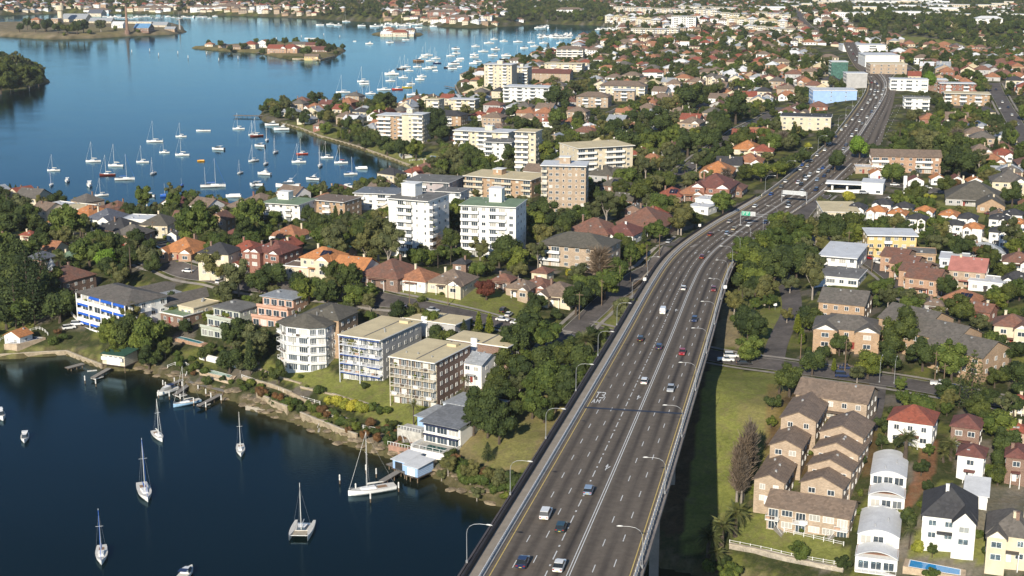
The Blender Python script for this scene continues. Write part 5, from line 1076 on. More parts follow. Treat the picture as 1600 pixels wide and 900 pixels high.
# ------------------------------------------------------------------ houses placed one by one (x, y, width px, az, kind, roof, wall, storeys)
HS = [
 (52,303,44,20,'gx','grey','cream',2),(75,322,36,30,'gx','brown','cream',2),(92,316,34,30,'flat','white','cream',2),(122,320,42,25,'flat','cream','cream',2),(141,330,48,30,'wing','orange','white',2),(98,342,34,25,'hip','orange','white',1),(168,336,52,18,'wing','slate','white',2),
 (188,352,62,20,'hip','dark','brown',1),(218,337,46,12,'flat','white','white',2),(250,344,50,10,'pyr','dolive','cream',2),(296,337,48,8,'gx','mix','tan',2),(345,337,36,15,'gy','mix','tan',3),(208,360,54,15,'wing2','grey','orange',2),(272,362,18,15,'gy','grey','white',1),
 (290,384,66,15,'wing2','orange','orange',1),(344,388,58,18,'pyr','dark','cream',3),(388,384,50,15,'wing','red','red',2),(374,411,34,20,'gy','red','white',1),(65,398,34,25,'hip','slate','brown',2),(110,397,32,20,'hip','green','cream',1),(103,428,64,30,'hip','mix','brown',2),
 (5,366,22,20,'hip','orange','white',1),(46,363,24,20,'hip','red','cream',1),(80,382,42,20,'gx','terra','cream',1),(455,362,54,25,'hip','terra','white',1),(432,386,60,25,'wing2','maroon','red',2),(403,384,32,25,'wing','mix','red',1),(448,378,40,25,'gy','red','red',2),
 (507,396,62,25,'wing','orange','cream',2),(532,390,42,25,'gx','dgreen','brown',1),(556,411,62,25,'gx','orange','white',1),(612,421,78,28,'hip','mix','brown',1),(655,429,54,25,'hip','terra','white',1),(708,433,66,22,'wing','brown','cream',1),(722,406,24,20,'pyr','dark','brown',1),
 (816,443,44,22,'wing','brown','peach',1),(842,440,46,22,'wing2','mix','red',1),(874,452,62,22,'wing','brown','cream',1),(788,432,34,22,'hip','mix','brown',1),(848,420,28,25,'pyr','mix','cream',1),
 (870,312,50,22,'hip','red','cream',1),(905,312,26,22,'gx','red','cream',1),(978,307,34,22,'gx','dolive','brown',1),(992,322,28,20,'gy','grey','brown',2),(930,355,78,28,'hip','mix','brown',1),(975,358,56,25,'wing','maroon','white',1),(1010,342,86,22,'hip','mix','brown',1),(1022,330,46,22,'wing','red','cream',1),
 (1050,300,42,20,'hip','red','brown',1),(1085,297,46,20,'wing','terra','brown',1),(1112,307,42,30,'flat','white','white',1),(1098,318,36,30,'flat','white','white',1),(1118,285,66,20,'wing2','maroon','red',2),(1142,290,48,20,'wing','mix','brown',1),(1122,263,54,15,'wing2','orange','orange',1),(1140,252,42,15,'gx','dark','grey',1),
 (1172,248,44,15,'wing','terra','white',1),(1168,228,44,15,'wing','orange','cream',1),(1192,232,36,15,'hip','red','cream',1),(945,268,50,25,'hip','dolive','grey',2),(965,285,48,28,'hip','dolive','brown',2),(975,268,34,25,'gx','dolive','grey',2),
 (1430,278,26,6,'gy','maroon','white',1),(1465,275,24,6,'gy','orange','white',1),(1494,277,24,6,'gy','maroon','white',1),(1523,279,26,6,'gy','orange','white',1),(1370,267,24,6,'gy','orange','white',1),(1350,257,30,8,'flat','white','peach',1),
 (1575,278,56,12,'wing','grey','cream',2),(1580,264,30,12,'wing','grey','brown',2),(1522,302,92,16,'hip','dolive','grey',1),(1548,315,44,16,'gy','dolive','tan',1),(1562,332,30,16,'gy','brown','tan',1),
 (1515,413,58,24,'gx','pink','peach',2),(1545,433,56,28,'flat','white','white',1),(1440,389,46,15,'flat','flatgrey','tan',1),(1492,397,46,20,'flat','white','bluew',1),(1592,402,50,20,'wing','mix','white',1),(1588,430,44,20,'wing','dark','grey',1),(1452,412,30,20,'hip','brown','peach',1),
 (1505,462,60,38,'hip','terra','red',1),(1535,478,40,38,'gx','mix','red',1),(1582,500,56,20,'wing','mix','cream',2),(1592,620,30,20,'wing','red','cream',1),(1590,665,36,20,'hip','red','peach',1),(1470,438,40,30,'gx','mix','peach',1),(1462,470,30,30,'hip','brown','grey',1),
 (350,468,0,0,'','','',0)]
HS.pop()
for (x, y, wp, az, kd, rf, wl, st) in HS: house(x, y, wp, az, kd, rf, wl, st)
for x, y in ((340,320),(380,313),(415,318),(435,338),(505,345),(490,348),(362,340),(550,357),(458,350),(560,340)): house(1200+x-0 if x > 400 and False else 1000+x if x > 600 else 1000+x, y, 0, 0) if False else None
CL = [(1340,320,'dark'),(1380,314,'dark'),(1413,319,'dark'),(1435,337,'dark'),(1492,346,'dark'),(1513,336,'dark'),(1562,337,'dark'),(1562,357,'dark'),(1372,325,'orange'),(1404,329,'orange'),(1446,325,'orange'),(1484,331,'orange'),(1522,351,'orange'),(1592,345,'orange'),(1584,330,'dark')]
for x, y, c_ in CL: house(x, y, 30, 24, 'wing', c_, 'white', 2, None, None, 'cluster_house', 0, 2, .5)
MARKS += [('the cluster of new white houses', 1430, 335), ('the mauve-red villa roofs by the side street', 985, 350), ('the corner house with the turret', 103, 428), ('the orange-tiled twin-gabled house', 290, 384), ('the black pyramid-roofed house', 344, 388), ('the orange gabled house by the street', 556, 411),
 ('the big mottled hipped roof', 612, 421), ('the brown tiled cottages', 840, 445), ('the petrol station', 1330, 288), ('the highway curve', 1120, 370), ('the green road sign', 1190, 335), ('the far side street', 1120, 240), ('the bayside seawall', 560, 235), ('the far point', 430, 185),
 ('the pink-roofed house', 1515, 413), ('the blue pool cover', 1517, 388), ('the terracotta roof behind the brick block', 1505, 462), ('the right edge of the picture', 1590, 560), ('the park lawn', 1160, 650), ('the seawall garden', 120, 550), ('the boathouse on stilts', 190, 560), ('the upper left shore', 20, 300),
 ('the red mansion roofs', 1120, 285), ('the dark hipped hall with gable', 1522, 302), ('the lower right corner', 1580, 880), ('the street under the bridge', 930, 500), ('the blue house with decks', 700, 640), ('the cove bank by the bridge', 750, 740), ('the lower park corner', 1110, 850),
 ('the marina', 870, 60), ('the cream complex on the far hill', 1040, 35), ('the parkland by the canal', 1460, 65), ('the top edge of the town', 1250, 20), ('the wide far junction', 1380, 135), ('the right-hand avenue', 1575, 170)]
# turret
p = pick(81,425,6,False); r = root('turret_house', (p[0],p[1],p[2]), 0, 'old villa turret with grey conical roof among dark trees at the left', 'turret'); MB().tube([(0,0,-2),(0,0,7)], 1.9, 8).build('wall', WL['brown'], r); MB().tube([(0,0,6.8),(0,0,11.5)], [2.5,.05], 8).build('roof', RT['lgrey'], r)
MB().tube([(0,0,11.4),(0,0,12.6)], .06, 4).build('finial', galv, r)
# ------------------------------------------------------------------ terraced modern houses on the near slope
def terraces(label, x, y, az, w, d, st, wall, roof, mark=None, deck=TERR, step=3.2):
    p = pick(x, y, 0, False); a = math.radians(az); r = root('terraced_house', (p[0]+math.sin(a)*d/2, p[1]+math.cos(a)*d/2, p[2]), -a, label, 'house'); fh = 2.9
    for s_ in range(st):
        y0 = -d/2+s_*step; MB().box(-w/2+s_*.01, w/2-s_*.01, y0, d/2-s_*.01, (-3 if s_ == 0 else s_*fh+.002), (s_+1)*fh-.02).build('wall', WL[wall], r)
        for i in range(4): put('window', window_mesh(w*.19, 2.1, WT, None, 1), r, (-w*.36+w*.24*i, y0-.03, s_*fh+.1))
        MB().box(-w/2-.1, w/2+.1, y0-.5, y0+step if s_ < st-1 else y0+.5, (s_+1)*fh-.018, (s_+1)*fh+.0).build('terrace', deck if s_ < st-1 else RT[roof], r) if s_ < st-1 else None
        if s_ < st-1:
            q = MB().box(-w/2, w/2, y0-.45, y0-.33, (s_+1)*fh+.0, (s_+1)*fh+.95).build('parapet', WL[wall], r)
            for k_ in range(3): MB().box(-w*.3+k_*w*.28-.5, -w*.3+k_*w*.28+.5, y0+.9, y0+1.7, (s_+1)*fh+.001, (s_+1)*fh+.7).build('terrace_table', (WT, WDK, WL['terra'] if 'terra' in WL else WL['red'])[k_], r)
        windows_on(r, y0+1, d/2-1, w/2, s_*fh+.9, 3, 1.2, 1.3, 90)
    h = st*fh; y0 = -d/2+(st-1)*step; MB().box(-w/2-.5, w/2+.5, y0-1.1, d/2+.5, h-.018, h+.24).build('roof', RT[roof], r); MB().box(-w/2+2, -w/2+3.2, d/4, d/4+.8, h+.242, h+.9).build('roof_vent', galv, r)
    FOOT.append((r.location.x, r.location.y, w*.7)); c = project([p[0], p[1], p[2]+h*.6]); OCC.append((c[0]-w*2.0, c[1]-35, c[0]+w*2.6, y-12, p[1]))
    if mark: MARKS.append((mark, c[0], c[1]))
    return r
terraces('beige stepped modern house with flat grey roof above the long narrow pool', 335, 527, 33, 12.5, 17, 3, 'bgreen', 'flatgrey', 'the beige stepped house')
terraces('pink and white terraced modern house with flat grey roof behind the faceted flats', 418, 510, 27, 13, 16, 3, 'pink', 'lgrey', 'the pink terraced house')
house(283,484,54,34,'flat','green2','brown',1,9,'low olive-roofed brick building below the blue-awning flats','outbuilding',0); house(310,471,36,34,'flat','cream','cream',1,12,'long cream-roofed garage row beside the blue-awning flats','garage',0)
house(800,534,32,30,'gx','lgrey','white',1,9,'small house with pale grey metal roof beside the cypresses','house',0); house(752,556,38,30,'gx','lgrey','white',2,11,'pale house with grey curved metal roof and white balcony','house',0); house(728,540,36,30,'flat','flatgrey','white',2,9,'flat grey-roofed white house beside the brown brick flats','house',0)
house(470,410,44,20,'flat','brown','cream',1,8,'cream walled garage with paved roof terrace and green doors','garage',0)
# blue house with decks above the cove
p = pick(688,700,0,False); a = math.radians(31); BH = root('waterside_house', (p[0],p[1],p[2]+.5), -a, 'white and pale blue waterside house with grey metal roofs, decks and pool', 'house')
MB().box(-6,6,1,13,-4,6.2).build('wall', WL['white'], BH); MB().box(-11,-6.003,5,15,-4,5.6).build('wall', WL['blue'], BH); MB().box(-5,7,13.003,24,-4,7.2).build('wall', WL['white'], BH); MB().box(-9,-5.003,15.003,26,-4,6.6).build('wall', WL['bluew'], BH)
MB().add([(-6.6,-.6,6.3),(6.6,-.6,6.3),(6.6,13.4,7.5),(-6.6,13.4,7.5),(-6.6,-.6,6.1),(6.6,-.6,6.1),(6.6,13.4,7.3),(-6.6,13.4,7.3)], [(0,1,2,3),(7,6,5,4),(4,5,1,0),(5,6,2,1),(6,7,3,2),(7,4,0,3)]).build('roof', RT['mgrey'], BH)
for (x0,x1,y0,y1,z) in ((-11.6,-6.1,4,15.4,5.75),(-5.6,7.6,13.6,24.6,7.55),(-9.6,-5.1,15.5,26.5,6.75)): MB().box(x0,x1,y0,y1,z-.15,z+.1).build('roof', RT['lgrey'], BH)
MB().box(-5.9,5.9,-5,.998,-4,.2).build('pool_terrace', M('terrace_pale',(0.5,0.48,0.43),.85), BH); MB().box(-5.9,5.9,.2,.99,2.9,3.1).build('balcony', WT, BH); MB().box(-3,3,-4,-1,.201,.26).build('pool_water', M('pool_dark_green',(0.01,0.075,0.06),.08,.05), BH)
MB().box(-6.2,-6.0,-5.2,1,-6,1.2).build('side_wall', WT, BH); MB().box(6.0,6.2,-5.2,1,-6,1.2).build('side_wall', WT, BH); MB().box(-6.2,6.2,-5.4,-5.2,-6,.25).build('retaining_wall', WT, BH)
for z in (.3, 3.2):
    for i in range(3): put('window', window_mesh(3.4,2.2,WT,None,2), BH, (-3.8+3.8*i,.97,z))
    MB().box(-5.6,5.6,-.4,.9,z+2.25,z+2.5).build('awning', NAVY, BH)
MB().box(-14.5,-6.3,0,4.998,-4,2.6).build('deck', M('terrace_pale',(0.5,0.48,0.43),.85), BH); MB().box(-14,-6.3,-5,-.003,-6,-.6).build('deck', TERR, BH)
for (y_, z_) in ((.08, 2.6), (-4.95, -.6)):
    MB().box(-14.3,-6.4,y_,y_+.06,z_+.9,z_+1.0).build('railing', WT, BH)
    for i in range(9): MB().box(-14.3+i*.97,-14.2+i*.97,y_+.001,y_+.059,z_,z_+.9).build('railing_post', WT, BH)
for i in range(6): MB().box(-5.7+i*2.2,-5.6+i*2.2,-5.15,-5.05,.26,1.2).build('railing_post', WT, BH)
MB().box(-5.8,5.8,-5.15,-5.05,1.2,1.28).build('railing', WT, BH)
FOOT.append((p[0]+3,p[1]+10,13)); OCC.append((640,592,742,706,p[1]-6))
# ------------------------------------------------------------------ infill of the nearer suburb, then the far town
# ------------------------------------------------------------------ boats
hullm = {'white': M('gelcoat_white', (0.80,0.79,0.76), 0.3, 0.04, 1.0), 'dred': M('hull_dark_red', (0.16,0.03,0.02), 0.35, 0.1, 1.0), 'navy': M('hull_navy', (0.02,0.035,0.10), 0.3, 0.1), 'black': M('hull_black', (0.03,0.03,0.035), 0.3), 'orange': M('hull_orange', (0.75,0.33,0.02), 0.4),
 'red': M('hull_red', (0.50,0.06,0.03), 0.35), 'yellow': M('hull_yellow', (0.70,0.52,0.05), 0.4), 'timber': M('hull_timber', (0.24,0.13,0.06), 0.5), 'ltblue': M('hull_light_blue', (0.35,0.55,0.75), 0.35), 'cover': M('cover_blue', (0.02,0.12,0.48), 0.8)}
deckm = M('boat_deck', (0.66,0.63,0.57), 0.6, 0.08, 1.0); mastm = M('mast_alloy', (0.78,0.77,0.74), 0.35, 0.03, metal=0.2); rigm = M('rigging_wire', (0.42,0.43,0.44), 0.5); teak = M('teak', (0.33,0.20,0.11), 0.7)
def hull(L, B, D, mat, full=.9, sheer=.25, transom=.75):
    """lofted hull, bow towards +y, deck included as a closed body"""
    mb = MB(); n = 10; secs = []
    for i in range(n+1):
        f = i/n; y = -L/2+L*f; b_ = B/2*(transom+(1-transom)*math.sin(min(1, f/.45)*math.pi/2)) if f < .45 else B/2*max(.015, (1-((f-.45)/.55)**2.3))
        zt = D*(1+sheer*(f-.35)**2*2.2); secs.append([(-b_, y, zt), (-b_*full, y, D*.35), (-b_*.45, y, -.25), (0, y, -.35), (b_*.45, y, -.25), (b_*full, y, D*.35), (b_, y, zt)])
    m = 7
    for s_ in secs: mb.v += s_
    for i in range(n):
        for k_ in range(m-1): mb.f.append((i*m+k_, (i+1)*m+k_, (i+1)*m+k_+1, i*m+k_+1)); mb.m.append(0)
        mb.f.append((i*m+m-1, (i+1)*m+m-1, (i+1)*m, i*m)); mb.m.append(1)
    mb.f.append(tuple(range(m))); mb.f.append(tuple(n*m+k_ for k_ in range(m-1, -1, -1))); mb.m += [0, 0]
    return mb.mesh('hull', [mat, deckm])
def cabin(L, W_, h, z0, y0, mat=None, win=True, slope=.6):
    mb = MB(); v = [(-W_/2,y0,z0),(W_/2,y0,z0),(W_/2*.8,y0+L,z0),(-W_/2*.8,y0+L,z0),(-W_/2*.86,y0+.1,z0+h),(W_/2*.86,y0+.1,z0+h),(W_/2*.55,y0+L-slope,z0+h*.85),(-W_/2*.55,y0+L-slope,z0+h*.85)]
    return mb.add(v, [(3,2,1,0),(4,5,6,7),(0,1,5,4)]).add([], []).add(v, [(1,2,6,5),(2,3,7,6),(3,0,4,7)], 1 if win else 0)
BO = {}
def proto(kind, hc='white', cc=None):
    k = (kind, hc, cc)
    if k in BO: return BO[k]
    parts = []     # (name, mesh, loc, subparent index)
    A = lambda nm, me, sub=None: parts.append((nm, me, sub))
    h = hullm[hc]
    if kind in ('sloop', 'ketch', 'yacht'):
        L = {'sloop': 8.5, 'ketch': 14.0, 'yacht': 12.5}[kind]; B = L*.30; D = .85 if L < 10 else 1.15
        A('hull', hull(L, B, D, h)); A('cabin', cabin(L*.34, B*.55, .5, D*.96, -L*.08, win=False).mesh('cabin', [hullm['white'], GL]))
        A('cockpit', MB().box(-B*.22, B*.22, -L*.36, -L*.12, D*.9, D*1.0+.02).mesh('cockpit', teak)); mh = {'sloop': 10.8, 'ketch': 14.5, 'yacht': 15.5}[kind]; my = L*.10
        A('mast', MB().tube([(0,my,D),(0,my-.05,D+mh)], [.085,.06], 5).mesh('mast', mastm)); mi = 3
        A('spreader', MB().tube([(-B*.3,my,D+mh*.62),(B*.3,my,D+mh*.62)], .04, 4).mesh('spreader', mastm), mi)
        A('boom', MB().tube([(0,my,D+1.1),(0,my-L*.36,D+1.15)], .06, 4).mesh('boom', mastm), mi)
        A('sail_cover', MB().tube([(0,my-.1,D+1.35),(0,my-L*.2,D+1.33),(0,my-L*.34,D+1.28)], [.22,.19,.1], 6).mesh('sail_cover', hullm[cc] if cc else deckm), mi)
        A('forestay', MB().tube([(0,L*.48,D*1.25),(0,my,D+mh*.97)], .06 if cc else .035, 4).mesh('forestay', hullm['cover'] if cc == 'cover' else mastm)); A('backstay', MB().tube([(0,-L*.49,D*1.05),(0,my,D+mh*.99)], .015, 3).mesh('backstay', rigm))
        for s_ in (-1, 1): A('shroud', MB().tube([(s_*B*.46,my-.2,D),(0,my,D+mh*.9)], .015, 3).mesh('shroud', rigm))
        A('pulpit', MB().tube([(-B*.2,L*.36,D*1.1),(-B*.16,L*.38,D*1.1+.6),(0,L*.49,D*1.2+.6),(B*.16,L*.38,D*1.1+.6),(B*.2,L*.36,D*1.1)], .03, 4).mesh('pulpit', galv))
        if kind == 'ketch': A('mizzen_mast', MB().tube([(0,-L*.30,D),(0,-L*.31,D+10)], [.08,.05], 5).mesh('mizzen_mast', mastm))
    elif kind == 'cruiser':
        L, B, D = 12.5, 4.0, 1.5; A('hull', hull(L, B, D, h, .93, .35, .9)); A('cabin', cabin(7.0, 3.2, 1.4, D*.97, -3.2, slope=1.6).mesh('cabin', [hullm['white'], GL])); A('flybridge', cabin(2.8, 2.3, .9, D+1.35, -2.4, win=False, slope=.5).mesh('flybridge', [hullm['white'], GL]))
        A('bimini', MB().box(-1.1,1.1,-2.6,-.8,D+3.0,D+3.08).mesh('bimini', hullm['white'])); 
        for s_ in (-1, 1): A('outrigger', MB().tube([(s_*1.2,-1.0,D+1.3),(s_*2.0,-4.5,D+5.2)], .04, 4).mesh('outrigger', galv)); A('bimini_post', MB().tube([(s_*1.0,-2.3,D+2.1),(s_*1.0,-2.3,D+3.0)], .05, 4).mesh('bimini_post', galv))
    elif kind == 'motor':
        L, B, D = 7.0, 2.6, 1.0; A('hull', hull(L, B, D, h, .93, .3, .88)); A('cabin', cabin(2.9, 2.0, 1.15, D*.95, -.9, slope=.9).mesh('cabin', [hullm['white'], GL])); A('cockpit', MB().box(-.9,.9,-3.1,-1.0,D*.9,D*1.0+.02).mesh('cockpit', deckm)); A('canopy', MB().box(-.95,.95,-2.4,-.7,D+1.12,D+1.2).mesh('canopy', hullm[cc or 'white'])); A('outboard', MB().box(-.25,.25,-3.9,-3.5,.1,1.3).mesh('outboard', hullm['black']))
    elif kind == 'covered':
        L, B, D = 6.2, 2.3, .85; A('hull', hull(L, B, D, h, .93, .3, .85)); A('cover', cabin(5.0, 1.9, .55, D*.97, -2.8, win=False).mesh('cover', [hullm[cc or 'white'], GL]))
        if cc == 'cover' or hc == 'navy': A('mast', MB().tube([(0,.8,D),(0,.8,D+5.5)], [.06,.04], 4).mesh('mast', mastm))
    elif kind == 'launch':
        L, B, D = 9.0, 2.2, .7; A('hull', hull(L, B, D, h, .9, .2, .8)); A('thwart', MB().box(-.9,.9,-.3,.3,D,D+.12).mesh('thwart', teak)); A('foredeck', MB().box(-.5,.5,2.2,3.4,D+.08,D+.2).mesh('foredeck', deckm))
    elif kind == 'catamaran':
        for s_ in (-1, 1):
            me = hull(10.5, 1.25, 1.1, h, .9, .2, .5)
            A('hull', me, None)
            parts[-1] = ('hull', me, None, (s_*2.35, 0, 0))
        A('bridge_deck', MB().box(-1.75,1.75,-3.6,1.2,.8,1.05).mesh('bridge_deck', hullm['ltblue'] if False else deckm)); A('cabin', cabin(2.8, 3.0, .6, 1.052, -1.6, win=True).mesh('cabin', [hullm['white'], GL])); A('trampoline', MB().box(-1.8,1.8,1.25,4.2,.86,.9).mesh('trampoline', M('net_tan',(0.42,0.36,0.27),.9)))
        A('crossbeam', MB().tube([(-2.3,4.3,.95),(2.3,4.3,.95)], .09, 5).mesh('crossbeam', mastm)); A('mast', MB().tube([(0,1.0,1.0),(0,.9,13.4)], [.1,.07], 5).mesh('mast', mastm)); A('boom', MB().tube([(0,1,2.1),(0,-3.4,2.1)], .09, 5).mesh('boom', mastm), len(parts)-1); A('cockpit', MB().box(-1.5,1.5,-3.4,-1.8,1.052,1.12).mesh('cockpit', M('cockpit_blue',(0.30,0.42,0.55),.6)))
        for s_ in (-1, 1): A('shroud', MB().tube([(s_*2.4,-.6,1),(0,.95,12)], .02, 3).mesh('shroud', rigm))
        A('forestay', MB().tube([(0,4.3,1),(0,.95,12.4)], .03, 3).mesh('forestay', rigm))
    BO[k] = parts; return parts
BC = {'sloop': 'sailing boat', 'ketch': 'ketch', 'yacht': 'yacht', 'cruiser': 'motor cruiser', 'motor': 'motor boat', 'covered': 'covered boat', 'launch': 'open boat', 'catamaran': 'catamaran'}
BN = {'sloop': 'sailing_boat', 'ketch': 'ketch', 'yacht': 'sailing_yacht', 'cruiser': 'motor_cruiser', 'motor': 'motor_boat', 'covered': 'covered_boat', 'launch': 'open_boat', 'catamaran': 'catamaran'}
BCW = {'white': 'white', 'dred': 'dark red', 'navy': 'navy', 'black': 'dark', 'orange': 'orange', 'red': 'red', 'yellow': 'yellow', 'timber': 'timber', 'ltblue': 'pale blue', 'cover': 'blue'}
def boat(px, py, kind='sloop', heading=None, hc='white', cc=None, sc=1.0, label=None, simple=False, group=None, loc=None):
    """heading: degrees clockwise from straight away; 180 is bow towards the viewer"""
    if loc is None: loc = at_z(px, py, 0)
    if heading is None: heading = random.gauss(255, 28)
    r = root(BN[kind], (loc[0], loc[1], 0.05), -math.radians(heading), label, BC[kind], group); r.scale = (sc, sc, sc*random.uniform(.94, 1.06)); objs = []
    for q in proto(kind, hc, cc):
        nm, me, sub = q[:3]
        if simple and nm in ('shroud', 'backstay', 'pulpit', 'spreader', 'outboard', 'cockpit', 'outrigger', 'bimini_post', 'thwart'): objs.append(None); continue
        o = put(nm, me, objs[sub] if sub is not None and objs[sub] else r, q[3] if len(q) > 3 else None); objs.append(o)
    if label is None: AUTO.append((r, f"{BCW[hc]} {'hulled ' if kind in ('sloop','yacht','ketch') else ''}{BC[kind]}"+(f" with {BCW[cc]} cover" if cc else ''), px, py, sc, BN[kind]))
    return r
boat(247,684,'sloop',150,label='small white sailing boat nearest the timber piles in the dark cove'); boat(376,706,'sloop',168,label='small white sailing boat moored alone off the retaining wall garden'); boat(226,772,'yacht',158,cc='cover',sc=.95,label='white yacht with blue sail cover and dinghy behind, middle of the dark cove')
boat(159,870,'sloop',165,cc='cover',sc=1.12,label='white sailing boat with navy boot stripe and blue furled sail near the bottom left'); boat(472,832,'catamaran',182,sc=.95,label='white catamaran with tan net lying alone in the cove'); boat(581,769,'yacht',247,sc=1.02,label='large white yacht tied beside the blue jetty sheds')
boat(39,687,'motor',165,sc=.9,label='small white motor boat in the dark cove near the left edge'); boat(1,652,'motor',150,sc=1.1,label='white motor boat cut by the left edge of the picture'); boat(291,900,'motor',10,sc=1,cc='navy',label='boat with dark cover just entering at the bottom edge')
boat(261,614,'motor',215,cc='navy',sc=1.15,label='white speedboat with navy cover between white piles'); boat(292,632,'yacht',232,'ltblue',sc=.72,label='slim classic sailing boat with pale blue bow at the jetty piles'); boat(214,573,'covered',235,'white','cover',1,label='small yacht with green cover hauled out beside the stilt boathouse'); boat(144,580,'launch',70,sc=.35,label='tiny white dinghy beside the short grey jetty')
SB = [(84,267,'sloop',265,.95),(80,290,'sloop',170,.9,'white','cover'),(146,253,'sloop',260,1.15),(181,260,'sloop',275,1.2),(195,281,'yacht',80,.95,'white','cover'),(168,274,'sloop',265,1.15,'dred'),(159,306,'sloop',240,.9),(223,254,'sloop',270,1.0),(239,272,'sloop',190,.95),(257,239,'sloop',270,.85),(285,243,'sloop',270,1.15),
 (242,222,'yacht',265,.95),(283,214,'sloop',265,.95),(373,202,'sloop',265,1.1),(375,271,'sloop',200,.75),(396,252,'sloop',220,1.0),(401,213,'sloop',240,1.2,'dred'),(395,211,'sloop',220,1),(417,220,'sloop',175,1.1),(430,239,'sloop',190,1.0),(415,257,'sloop',185,1.0),(467,254,'sloop',265,1.1),(472,241,'sloop',260,.95,'red'),
 (500,260,'sloop',180,1.15),(511,247,'sloop',265,1.0),(533,255,'sloop',265,1.05,'white','red'),(548,273,'sloop',75,1.0,'white','cover'),(536,145,'yacht',265,1.1),(567,128,'sloop',260,1.4),(579,147,'sloop',265,1.15),(600,141,'yacht',265,1.1),(621,140,'sloop',265,1.3,'red'),(636,137,'sloop',265,1.2,'yellow'),(647,149,'yacht',265,1.1),
 (630,122,'sloop',265,1.2),(659,120,'sloop',265,1.2),(639,111,'sloop',265,1.2),(634,105,'sloop',265,1.3),(627,108,'sloop',265,1.3,'black'),(667,87,'ketch',265,1.1),(662,90,'sloop',265,1.2),(672,96,'sloop',265,1.3),(681,92,'sloop',265,1.3),(667,108,'sloop',265,1.3),(652,105,'sloop',265,1.2),(704,88,'sloop',265,1.3),(700,106,'sloop',265,1.2,'black'),
 (743,73,'sloop',265,1.4),(741,86,'sloop',265,1.3),(755,81,'yacht',265,1.1),(764,68,'yacht',265,1.2),(787,65,'sloop',265,1.4),(787,93,'sloop',265,1.3,'black'),(569,161,'yacht',265,1.0),(809,66,'yacht',265,1.1),(836,73,'yacht',265,1.1),(849,68,'sloop',265,1.4),(857,76,'sloop',265,1.3),(810,90,'sloop',265,1.3),(659,38,'yacht',265,1.1),(541,34,'yacht',265,1.2),
 (610,127,'sloop',265,1.2),(683,99,'sloop',265,1.2,'navy'),(716,96,'sloop',265,1.1),(830,67,'sloop',265,1.3),(875,68,'sloop',265,1.3),(772,62,'sloop',265,1.3)]
for q in SB: boat(q[0], q[1], q[2], q[3], *(q[5:7] if len(q) > 5 else ()), sc=q[4], simple=q[1] < 170) if len(q) < 7 else boat(q[0], q[1], q[2], q[3], q[5], q[6], sc=q[4])
boat(333,292,'ketch',80,cc='cover',sc=1.05,label='big white two-masted ketch with blue sail covers in the bay')
boat(450,292,'cruiser',268,sc=1.15,label='largest white motor cruiser with flybridge near the bay flats'); boat(284,291,'covered',180,'navy','cover',.8,label='small navy boat with short mast between the motor boats'); boat(260,307,'covered',270,'cover','cover',1.15,label='flat blue-covered boat with a thin mast near the shore houses')
boat(314,252,'covered',270,'orange','orange',.8,label='small orange boat beside the white moored yachts'); boat(318,205,'launch',268,sc=1.25,label='long low white open boat far out in the bay'); boat(486,61,'launch',268,sc=2.2,label='long white barge moored beside the brick island'); boat(654,96,'cruiser',268,'timber',sc=1.1,label='timber and white motor cruiser among the distant yachts'); boat(612,117,'cruiser',265,sc=1.25,label='big white motor cruiser among the moorings below the red-roofed islet')
MBT = [(105,284,'motor',170,1.1),(140,291,'motor',165,1.3),(230,308,'motor',265,1.2),(341,234,'motor',285,1.35),(365,308,'covered',268,1.4),(398,290,'motor',200,1.1),(406,229,'motor',290,1.2),(413,273,'cruiser',290,.75),(489,281,'cruiser',285,.72),(565,264,'covered',268,1.25),(542,293,'motor',285,1.1),(401,290,'motor',280,1.2),
 (425,196,'cruiser',268,.9),(440,203,'cruiser',265,.95),(569,132,'motor',268,1.4),(642,132,'motor',268,1.2),(656,125,'motor',268,1.4),(712,77,'motor',268,1.6),(713,84,'motor',268,1.5),(719,93,'covered',268,1.6),(709,101,'cruiser',255,1.1),(707,108,'motor',268,1.5),(718,105,'covered',268,1.0),(774,78,'cruiser',265,1.0),(770,88,'motor',268,1.8),
 (791,88,'motor',268,1.8),(577,69,'cruiser',265,.9),(609,67,'motor',268,1.6),(634,63,'motor',268,1.5),(554,65,'covered',268,.8),(537,159,'motor',268,1.9),(562,154,'motor',268,1.6),(660,158,'cruiser',268,1.0),(642,158,'motor',260,1.8),(680,111,'covered',268,1.0),(676,106,'motor',268,1.5),(741,90,'cruiser',268,.9),(746,97,'motor',268,1.5),(739,100,'covered',268,1.5),
 (819,76,'motor',268,1.6),(846,79,'motor',268,1.6),(815,95,'motor',268,1.7),(844,89,'cruiser',268,.9),(830,89,'motor',268,1.6),(860,81,'motor',268,1.5),(891,76,'motor',268,1.5),(882,81,'cruiser',268,.9),(865,77,'motor',268,1.5),(797,96,'motor',268,1.6),(500,40,'motor',268,2),(516,39,'motor',268,2),(528,40,'cruiser',268,1.1),(565,41,'motor',268,2),(585,42,'cruiser',268,1.3),(605,43,'motor',268,2),(654,44,'motor',268,1.8),(677,42,'motor',268,1.8)]
for x, y, k_, hd, s_ in MBT: boat(x, y, k_, hd, sc=s_, simple=y < 150)
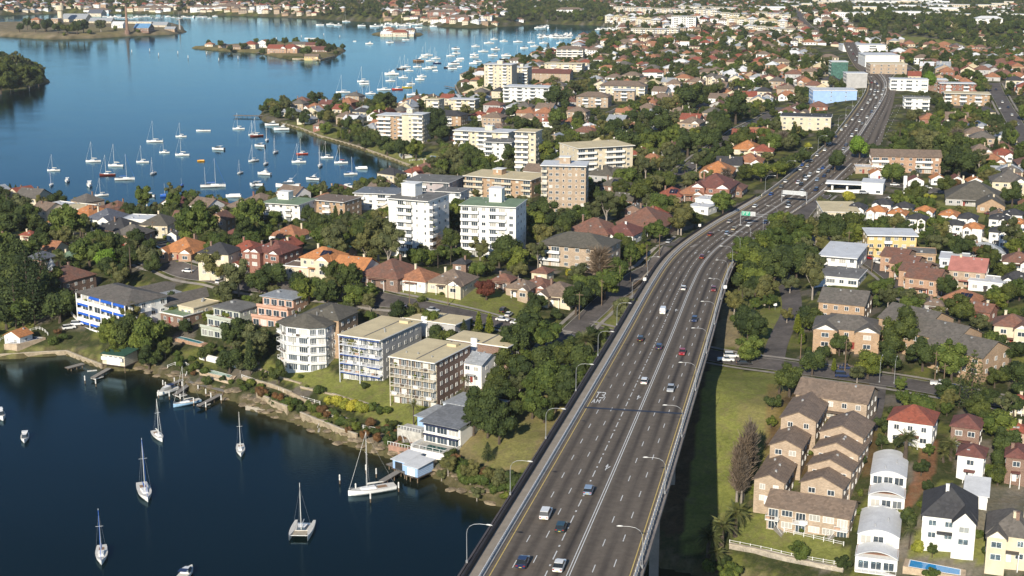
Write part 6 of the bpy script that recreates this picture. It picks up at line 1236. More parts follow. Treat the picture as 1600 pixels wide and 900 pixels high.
# marinas: boats berthed side by side, too alike and small to tell apart
rn = random.Random(3)
for (x0, y0, x1, y1, n, nm) in ((842,53,893,60,26,'boats berthed in the marina beside the tree-tipped point'),(934,45,975,48,18,'boats berthed in the inner marina under the cream complex'),(160,26,340,29,22,'boats moored off the far left shore'),(700,37,720,38,3,'boats berthed in the inner marina under the cream complex'),(590,37,655,42,22,'boats at the distant boatyard below the houses'),(838,40,858,46,8,'boats moored under the dark far wood')):
    for i in range(n):
        x, y = x0+(x1-x0)*(i+.5)/n, y0+(y1-y0)*rn.random(); k_ = rn.choice(['motor','sloop','cruiser','motor'])
        boat(x, y, k_, rn.choice((250,265,90,10)), sc=1.5 if k_ == 'motor' else 1.0, simple=True, label='small white one of the many '+nm, group=nm)
# ------------------------------------------------------------------ piles, jetties, boathouses
pilem = M('pile_timber', (0.20,0.14,0.09), 0.9, 0.25, 2.0); pilew = M('pile_white_sleeve', (0.74,0.72,0.68), 0.6)
plm = MB().tube([(0,0,-3),(0,0,1.2)], .19, 7).mesh('pile_foot', pilem); pwm = MB().tube([(0,0,1.2),(0,0,2.9),(0,0,3.15)], [.24,.24,.05], 7).mesh('pile_sleeve', pilew)
def pile(px, py, label=None, sc=1.0, group='white-capped mooring piles'):
    r = root('mooring_pile', at_z(px, py, 0), 0, label, 'pile', group); r.scale = (sc,)*3; put('pile_foot', plm, r); put('pile_sleeve', pwm, r)
    if not label: AUTO.append((r, 'white-capped timber mooring pile', px, py, 1, 'mooring_pile'))
for x, y in ((133,599),(150,604),(248,622),(255,606),(259,609),(265,624),(273,602),(285,608),(282,628),(310,614),(303,634),(322,620),(330,626),(322,641),(346,630),(531,756),(572,740),(556,770),(579,785),(623,768),(588,746)): pile(x, y, sc=.85)
for x, y in ((577,296),(593,290),(607,284),(622,279),(630,276),(262,331),(266,328),(278,330),(281,329),(289,330),(304,326),(308,325),(318,322),(160,322),(241,330),(230,327)): pile(x, y, sc=1.25)
for x, y in ((206,84),(234,82),(248,89),(278,86),(294,93),(342,97),(372,94),(323,87),(506,57),(531,60),(432,63),(471,60)): pile(x, y, sc=1.7, group='channel marker piles off the islands')
slatm = MB().box(-.5,.5,-.12,.12,0,.05).mesh('plank', WOOD)
def jetty(p0, p1, wd_, label, z=1.15, planks=True, pont=False, posts=3, mat=WOOD):
    a, b_ = at_z(*p0, z)[:2], at_z(*p1, z)[:2]; v = b_-a; L = float(np.hypot(*v)); th = math.atan2(v[1], v[0]); r = root('jetty', (a[0], a[1], 0), th, label, 'jetty')
    MB().box(0, L, -wd_/2, wd_/2, z-.25, z-.001).build('deck_frame', WDK if not pont else pilew, r)
    n = min(int(L/.32), 60)
    for i in range(n):
        x = (i+.5)*L/n; o = put('plank', slatm, r, (x, 0, z), math.pi/2); o.scale = (wd_*1.02, L/n/.27, 1)
    for i in range(posts):
        for s_ in (-1, 1): MB().tube([(L*(i+.5)/posts, s_*wd_*.42, -3), (L*(i+.5)/posts, s_*wd_*.42, z-.26)], .14, 6).build('post', pilem, r)
    return r
jetty((130,568),(104,575),2.2,'short dark jetty off the lawn seawall at the left'); jetty((171,575),(145,590),1.8,'grey gangway beside the stilt boathouse'); jetty((148,588),(155,590),3.5,'white floating pontoon end of the grey gangway',.6,pont=True)
jetty((300,597),(274,616),1.6,'first grey ramp among the white piles',1.2); jetty((292,590),(263,602),1.6,'upper timber walkway to the speedboat berth',1.8); jetty((352,612),(310,634),1.6,'second grey ramp leading down from the long walkway',1.2); jetty((296,596),(356,612),1.7,'long timber walkway under the white pool wall',2.2,posts=6); jetty((276,614),(286,618),3.0,'white floating pontoon beside the speedboat',.6,pont=True); jetty((312,633),(325,629),2.6,'white floating pontoon by the classic boat',.6,pont=True)
jetty((596,752),(628,733),1.8,'narrow timber gangway to the blue boat sheds',1.4); jetty((626,731),(652,744),3.2,'timber platform in front of the white boat shed',1.6,posts=3); jetty((612,729),(634,722),5,'timber platform under the open-fronted blue shed',1.6)
jetty((366,180),(412,181),5,'old timber wharf with rails on the far point',1.6,posts=6); jetty((695,134),(713,138),2.2,'small jetty with boats off the far seawall'); jetty((690,148),(718,146),2.2,'second small jetty off the far seawall')
def shed(px, py, w, d, h, az, wall, roof, label, slope=.5, zf=1.65, nm='boat_shed', openf=False):
    p = at_z(px, py, zf); r = root(nm, (p[0], p[1], zf), -math.radians(az), label, 'boat shed')
    n = 7
    MB().box(-w/2, w/2, -d/2, d/2, 0.002, h).build('wall', WL[wall], r)
    for i in range(5): MB().box(w/2+.001, w/2+.04, -d/2+.02, d/2-.02, .3+i*h/5.5, .34+i*h/5.5).build('board', WT, r)
    MB().add([(-w/2-.5,-d/2-.5,h+.05),(w/2+.5,-d/2-.5,h+.05),(w/2+.5,d/2+.5,h+slope),(-w/2-.5,d/2+.5,h+slope),(-w/2-.5,-d/2-.5,h-.06),(w/2+.5,-d/2-.5,h-.06),(w/2+.5,d/2+.5,h+slope-.11),(-w/2-.5,d/2+.5,h+slope-.11)], [(0,1,2,3),(7,6,5,4),(4,5,1,0),(5,6,2,1),(6,7,3,2),(7,4,0,3)]).build('roof', RT[roof], r)
    MB().box(-w*.3, w*.3, -d/2-.06, -d/2-.002, .05, h*.8).build('door', WT if not openf else DK, r); windows_on(r, -d/2+.5, d/2-.5, -w/2, 1, 3, .9, .9, -90)  # an open front is a flat dark panel, its inner shade painted on
    for x in (-w/2+.3, w/2-.3):
        for y in (-d/2+.3, d/2-.3): MB().tube([(x,y,-4.5),(x,y,-.02)], .16, 6).build('stilt', pilem, r)
    MB().box(-w/2-.3,w/2+.3,-d/2-.3,d/2+.3,-.22,0).build('floor', WDK, r)
    return r
shed(655,738,4.4,6.6,2.7,36,'blue','white','white fronted pale blue boat shed with flat white roof on stilts'); shed(636,728,4.2,6.8,2.6,36,'blue','white','open fronted pale blue boat shed with white roof and blue trims',openf=True)
MARKS.append(('the pale blue boat sheds', 640, 722))
BHh = shed(188,566,9,7,3.6,22,'cream','dgreen','green-roofed boathouse with white balcony standing on stilts over the cove',.7,2.4,'boathouse'); BHh.data
for z in (1.9,): balcony(BHh, 0, -3.502, z, 8.4, 1.0, 'solid'); windows_on(BHh, -4, 4, -3.5, 2.2, 4, 1.2, 1.0)
house(28,518,34,25,'gy','orange','white',1,6,'small white boat pavilion with orange gabled roof beside the seawall pool','pavilion',0)
# ------------------------------------------------------------------ pools, walls, fences, stairs
def quad_px(pts, dz): return [tuple(q) for q in (pick(x, y, dz, False)+np.array([0,0,dz]) for x, y in pts)]
poolw = {'navy': M('pool_navy', (0.02,0.035,0.09), 0.06, 0.1), 'teal': M('pool_teal', (0.06,0.24,0.27), 0.06, 0.1), 'blue': M('pool_blue', (0.03,0.28,0.62), 0.06, 0.1, 1.5), 'sage': M('pool_sage', (0.22,0.38,0.30), 0.08, 0.1)}
def pool(label, pts, colr, cope, margin=1.2):
    w_ = np.array([pick(x, y, .4, False) for x, y in pts]); z = float(w_[:, 2].max())+.25; P = w_[:, :2]; c = P.mean(0); r = root('swimming_pool', (c[0], c[1], z), 0, label, 'swimming pool'); P = P-c
    O = P*(1+margin/np.maximum(1, np.linalg.norm(P, axis=1))[:, None]); MB().prism([tuple(p) for p in O], -3.5, -.02).build('pool_surround', cope, r); MB().prism([tuple(p) for p in P], -.018, .02).build('pool_water', poolw[colr], r)
    I = P*(1+.25/np.maximum(1, np.linalg.norm(P, axis=1))[:, None]); n = len(P); mb = MB()
    for Q, z_ in ((P, .021), (I, .021), (P, .07), (I, .07)): mb.v += [(q[0], q[1], z_) for q in Q]
    for i in range(n): j = (i+1) % n; mb.f += [(2*n+i, 2*n+j, 3*n+j, 3*n+i), (n+i, n+j, 3*n+j, 3*n+i), (i, j, 2*n+j, 2*n+i), (i, j, n+j, n+i)]
    mb.m = [0]*len(mb.f); mb.build('coping', WT, r); return r
pool('dark navy seawater pool with pale terrace at the left seawall', [(12,543),(52,526),(66,530),(30,545)], 'navy', M('terrace_buff',(0.52,0.40,0.28),.85)); pool('narrow teal pool in the brick terrace of the beige stepped house', [(276,531),(283,526),(318,534),(311,539)], 'teal', WL['orange'],2); pool('long sage green pool behind the white wall on the near slope', [(318,584),(322,576),(362,586),(358,592)], 'sage', M('terrace_buff',(0.52,0.40,0.28),.85),1.5)
pool('blue pool of the black-roofed house in the lower right corner', [(1423,876),(1500,889),(1499,903),(1480,901),(1420,893)], 'blue', M('terrace_buff',(0.52,0.40,0.28),.85),1.3); pool('bright blue pool in the bayside lawn', [(673,246),(690,245),(694,248),(676,250)], 'blue', M('terrace_pale',(0.5,0.48,0.43),.85)); pool('pale green pool in the bayside lawn by the seawall', [(625,243),(640,241),(643,245),(630,246)], 'teal', M('terrace_pale',(0.5,0.48,0.43),.85))
pool('blue covered pool behind the street on the right', [(1495,384),(1520,381),(1538,388),(1512,394)], 'navy', RT['lgrey'],.6)
stonem = M('sandstone_wall', (0.40,0.32,0.22), 0.95, 0.25, 0.5, bump=.4)
def wall_run(label, pts, h, mat=stonem, th=.5, nm='seawall', z0=None, cat='wall', blocks=0, foot=3.0):
    w_ = [pick(x, y, 0, False) for x, y in pts]; c = w_[0]; r = root(nm, (c[0], c[1], 0), 0, label, cat)
    for i in range(len(w_)-1):
        a, b_ = w_[i], w_[i+1]; v = b_[:2]-a[:2]; L = float(np.hypot(*v)); th_ = math.atan2(v[1], v[0]); za = (max(a[2], 0) if z0 is None else z0); zb = (max(b_[2], 0) if z0 is None else z0)
        mb = MB(); mb.v = [(0,-th/2,za-foot),(L,-th/2,zb-foot),(L,th/2,zb-foot),(0,th/2,za-foot),(0,-th/2,za+h),(L,-th/2,zb+h),(L,th/2,zb+h),(0,th/2,za+h)]; mb.f = [(0,3,2,1),(4,5,6,7),(0,1,5,4),(1,2,6,5),(2,3,7,6),(3,0,4,7)]; mb.m = [0]*6
        mb.build('wall_section', mat, r, (a[0]-c[0], a[1]-c[1], 0), th_)
        MB().box(-.05, L+.05, -th/2-.08, th/2+.08, 0, .16).build('coping', M('coping_stone', (0.50,0.43,0.33), .9, .2, .6), r, (a[0]-c[0], a[1]-c[1], min(za, zb)+h+.003), th_)
    return r
wall_run('buff sandstone seawall along the lawn at the left', [(-30,556),(0,556),(60,553),(104,551),(128,562),(160,577)], 1.3, z0=.2); wall_run('long low sandstone seawall round the bay park', [(440,192),(470,200),(500,213),(560,229),(600,243),(628,254),(645,262)], 1.6, z0=.2); wall_run('straight seawall of the far mooring garden', [(711,136),(733,160)], 1.8, z0=.2)
wall_run('white curving garden wall beside the two parked white cars', [(111,490),(120,500),(133,505),(145,507)], .9, WT, .3, 'garden_wall'); wall_run('tall white rendered wall behind the sage pool', [(312,561),(340,568),(374,576)], 2.2, WL['white'], .3, 'garden_wall'); wall_run('cream rendered retaining wall below the sage pool', [(297,574),(330,592),(360,600),(368,590)], .6, M('terrace_buff',(0.52,0.40,0.28),.85), .4, 'retaining_wall')
wall_run('pale sandstone retaining wall at the bottom of the park lawn', [(1140,856),(1180,863),(1230,876),(1318,893)], 1.0, M('pale_sandstone', (0.48,0.42,0.34), .95, .3, .4), .8, 'retaining_wall'); wall_run('sandstone garden retaining wall above the shore rocks', [(380,594),(420,604),(455,618),(510,646),(560,668)], 1.2, stonem, .5, 'retaining_wall'); wall_run('tall stained sandstone wall under the garden path by the shore', [(402,622),(425,634),(450,645)], 2.0, stonem, .6, 'retaining_wall'); wall_run('concrete slab landing stage jutting from the shore rocks', [(388,634),(400,628),(418,634)], .9, M('landing_concrete', (0.36,0.31,0.25), .95, .2, .5), 4.0, 'landing_stage', z0=.2, cat='landing stage'); wall_run('stone retaining wall along the shore below the yellow shrubs', [(470,652),(500,664),(530,676),(558,686)], 1.4, stonem, .5, 'retaining_wall'); wall_run('rough stone terrace edge in the apartment garden', [(405,577),(440,592),(470,600)], .5, stonem, .6, 'garden_wall'); wall_run('stone edge of the lower lawn beneath the cream-roofed flats', [(470,606),(520,617),(560,628),(600,640)], .4, stonem, .6, 'garden_wall')
wall_run('white street wall along the right hand lane behind the cottage cluster', [(1487,366),(1530,375),(1570,384),(1610,392)], 1.5, WL['white'], .3, 'garden_wall'); wall_run('white forecourt wall right of the petrol station', [(1398,318),(1420,313),(1446,305)], 1.2, WL['cream'], .3, 'garden_wall')
fpost = MB().box(-.07,.07,-.07,.07,-.3,1.1).mesh('fence_post', WT)
def fence(label, pts, h=1.0, mat=WT, gap=2.4, rails=2):
    P = np.array([pick(x, y, 0, False) for x, y in pts]); P = resample(P, gap); c = P[0]; r = root('fence', tuple(c), 0, label, 'fence'); P = np.array([[x, y, max(float(gz(x, y)), .8)] for x, y, _ in P])
    for i, p in enumerate(P): put('fence_post', fpost, r, tuple(p-c))
    for k_ in range(rails):
        for i in range(len(P)-1):
            z = h*(.45+.5*k_); MB().tube([tuple(P[i]-c+[0,0,z]), tuple(P[i+1]-c+[0,0,z])], .05, 4).build('rail', mat, r)
    return r
fence('white two-rail fence along the garden above the shore rocks', [(378,590),(410,600),(440,612),(465,622),(500,632)]); fence('lower white fence zigzagging beside the yellow shrubs', [(500,645),(530,658),(560,668),(600,676)]); fence('white fence on top of the park retaining wall', [(1140,850),(1200,862),(1250,874),(1320,886)]); fence('white fence above the rocks behind the pool wall', [(378,590),(395,597),(408,602)]); fence('white stair railing by the timber walkways', [(262,575),(280,568),(296,572),(290,590)]); fence('thin wire fence around the lower lawn of the front brick block', [(1225,832),(1270,842),(1318,853)],.9)
fence('white pool fence on the bayside lawn', [(640,252),(665,250),(690,252),(700,256)]); fence('white balustrade beside the dark navy pool', [(0,533),(30,523),(60,514),(75,524)])
def stairs(px, py, az, w, n, label):
    p = pick(px, py, 0, False); r = root('garden_stairs', (p[0],p[1],p[2]-.3), -math.radians(az), label, 'stairs')
    for i in range(n): MB().box(-w/2, w/2, i*.32, i*.32+.31, -.8, .17*(i+1)).build('step', WOOD, r)
    for s_ in (-1, 1): MB().tube([(s_*w/2,0,1.0),(s_*w/2,n*.32,1.0+n*.17)], .05, 4).build('handrail', WT, r)
stairs(640,706,-20,1.6,18,'timber steps down the bank to the blue boat sheds'); stairs(1225,838,-25,1.4,10,'left timber garden stair of the long front brick block'); stairs(1290,846,50,1.4,10,'right timber garden stair of the long front brick block'); stairs(500,672,10,1.5,8,'pale concrete steps at the middle of the shore garden')
# shore rocks: single boulders along the near shore
rk = []
for s_ in range(5):
    r_ = np.random.default_rng(200+s_); n = 7; V = []; 
    for i in range(5):
        for j in range(n):
            a = j*2*math.pi/n; f = math.sin(math.pi*(i+.3)/5.2); V.append((math.cos(a)*f*(.8+.4*r_.random()), math.sin(a)*f*(.8+.4*r_.random()), (-.5+i/4)*.9+.1*r_.random()))
    Fq = [(i*n+j, i*n+(j+1) % n, (i+1)*n+(j+1) % n, (i+1)*n+j) for i in range(4) for j in range(n)]+[tuple(range(n-1,-1,-1)), tuple(4*n+j for j in range(n))]
    mb = MB(); mb.v = V; mb.f = Fq; mb.m = [0]*len(Fq); rk.append(mb.mesh('boulder', M('sandstone_rock', (0.36,0.28,0.18), .95, .3, .8, rand=.35)))
sh = resample(at_z(*np.array([p for p in SHORE if 200 < p[0] < 800], float).T, 0.0), 2.6); k = 0
for i, p in enumerate(sh):
    for q in range(2):
        if k >= 260: break
        x, y = p[0]+random.uniform(-1.5,1.5), p[1]+random.uniform(-.8,4.5); o = put('shore_boulder', random.choice(rk), None, (x, y, max(.1, float(gz(x, y)))), random.uniform(0,6)); s_ = random.uniform(.4, 1.9)
        o.scale = (s_*1.3, s_, s_*.55); tag(o, 'rough sandstone boulder at the waterline of the near cove', 'boulder', 'sandstone boulders along the near shore'); k += 1
# ------------------------------------------------------------------ vehicles
tyre = M('tyre', (0.02,0.02,0.02), .8); carglass = M('car_glass', (0.02,0.025,0.03), .08, .02); lampw = M('headlamp', (0.75,0.75,0.72), .2); lampr = M('tail_lamp', (0.35,0.02,0.015), .3); plate = M('number_plate', (0.62,0.52,0.10), .5)
CARC = {'white': (0.78,0.78,0.76), 'silver': (0.42,0.44,0.46), 'navy': (0.015,0.03,0.09), 'black': (0.02,0.02,0.024), 'red': (0.33,0.015,0.02), 'maroon': (0.12,0.015,0.02), 'teal': (0.02,0.05,0.06), 'blue': (0.03,0.09,0.32), 'iceblue': (0.25,0.33,0.44), 'grey': (0.15,0.155,0.16), 'beige': (0.42,0.38,0.27), 'dred': (0.20,0.02,0.02)}
CARM = {}
for k_, c_ in CARC.items():
    m, t, b = new_mat('car_paint_'+k_); b.inputs['Base Color'].default_value = (*c_, 1); b.inputs['Roughness'].default_value = .32; b.inputs['Coat Weight'].default_value = .5; b.inputs['Coat Roughness'].default_value = .08
    tc = N(t, 'ShaderNodeTexCoord'); n_ = N(t, 'ShaderNodeTexNoise', Scale=3.0, Detail=3.0); t.links.new(tc.outputs['Object'], n_.inputs['Vector']); t.links.new(ramp(t, n_.outputs[0], [(.3, tuple(q*.88 for q in c_)), (.7, c_)]), b.inputs['Base Color']); CARM[k_] = m
_cp = {}
wheelm = MB().tube([(-.11,0,0),(.11,0,0)], .33, 10).mesh('wheel', tyre)
def body_profile(kind):
    # (y, z_low, z_top, half width) stations front (+y) to back; cabin: (y0 back, y1 rear roof, y2 front roof, y3 windscreen foot, roof height)
    if kind == 'sedan': return 4.6, [(2.3,.35,.62,.72),(2.15,.28,.72,.84),(1.2,.25,.86,.88),(0,.25,.92,.89),(-1.3,.25,.92,.88),(-2.15,.3,.86,.84),(-2.3,.4,.78,.76)], (-1.75,-1.05,.25,1.05,1.42)
    if kind == 'hatch': return 4.1, [(2.05,.35,.62,.70),(1.9,.28,.75,.82),(1.1,.25,.9,.86),(0,.25,.94,.87),(-1.3,.25,.96,.86),(-1.9,.3,.95,.83),(-2.05,.4,.8,.76)], (-1.95,-1.55,.3,1.05,1.46)
    if kind == 'van': return 4.9, [(2.45,.4,.85,.78),(2.3,.3,1.0,.9),(1.4,.3,1.1,.93),(0,.3,1.12,.94),(-1.4,.3,1.12,.94),(-2.3,.3,1.12,.92),(-2.45,.4,1.05,.88)], (-2.38,-2.25,1.1,1.9,2.05)
    if kind == 'suv': return 4.7, [(2.35,.42,.8,.78),(2.2,.35,.95,.88),(1.2,.32,1.05,.92),(0,.32,1.1,.93),(-1.4,.32,1.1,.92),(-2.2,.35,1.08,.88),(-2.35,.45,1.0,.82)], (-2.25,-1.95,.35,1.05,1.78)
    if kind == 'ute': return 5.1, [(2.55,.42,.8,.78),(2.4,.35,.95,.88),(1.5,.32,1.02,.9),(0,.32,1.05,.91),(-.6,.32,1.06,.91),(-2.4,.35,1.04,.9),(-2.55,.45,1.0,.84)], (-.5,-.25,.75,1.35,1.68)
def car_parts(kind):
    if kind in _cp: return _cp[kind]
    L, st, (c0, c1, c2, c3, hr) = body_profile(kind); mb = MB(); n = 6
    for (y, zl, zt, w_) in st: mb.v += [(-w_*.9,y,zl),(-w_,y,zl+(zt-zl)*.45),(-w_*.94,y,zt),(w_*.94,y,zt),(w_,y,zl+(zt-zl)*.45),(w_*.9,y,zl)]
    for i in range(len(st)-1):
        for k_ in range(n): mb.f.append((i*n+k_, i*n+(k_+1) % n, (i+1)*n+(k_+1) % n, (i+1)*n+k_))
    mb.f += [tuple(range(n-1,-1,-1)), tuple((len(st)-1)*n+k_ for k_ in range(n))]; mb.m = [0]*len(mb.f); mb.f = [tuple(reversed(f)) for f in mb.f]
    zt = max(s[2] for s in st)-.04; wb, wt = st[3][3]*.92, st[3][3]*.76
    g = MB(); v = [(-wb,c0,zt),(wb,c0,zt),(wb,c3,zt-.03),(-wb,c3,zt-.03),(-wt,c1,hr),(wt,c1,hr),(wt,c2,hr),(-wt,c2,hr)]; g.add(v, [(3,2,1,0),(0,1,5,4),(1,2,6,5),(2,3,7,6),(3,0,4,7),(4,5,6,7)])
    rf = MB().box(-wt-.015, wt+.015, c1-.05, c2+.05, hr-.03, hr+.035)
    if kind == 'van': rf.box(-wb-.01,wb+.01,c0-.02,.2,zt-.02,hr-.031)
    out = [('body', mb, 0), ('cabin_glass', g, carglass), ('roof_panel', rf, 0)]; wy = L*.31; wx = st[3][3]-.08
    _cp[kind] = (L, out, [(s_*wx, q*wy, .33) for s_ in (-1, 1) for q in (-1, 1)], st); return _cp[kind]
_cm = {}
CARN = {'sedan': 'sedan_car', 'hatch': 'hatchback_car', 'van': 'van', 'suv': 'estate_car', 'ute': 'utility_truck'}
for k_ in ('sedan', 'hatch', 'van', 'suv', 'ute'):
    car_parts(k_)
hlm = MB().box(-.18,.18,-.05,.05,-.07,.07).mesh('headlight', lampw); tlm = MB().box(-.16,.16,-.04,.04,-.08,.08).mesh('tail_light', lampr); npm = MB().box(-.22,.22,-.02,.02,-.06,.06).mesh('number_plate', plate)
def car(loc, rz, kind, colr, label=None, simple=False, group=None, px=None):
    r = root(CARN[kind], loc, rz, label, 'van' if kind == 'van' else 'ute' if kind == 'ute' else 'car', group); L, parts, wh, st = car_parts(kind)
    for nm, mb, mt in parts:
        k_ = (kind, nm, colr if mt == 0 else '')
        if k_ not in _cm: _cm[k_] = mb.mesh(nm, CARM[colr] if mt == 0 else mt)
        put(nm, _cm[k_], r)
    for w_ in wh: put('wheel', wheelm, r, w_)
    if not simple:
        for s_ in (-1, 1): put('headlight', hlm, r, (s_*.55, L/2-.07, .62)); put('tail_light', tlm, r, (s_*.6, -L/2+.03, .78 if kind != 'van' else 1.1))
        put('number_plate', npm, r, (0, -L/2-.005, .55))
    if label is None: AUTO.append((r, {'navy':'navy blue','dred':'dark red','iceblue':'silver-blue','teal':'dark teal'}.get(colr, colr)+' '+{'sedan':'car','hatch':'small car','van':'van','suv':'large car','ute':'utility truck'}[kind], px[0], px[1], 1, CARN[kind]))
    return r
HW = [(817,883,'sedan','navy',0,'dark blue sedan in the left lane at the very bottom'),(874,888,'sedan','white',0,'white sedan at the bottom of the bridge beside the dashed tidal line'),(877,828,'hatch','teal',0,'dark teal hatchback with yellow plate behind the white van'),(853,808,'suv','white',0,'white boxy van-like car beside the dark teal hatchback'),(920,770,'hatch','iceblue',0,'silver-blue hatchback on the dashed tidal line'),
 (1007,599,'hatch','white',0,'white hatchback beside the double centre line'),(1048,610,'sedan','silver',1,'silver sedan coming towards the viewer beside the lit lamp heads'),(1001,533,'hatch','black',0,'black car with red tail lamps left of the navy car'),(1030,545,'hatch','navy',0,'navy hatchback just left of the double centre line'),(1066,553,'sedan','red',1,'red car coming towards the viewer'),
 (1036,490,'van','white',0,'white van on the tidal lane, the only van on the bridge'),(1085,502,'hatch','navy',1,'dark car with yellow plate coming towards the viewer'),(1068,453,'sedan','white',0,'white sedan above the white van'),(1115,454,'sedan','dred',1,'dark red car coming towards the viewer near the right barrier'),(1097,404,'sedan','dred',0,'dark red sedan alone on the curve'),
 (1110,369,'sedan','dred',0,None),(1136,367,'hatch','iceblue',0,None),(1147,360,'sedan','beige',0,None),(1170,354,'sedan','white',1,None),(1140,349,'sedan','silver',0,None),(1196,350,'sedan','navy',1,None),
 (1221,295,'suv','grey',0,None),(1225,308,'sedan','white',0,None),(1232,326,'sedan','white',1,None),(1231,321,'sedan','black',1,None),(1210,338,'hatch','dred',1,None),(1247,288,'sedan','white',1,None),(1238,305,'sedan','navy',1,None),(1253,302,'sedan','white',1,None),(1255,308,'sedan','white',1,None),(1251,267,'sedan','white',0,None),(1254,260,'sedan','blue',0,None),
 (1277,245,'sedan','white',0,None),(1268,254,'sedan','silver',0,None),(1297,227,'sedan','white',0,None),(1257,278,'sedan','black',1,None),(1265,277,'suv','white',1,None),(1259,283,'suv','white',1,None),(1246,287,'sedan','dred',1,None),(1252,291,'sedan','black',1,None),(1277,284,'sedan','iceblue',1,None),(1288,278,'sedan','navy',1,None),(1279,271,'suv','white',1,None),
 (1275,300,'suv','navy',1,None),(1311,252,'suv','white',1,None),(1300,258,'sedan','white',1,None),(1303,264,'sedan','navy',1,None),(1299,260,'sedan','silver',1,None),(1307,257,'sedan','white',1,None),(1286,265,'sedan','blue',1,None),(1294,271,'sedan','black',1,None),
 (1356,163,'sedan','white',0,None),(1347,173,'sedan','white',0,None),(1340,182,'sedan','silver',0,None),(1332,189,'sedan','white',0,None),(1343,192,'sedan','white',1,None),(1322,199,'sedan','white',0,None),(1369,155,'sedan','white',1,None),(1366,150,'sedan','white',1,None),(1372,145,'sedan','white',1,None),(1367,145,'suv','silver',1,None),(1372,136,'sedan','white',1,None),(1370,133,'sedan','navy',1,None),
 (1367,130,'sedan','white',1,None),(1362,131,'sedan','dred',0,None),(1384,139,'sedan','white',1,None),(1375,162,'sedan','silver',1,None),(1360,158,'sedan','white',0,None),(1359,150,'sedan','grey',0,None),(1361,142,'sedan','white',0,None),(1351,106,'sedan','white',1,None),(1345,98,'sedan','grey',1,None),(1339,90,'sedan','white',0,None),(1333,86,'sedan','dred',1,None),(1330,80,'sedan','white',1,None),(1326,75,'sedan','white',0,None),(1348,118,'sedan','white',1,None),(1352,112,'sedan','navy',1,None),(1336,96,'sedan','silver',1,None),(1312,243,'sedan','white',1,None),(1318,236,'sedan','silver',1,None),(1322,229,'sedan','navy',1,None),(1331,215,'suv','white',1,None),(1338,206,'sedan','white',1,None),(1347,196,'sedan','grey',1,None),(1355,186,'sedan','white',1,None),(1362,178,'suv','navy',1,None),(1368,170,'sedan','white',1,None),(1378,150,'sedan','white',1,None),(1380,144,'suv','silver',1,None),(1315,205,'sedan','white',0,None),(1306,216,'sedan','navy',0,None),(1289,237,'suv','white',0,None),(1262,262,'sedan','silver',0,None),(1228,286,'sedan','white',0,None),(1205,306,'sedan','blue',0,None),(1180,325,'sedan','white',0,None)]
for x, y, k_, c_, tow, lab in HW:
    s, u = s_of(x, y-1); p_ = hpt(s, u, .01); car(p_, -hang(s)+(math.pi if tow else 0), k_, c_, lab, y < 330, None if lab else 'cars on the far part of the highway', (x, y))
PK = [(627,478,'sedan','navy',100,'navy parked car near the left end of the flats street'),(676,485,'sedan','silver',115,'silver parked car on the lawn side of the flats street'),(693,498,'sedan','navy',115,'dark blue parked car above the brown brick flats'),(785,500,'sedan','white',110,'white car in the driveway beside the yellow-green cypresses'),(787,486,'suv','black',20,None),(795,492,'sedan','white',20,None),(808,505,'sedan','white',110,'white car on the flats street near the brown tiled cottages'),
 (1134,563,'ute','white',95,'white flatbed utility coming out from under the bridge'),(1143,557,'suv','white',95,None),(1163,568,'sedan','black',95,None),(108,513,'suv','white',60,'lower of the two white cars by the curving wall'),(121,507,'suv','white',80,'upper of the two white cars by the curving wall'),(202,389,'sedan','white',90,None),(294,424,'sedan','white',105,'white car parked behind the blue-awning flats'),(245,389,'sedan','black',90,None),(130,381,'sedan','blue',90,None),(367,369,'sedan','white',90,None),(344,441,'suv','white',20,None),
 (1468,601,'ute','white',105,'white utility truck parked beside the tall palm'),(1491,607,'sedan','blue',105,'blue car parked just right of the white utility'),(1545,618,'sedan','black',105,'black car parked on the right-hand street end'),(1317,588,'suv','navy',98,'navy car behind the upper brick townhouses'),(1323,575,'sedan','navy',98,None),(1433,561,'hatch','blue',60,'blue small car parked below the long brick block'),
 (1265,348,'suv','white',12,None),(1268,357,'sedan','navy',12,None),(1270,361,'sedan','black',12,None),(1275,364,'sedan','grey',30,None),(1395,309,'sedan','white',80,None),(1408,307,'suv','white',80,None),(1415,306,'sedan','navy',80,None),(1424,304,'sedan','white',80,None),(1398,289,'sedan','white',95,None),(1449,294,'sedan','white',98,None),(1372,297,'suv','white',90,None),(1350,302,'suv','silver',90,None),
 (1361,404,'sedan','red',150,'red car parked on the right-hand side street'),(1374,411,'van','white',150,'white van parked behind the red car'),(1385,419,'suv','silver',150,'silver car parked in front of the white van'),(1422,447,'sedan','white',150,None),(1546,334,'sedan','maroon',100,None),(922,196,'sedan','white',40,None),(903,203,'sedan','white',40,None),(966,174,'sedan','white',40,None),(1045,378,'sedan','silver',20,'silver car on the slip street left of the bridge'),(1085,255,'sedan','silver',40,None),(1070,262,'suv','silver',40,None),
 (1150,213,'sedan','white',40,None),(1162,200,'sedan','white',40,None),(1172,196,'sedan','navy',40,None),(1412,103,'sedan','white',10,None),(1418,110,'sedan','navy',10,None),(1408,97,'sedan','grey',10,None),(1566,160,'sedan','white',15,None),(1575,168,'sedan','navy',15,None),(1581,180,'sedan','white',15,None),(1590,195,'sedan','silver',15,None),(1556,140,'sedan','navy',15,None),(1562,170,'sedan','white',15,None)]
for x, y, k_, c_, a, lab in PK:
    q = pick(x, y, .5, False); car((q[0], q[1], q[2]+.2), -math.radians(a), k_, c_, lab, y < 380, None if lab else 'parked cars', (x, y))
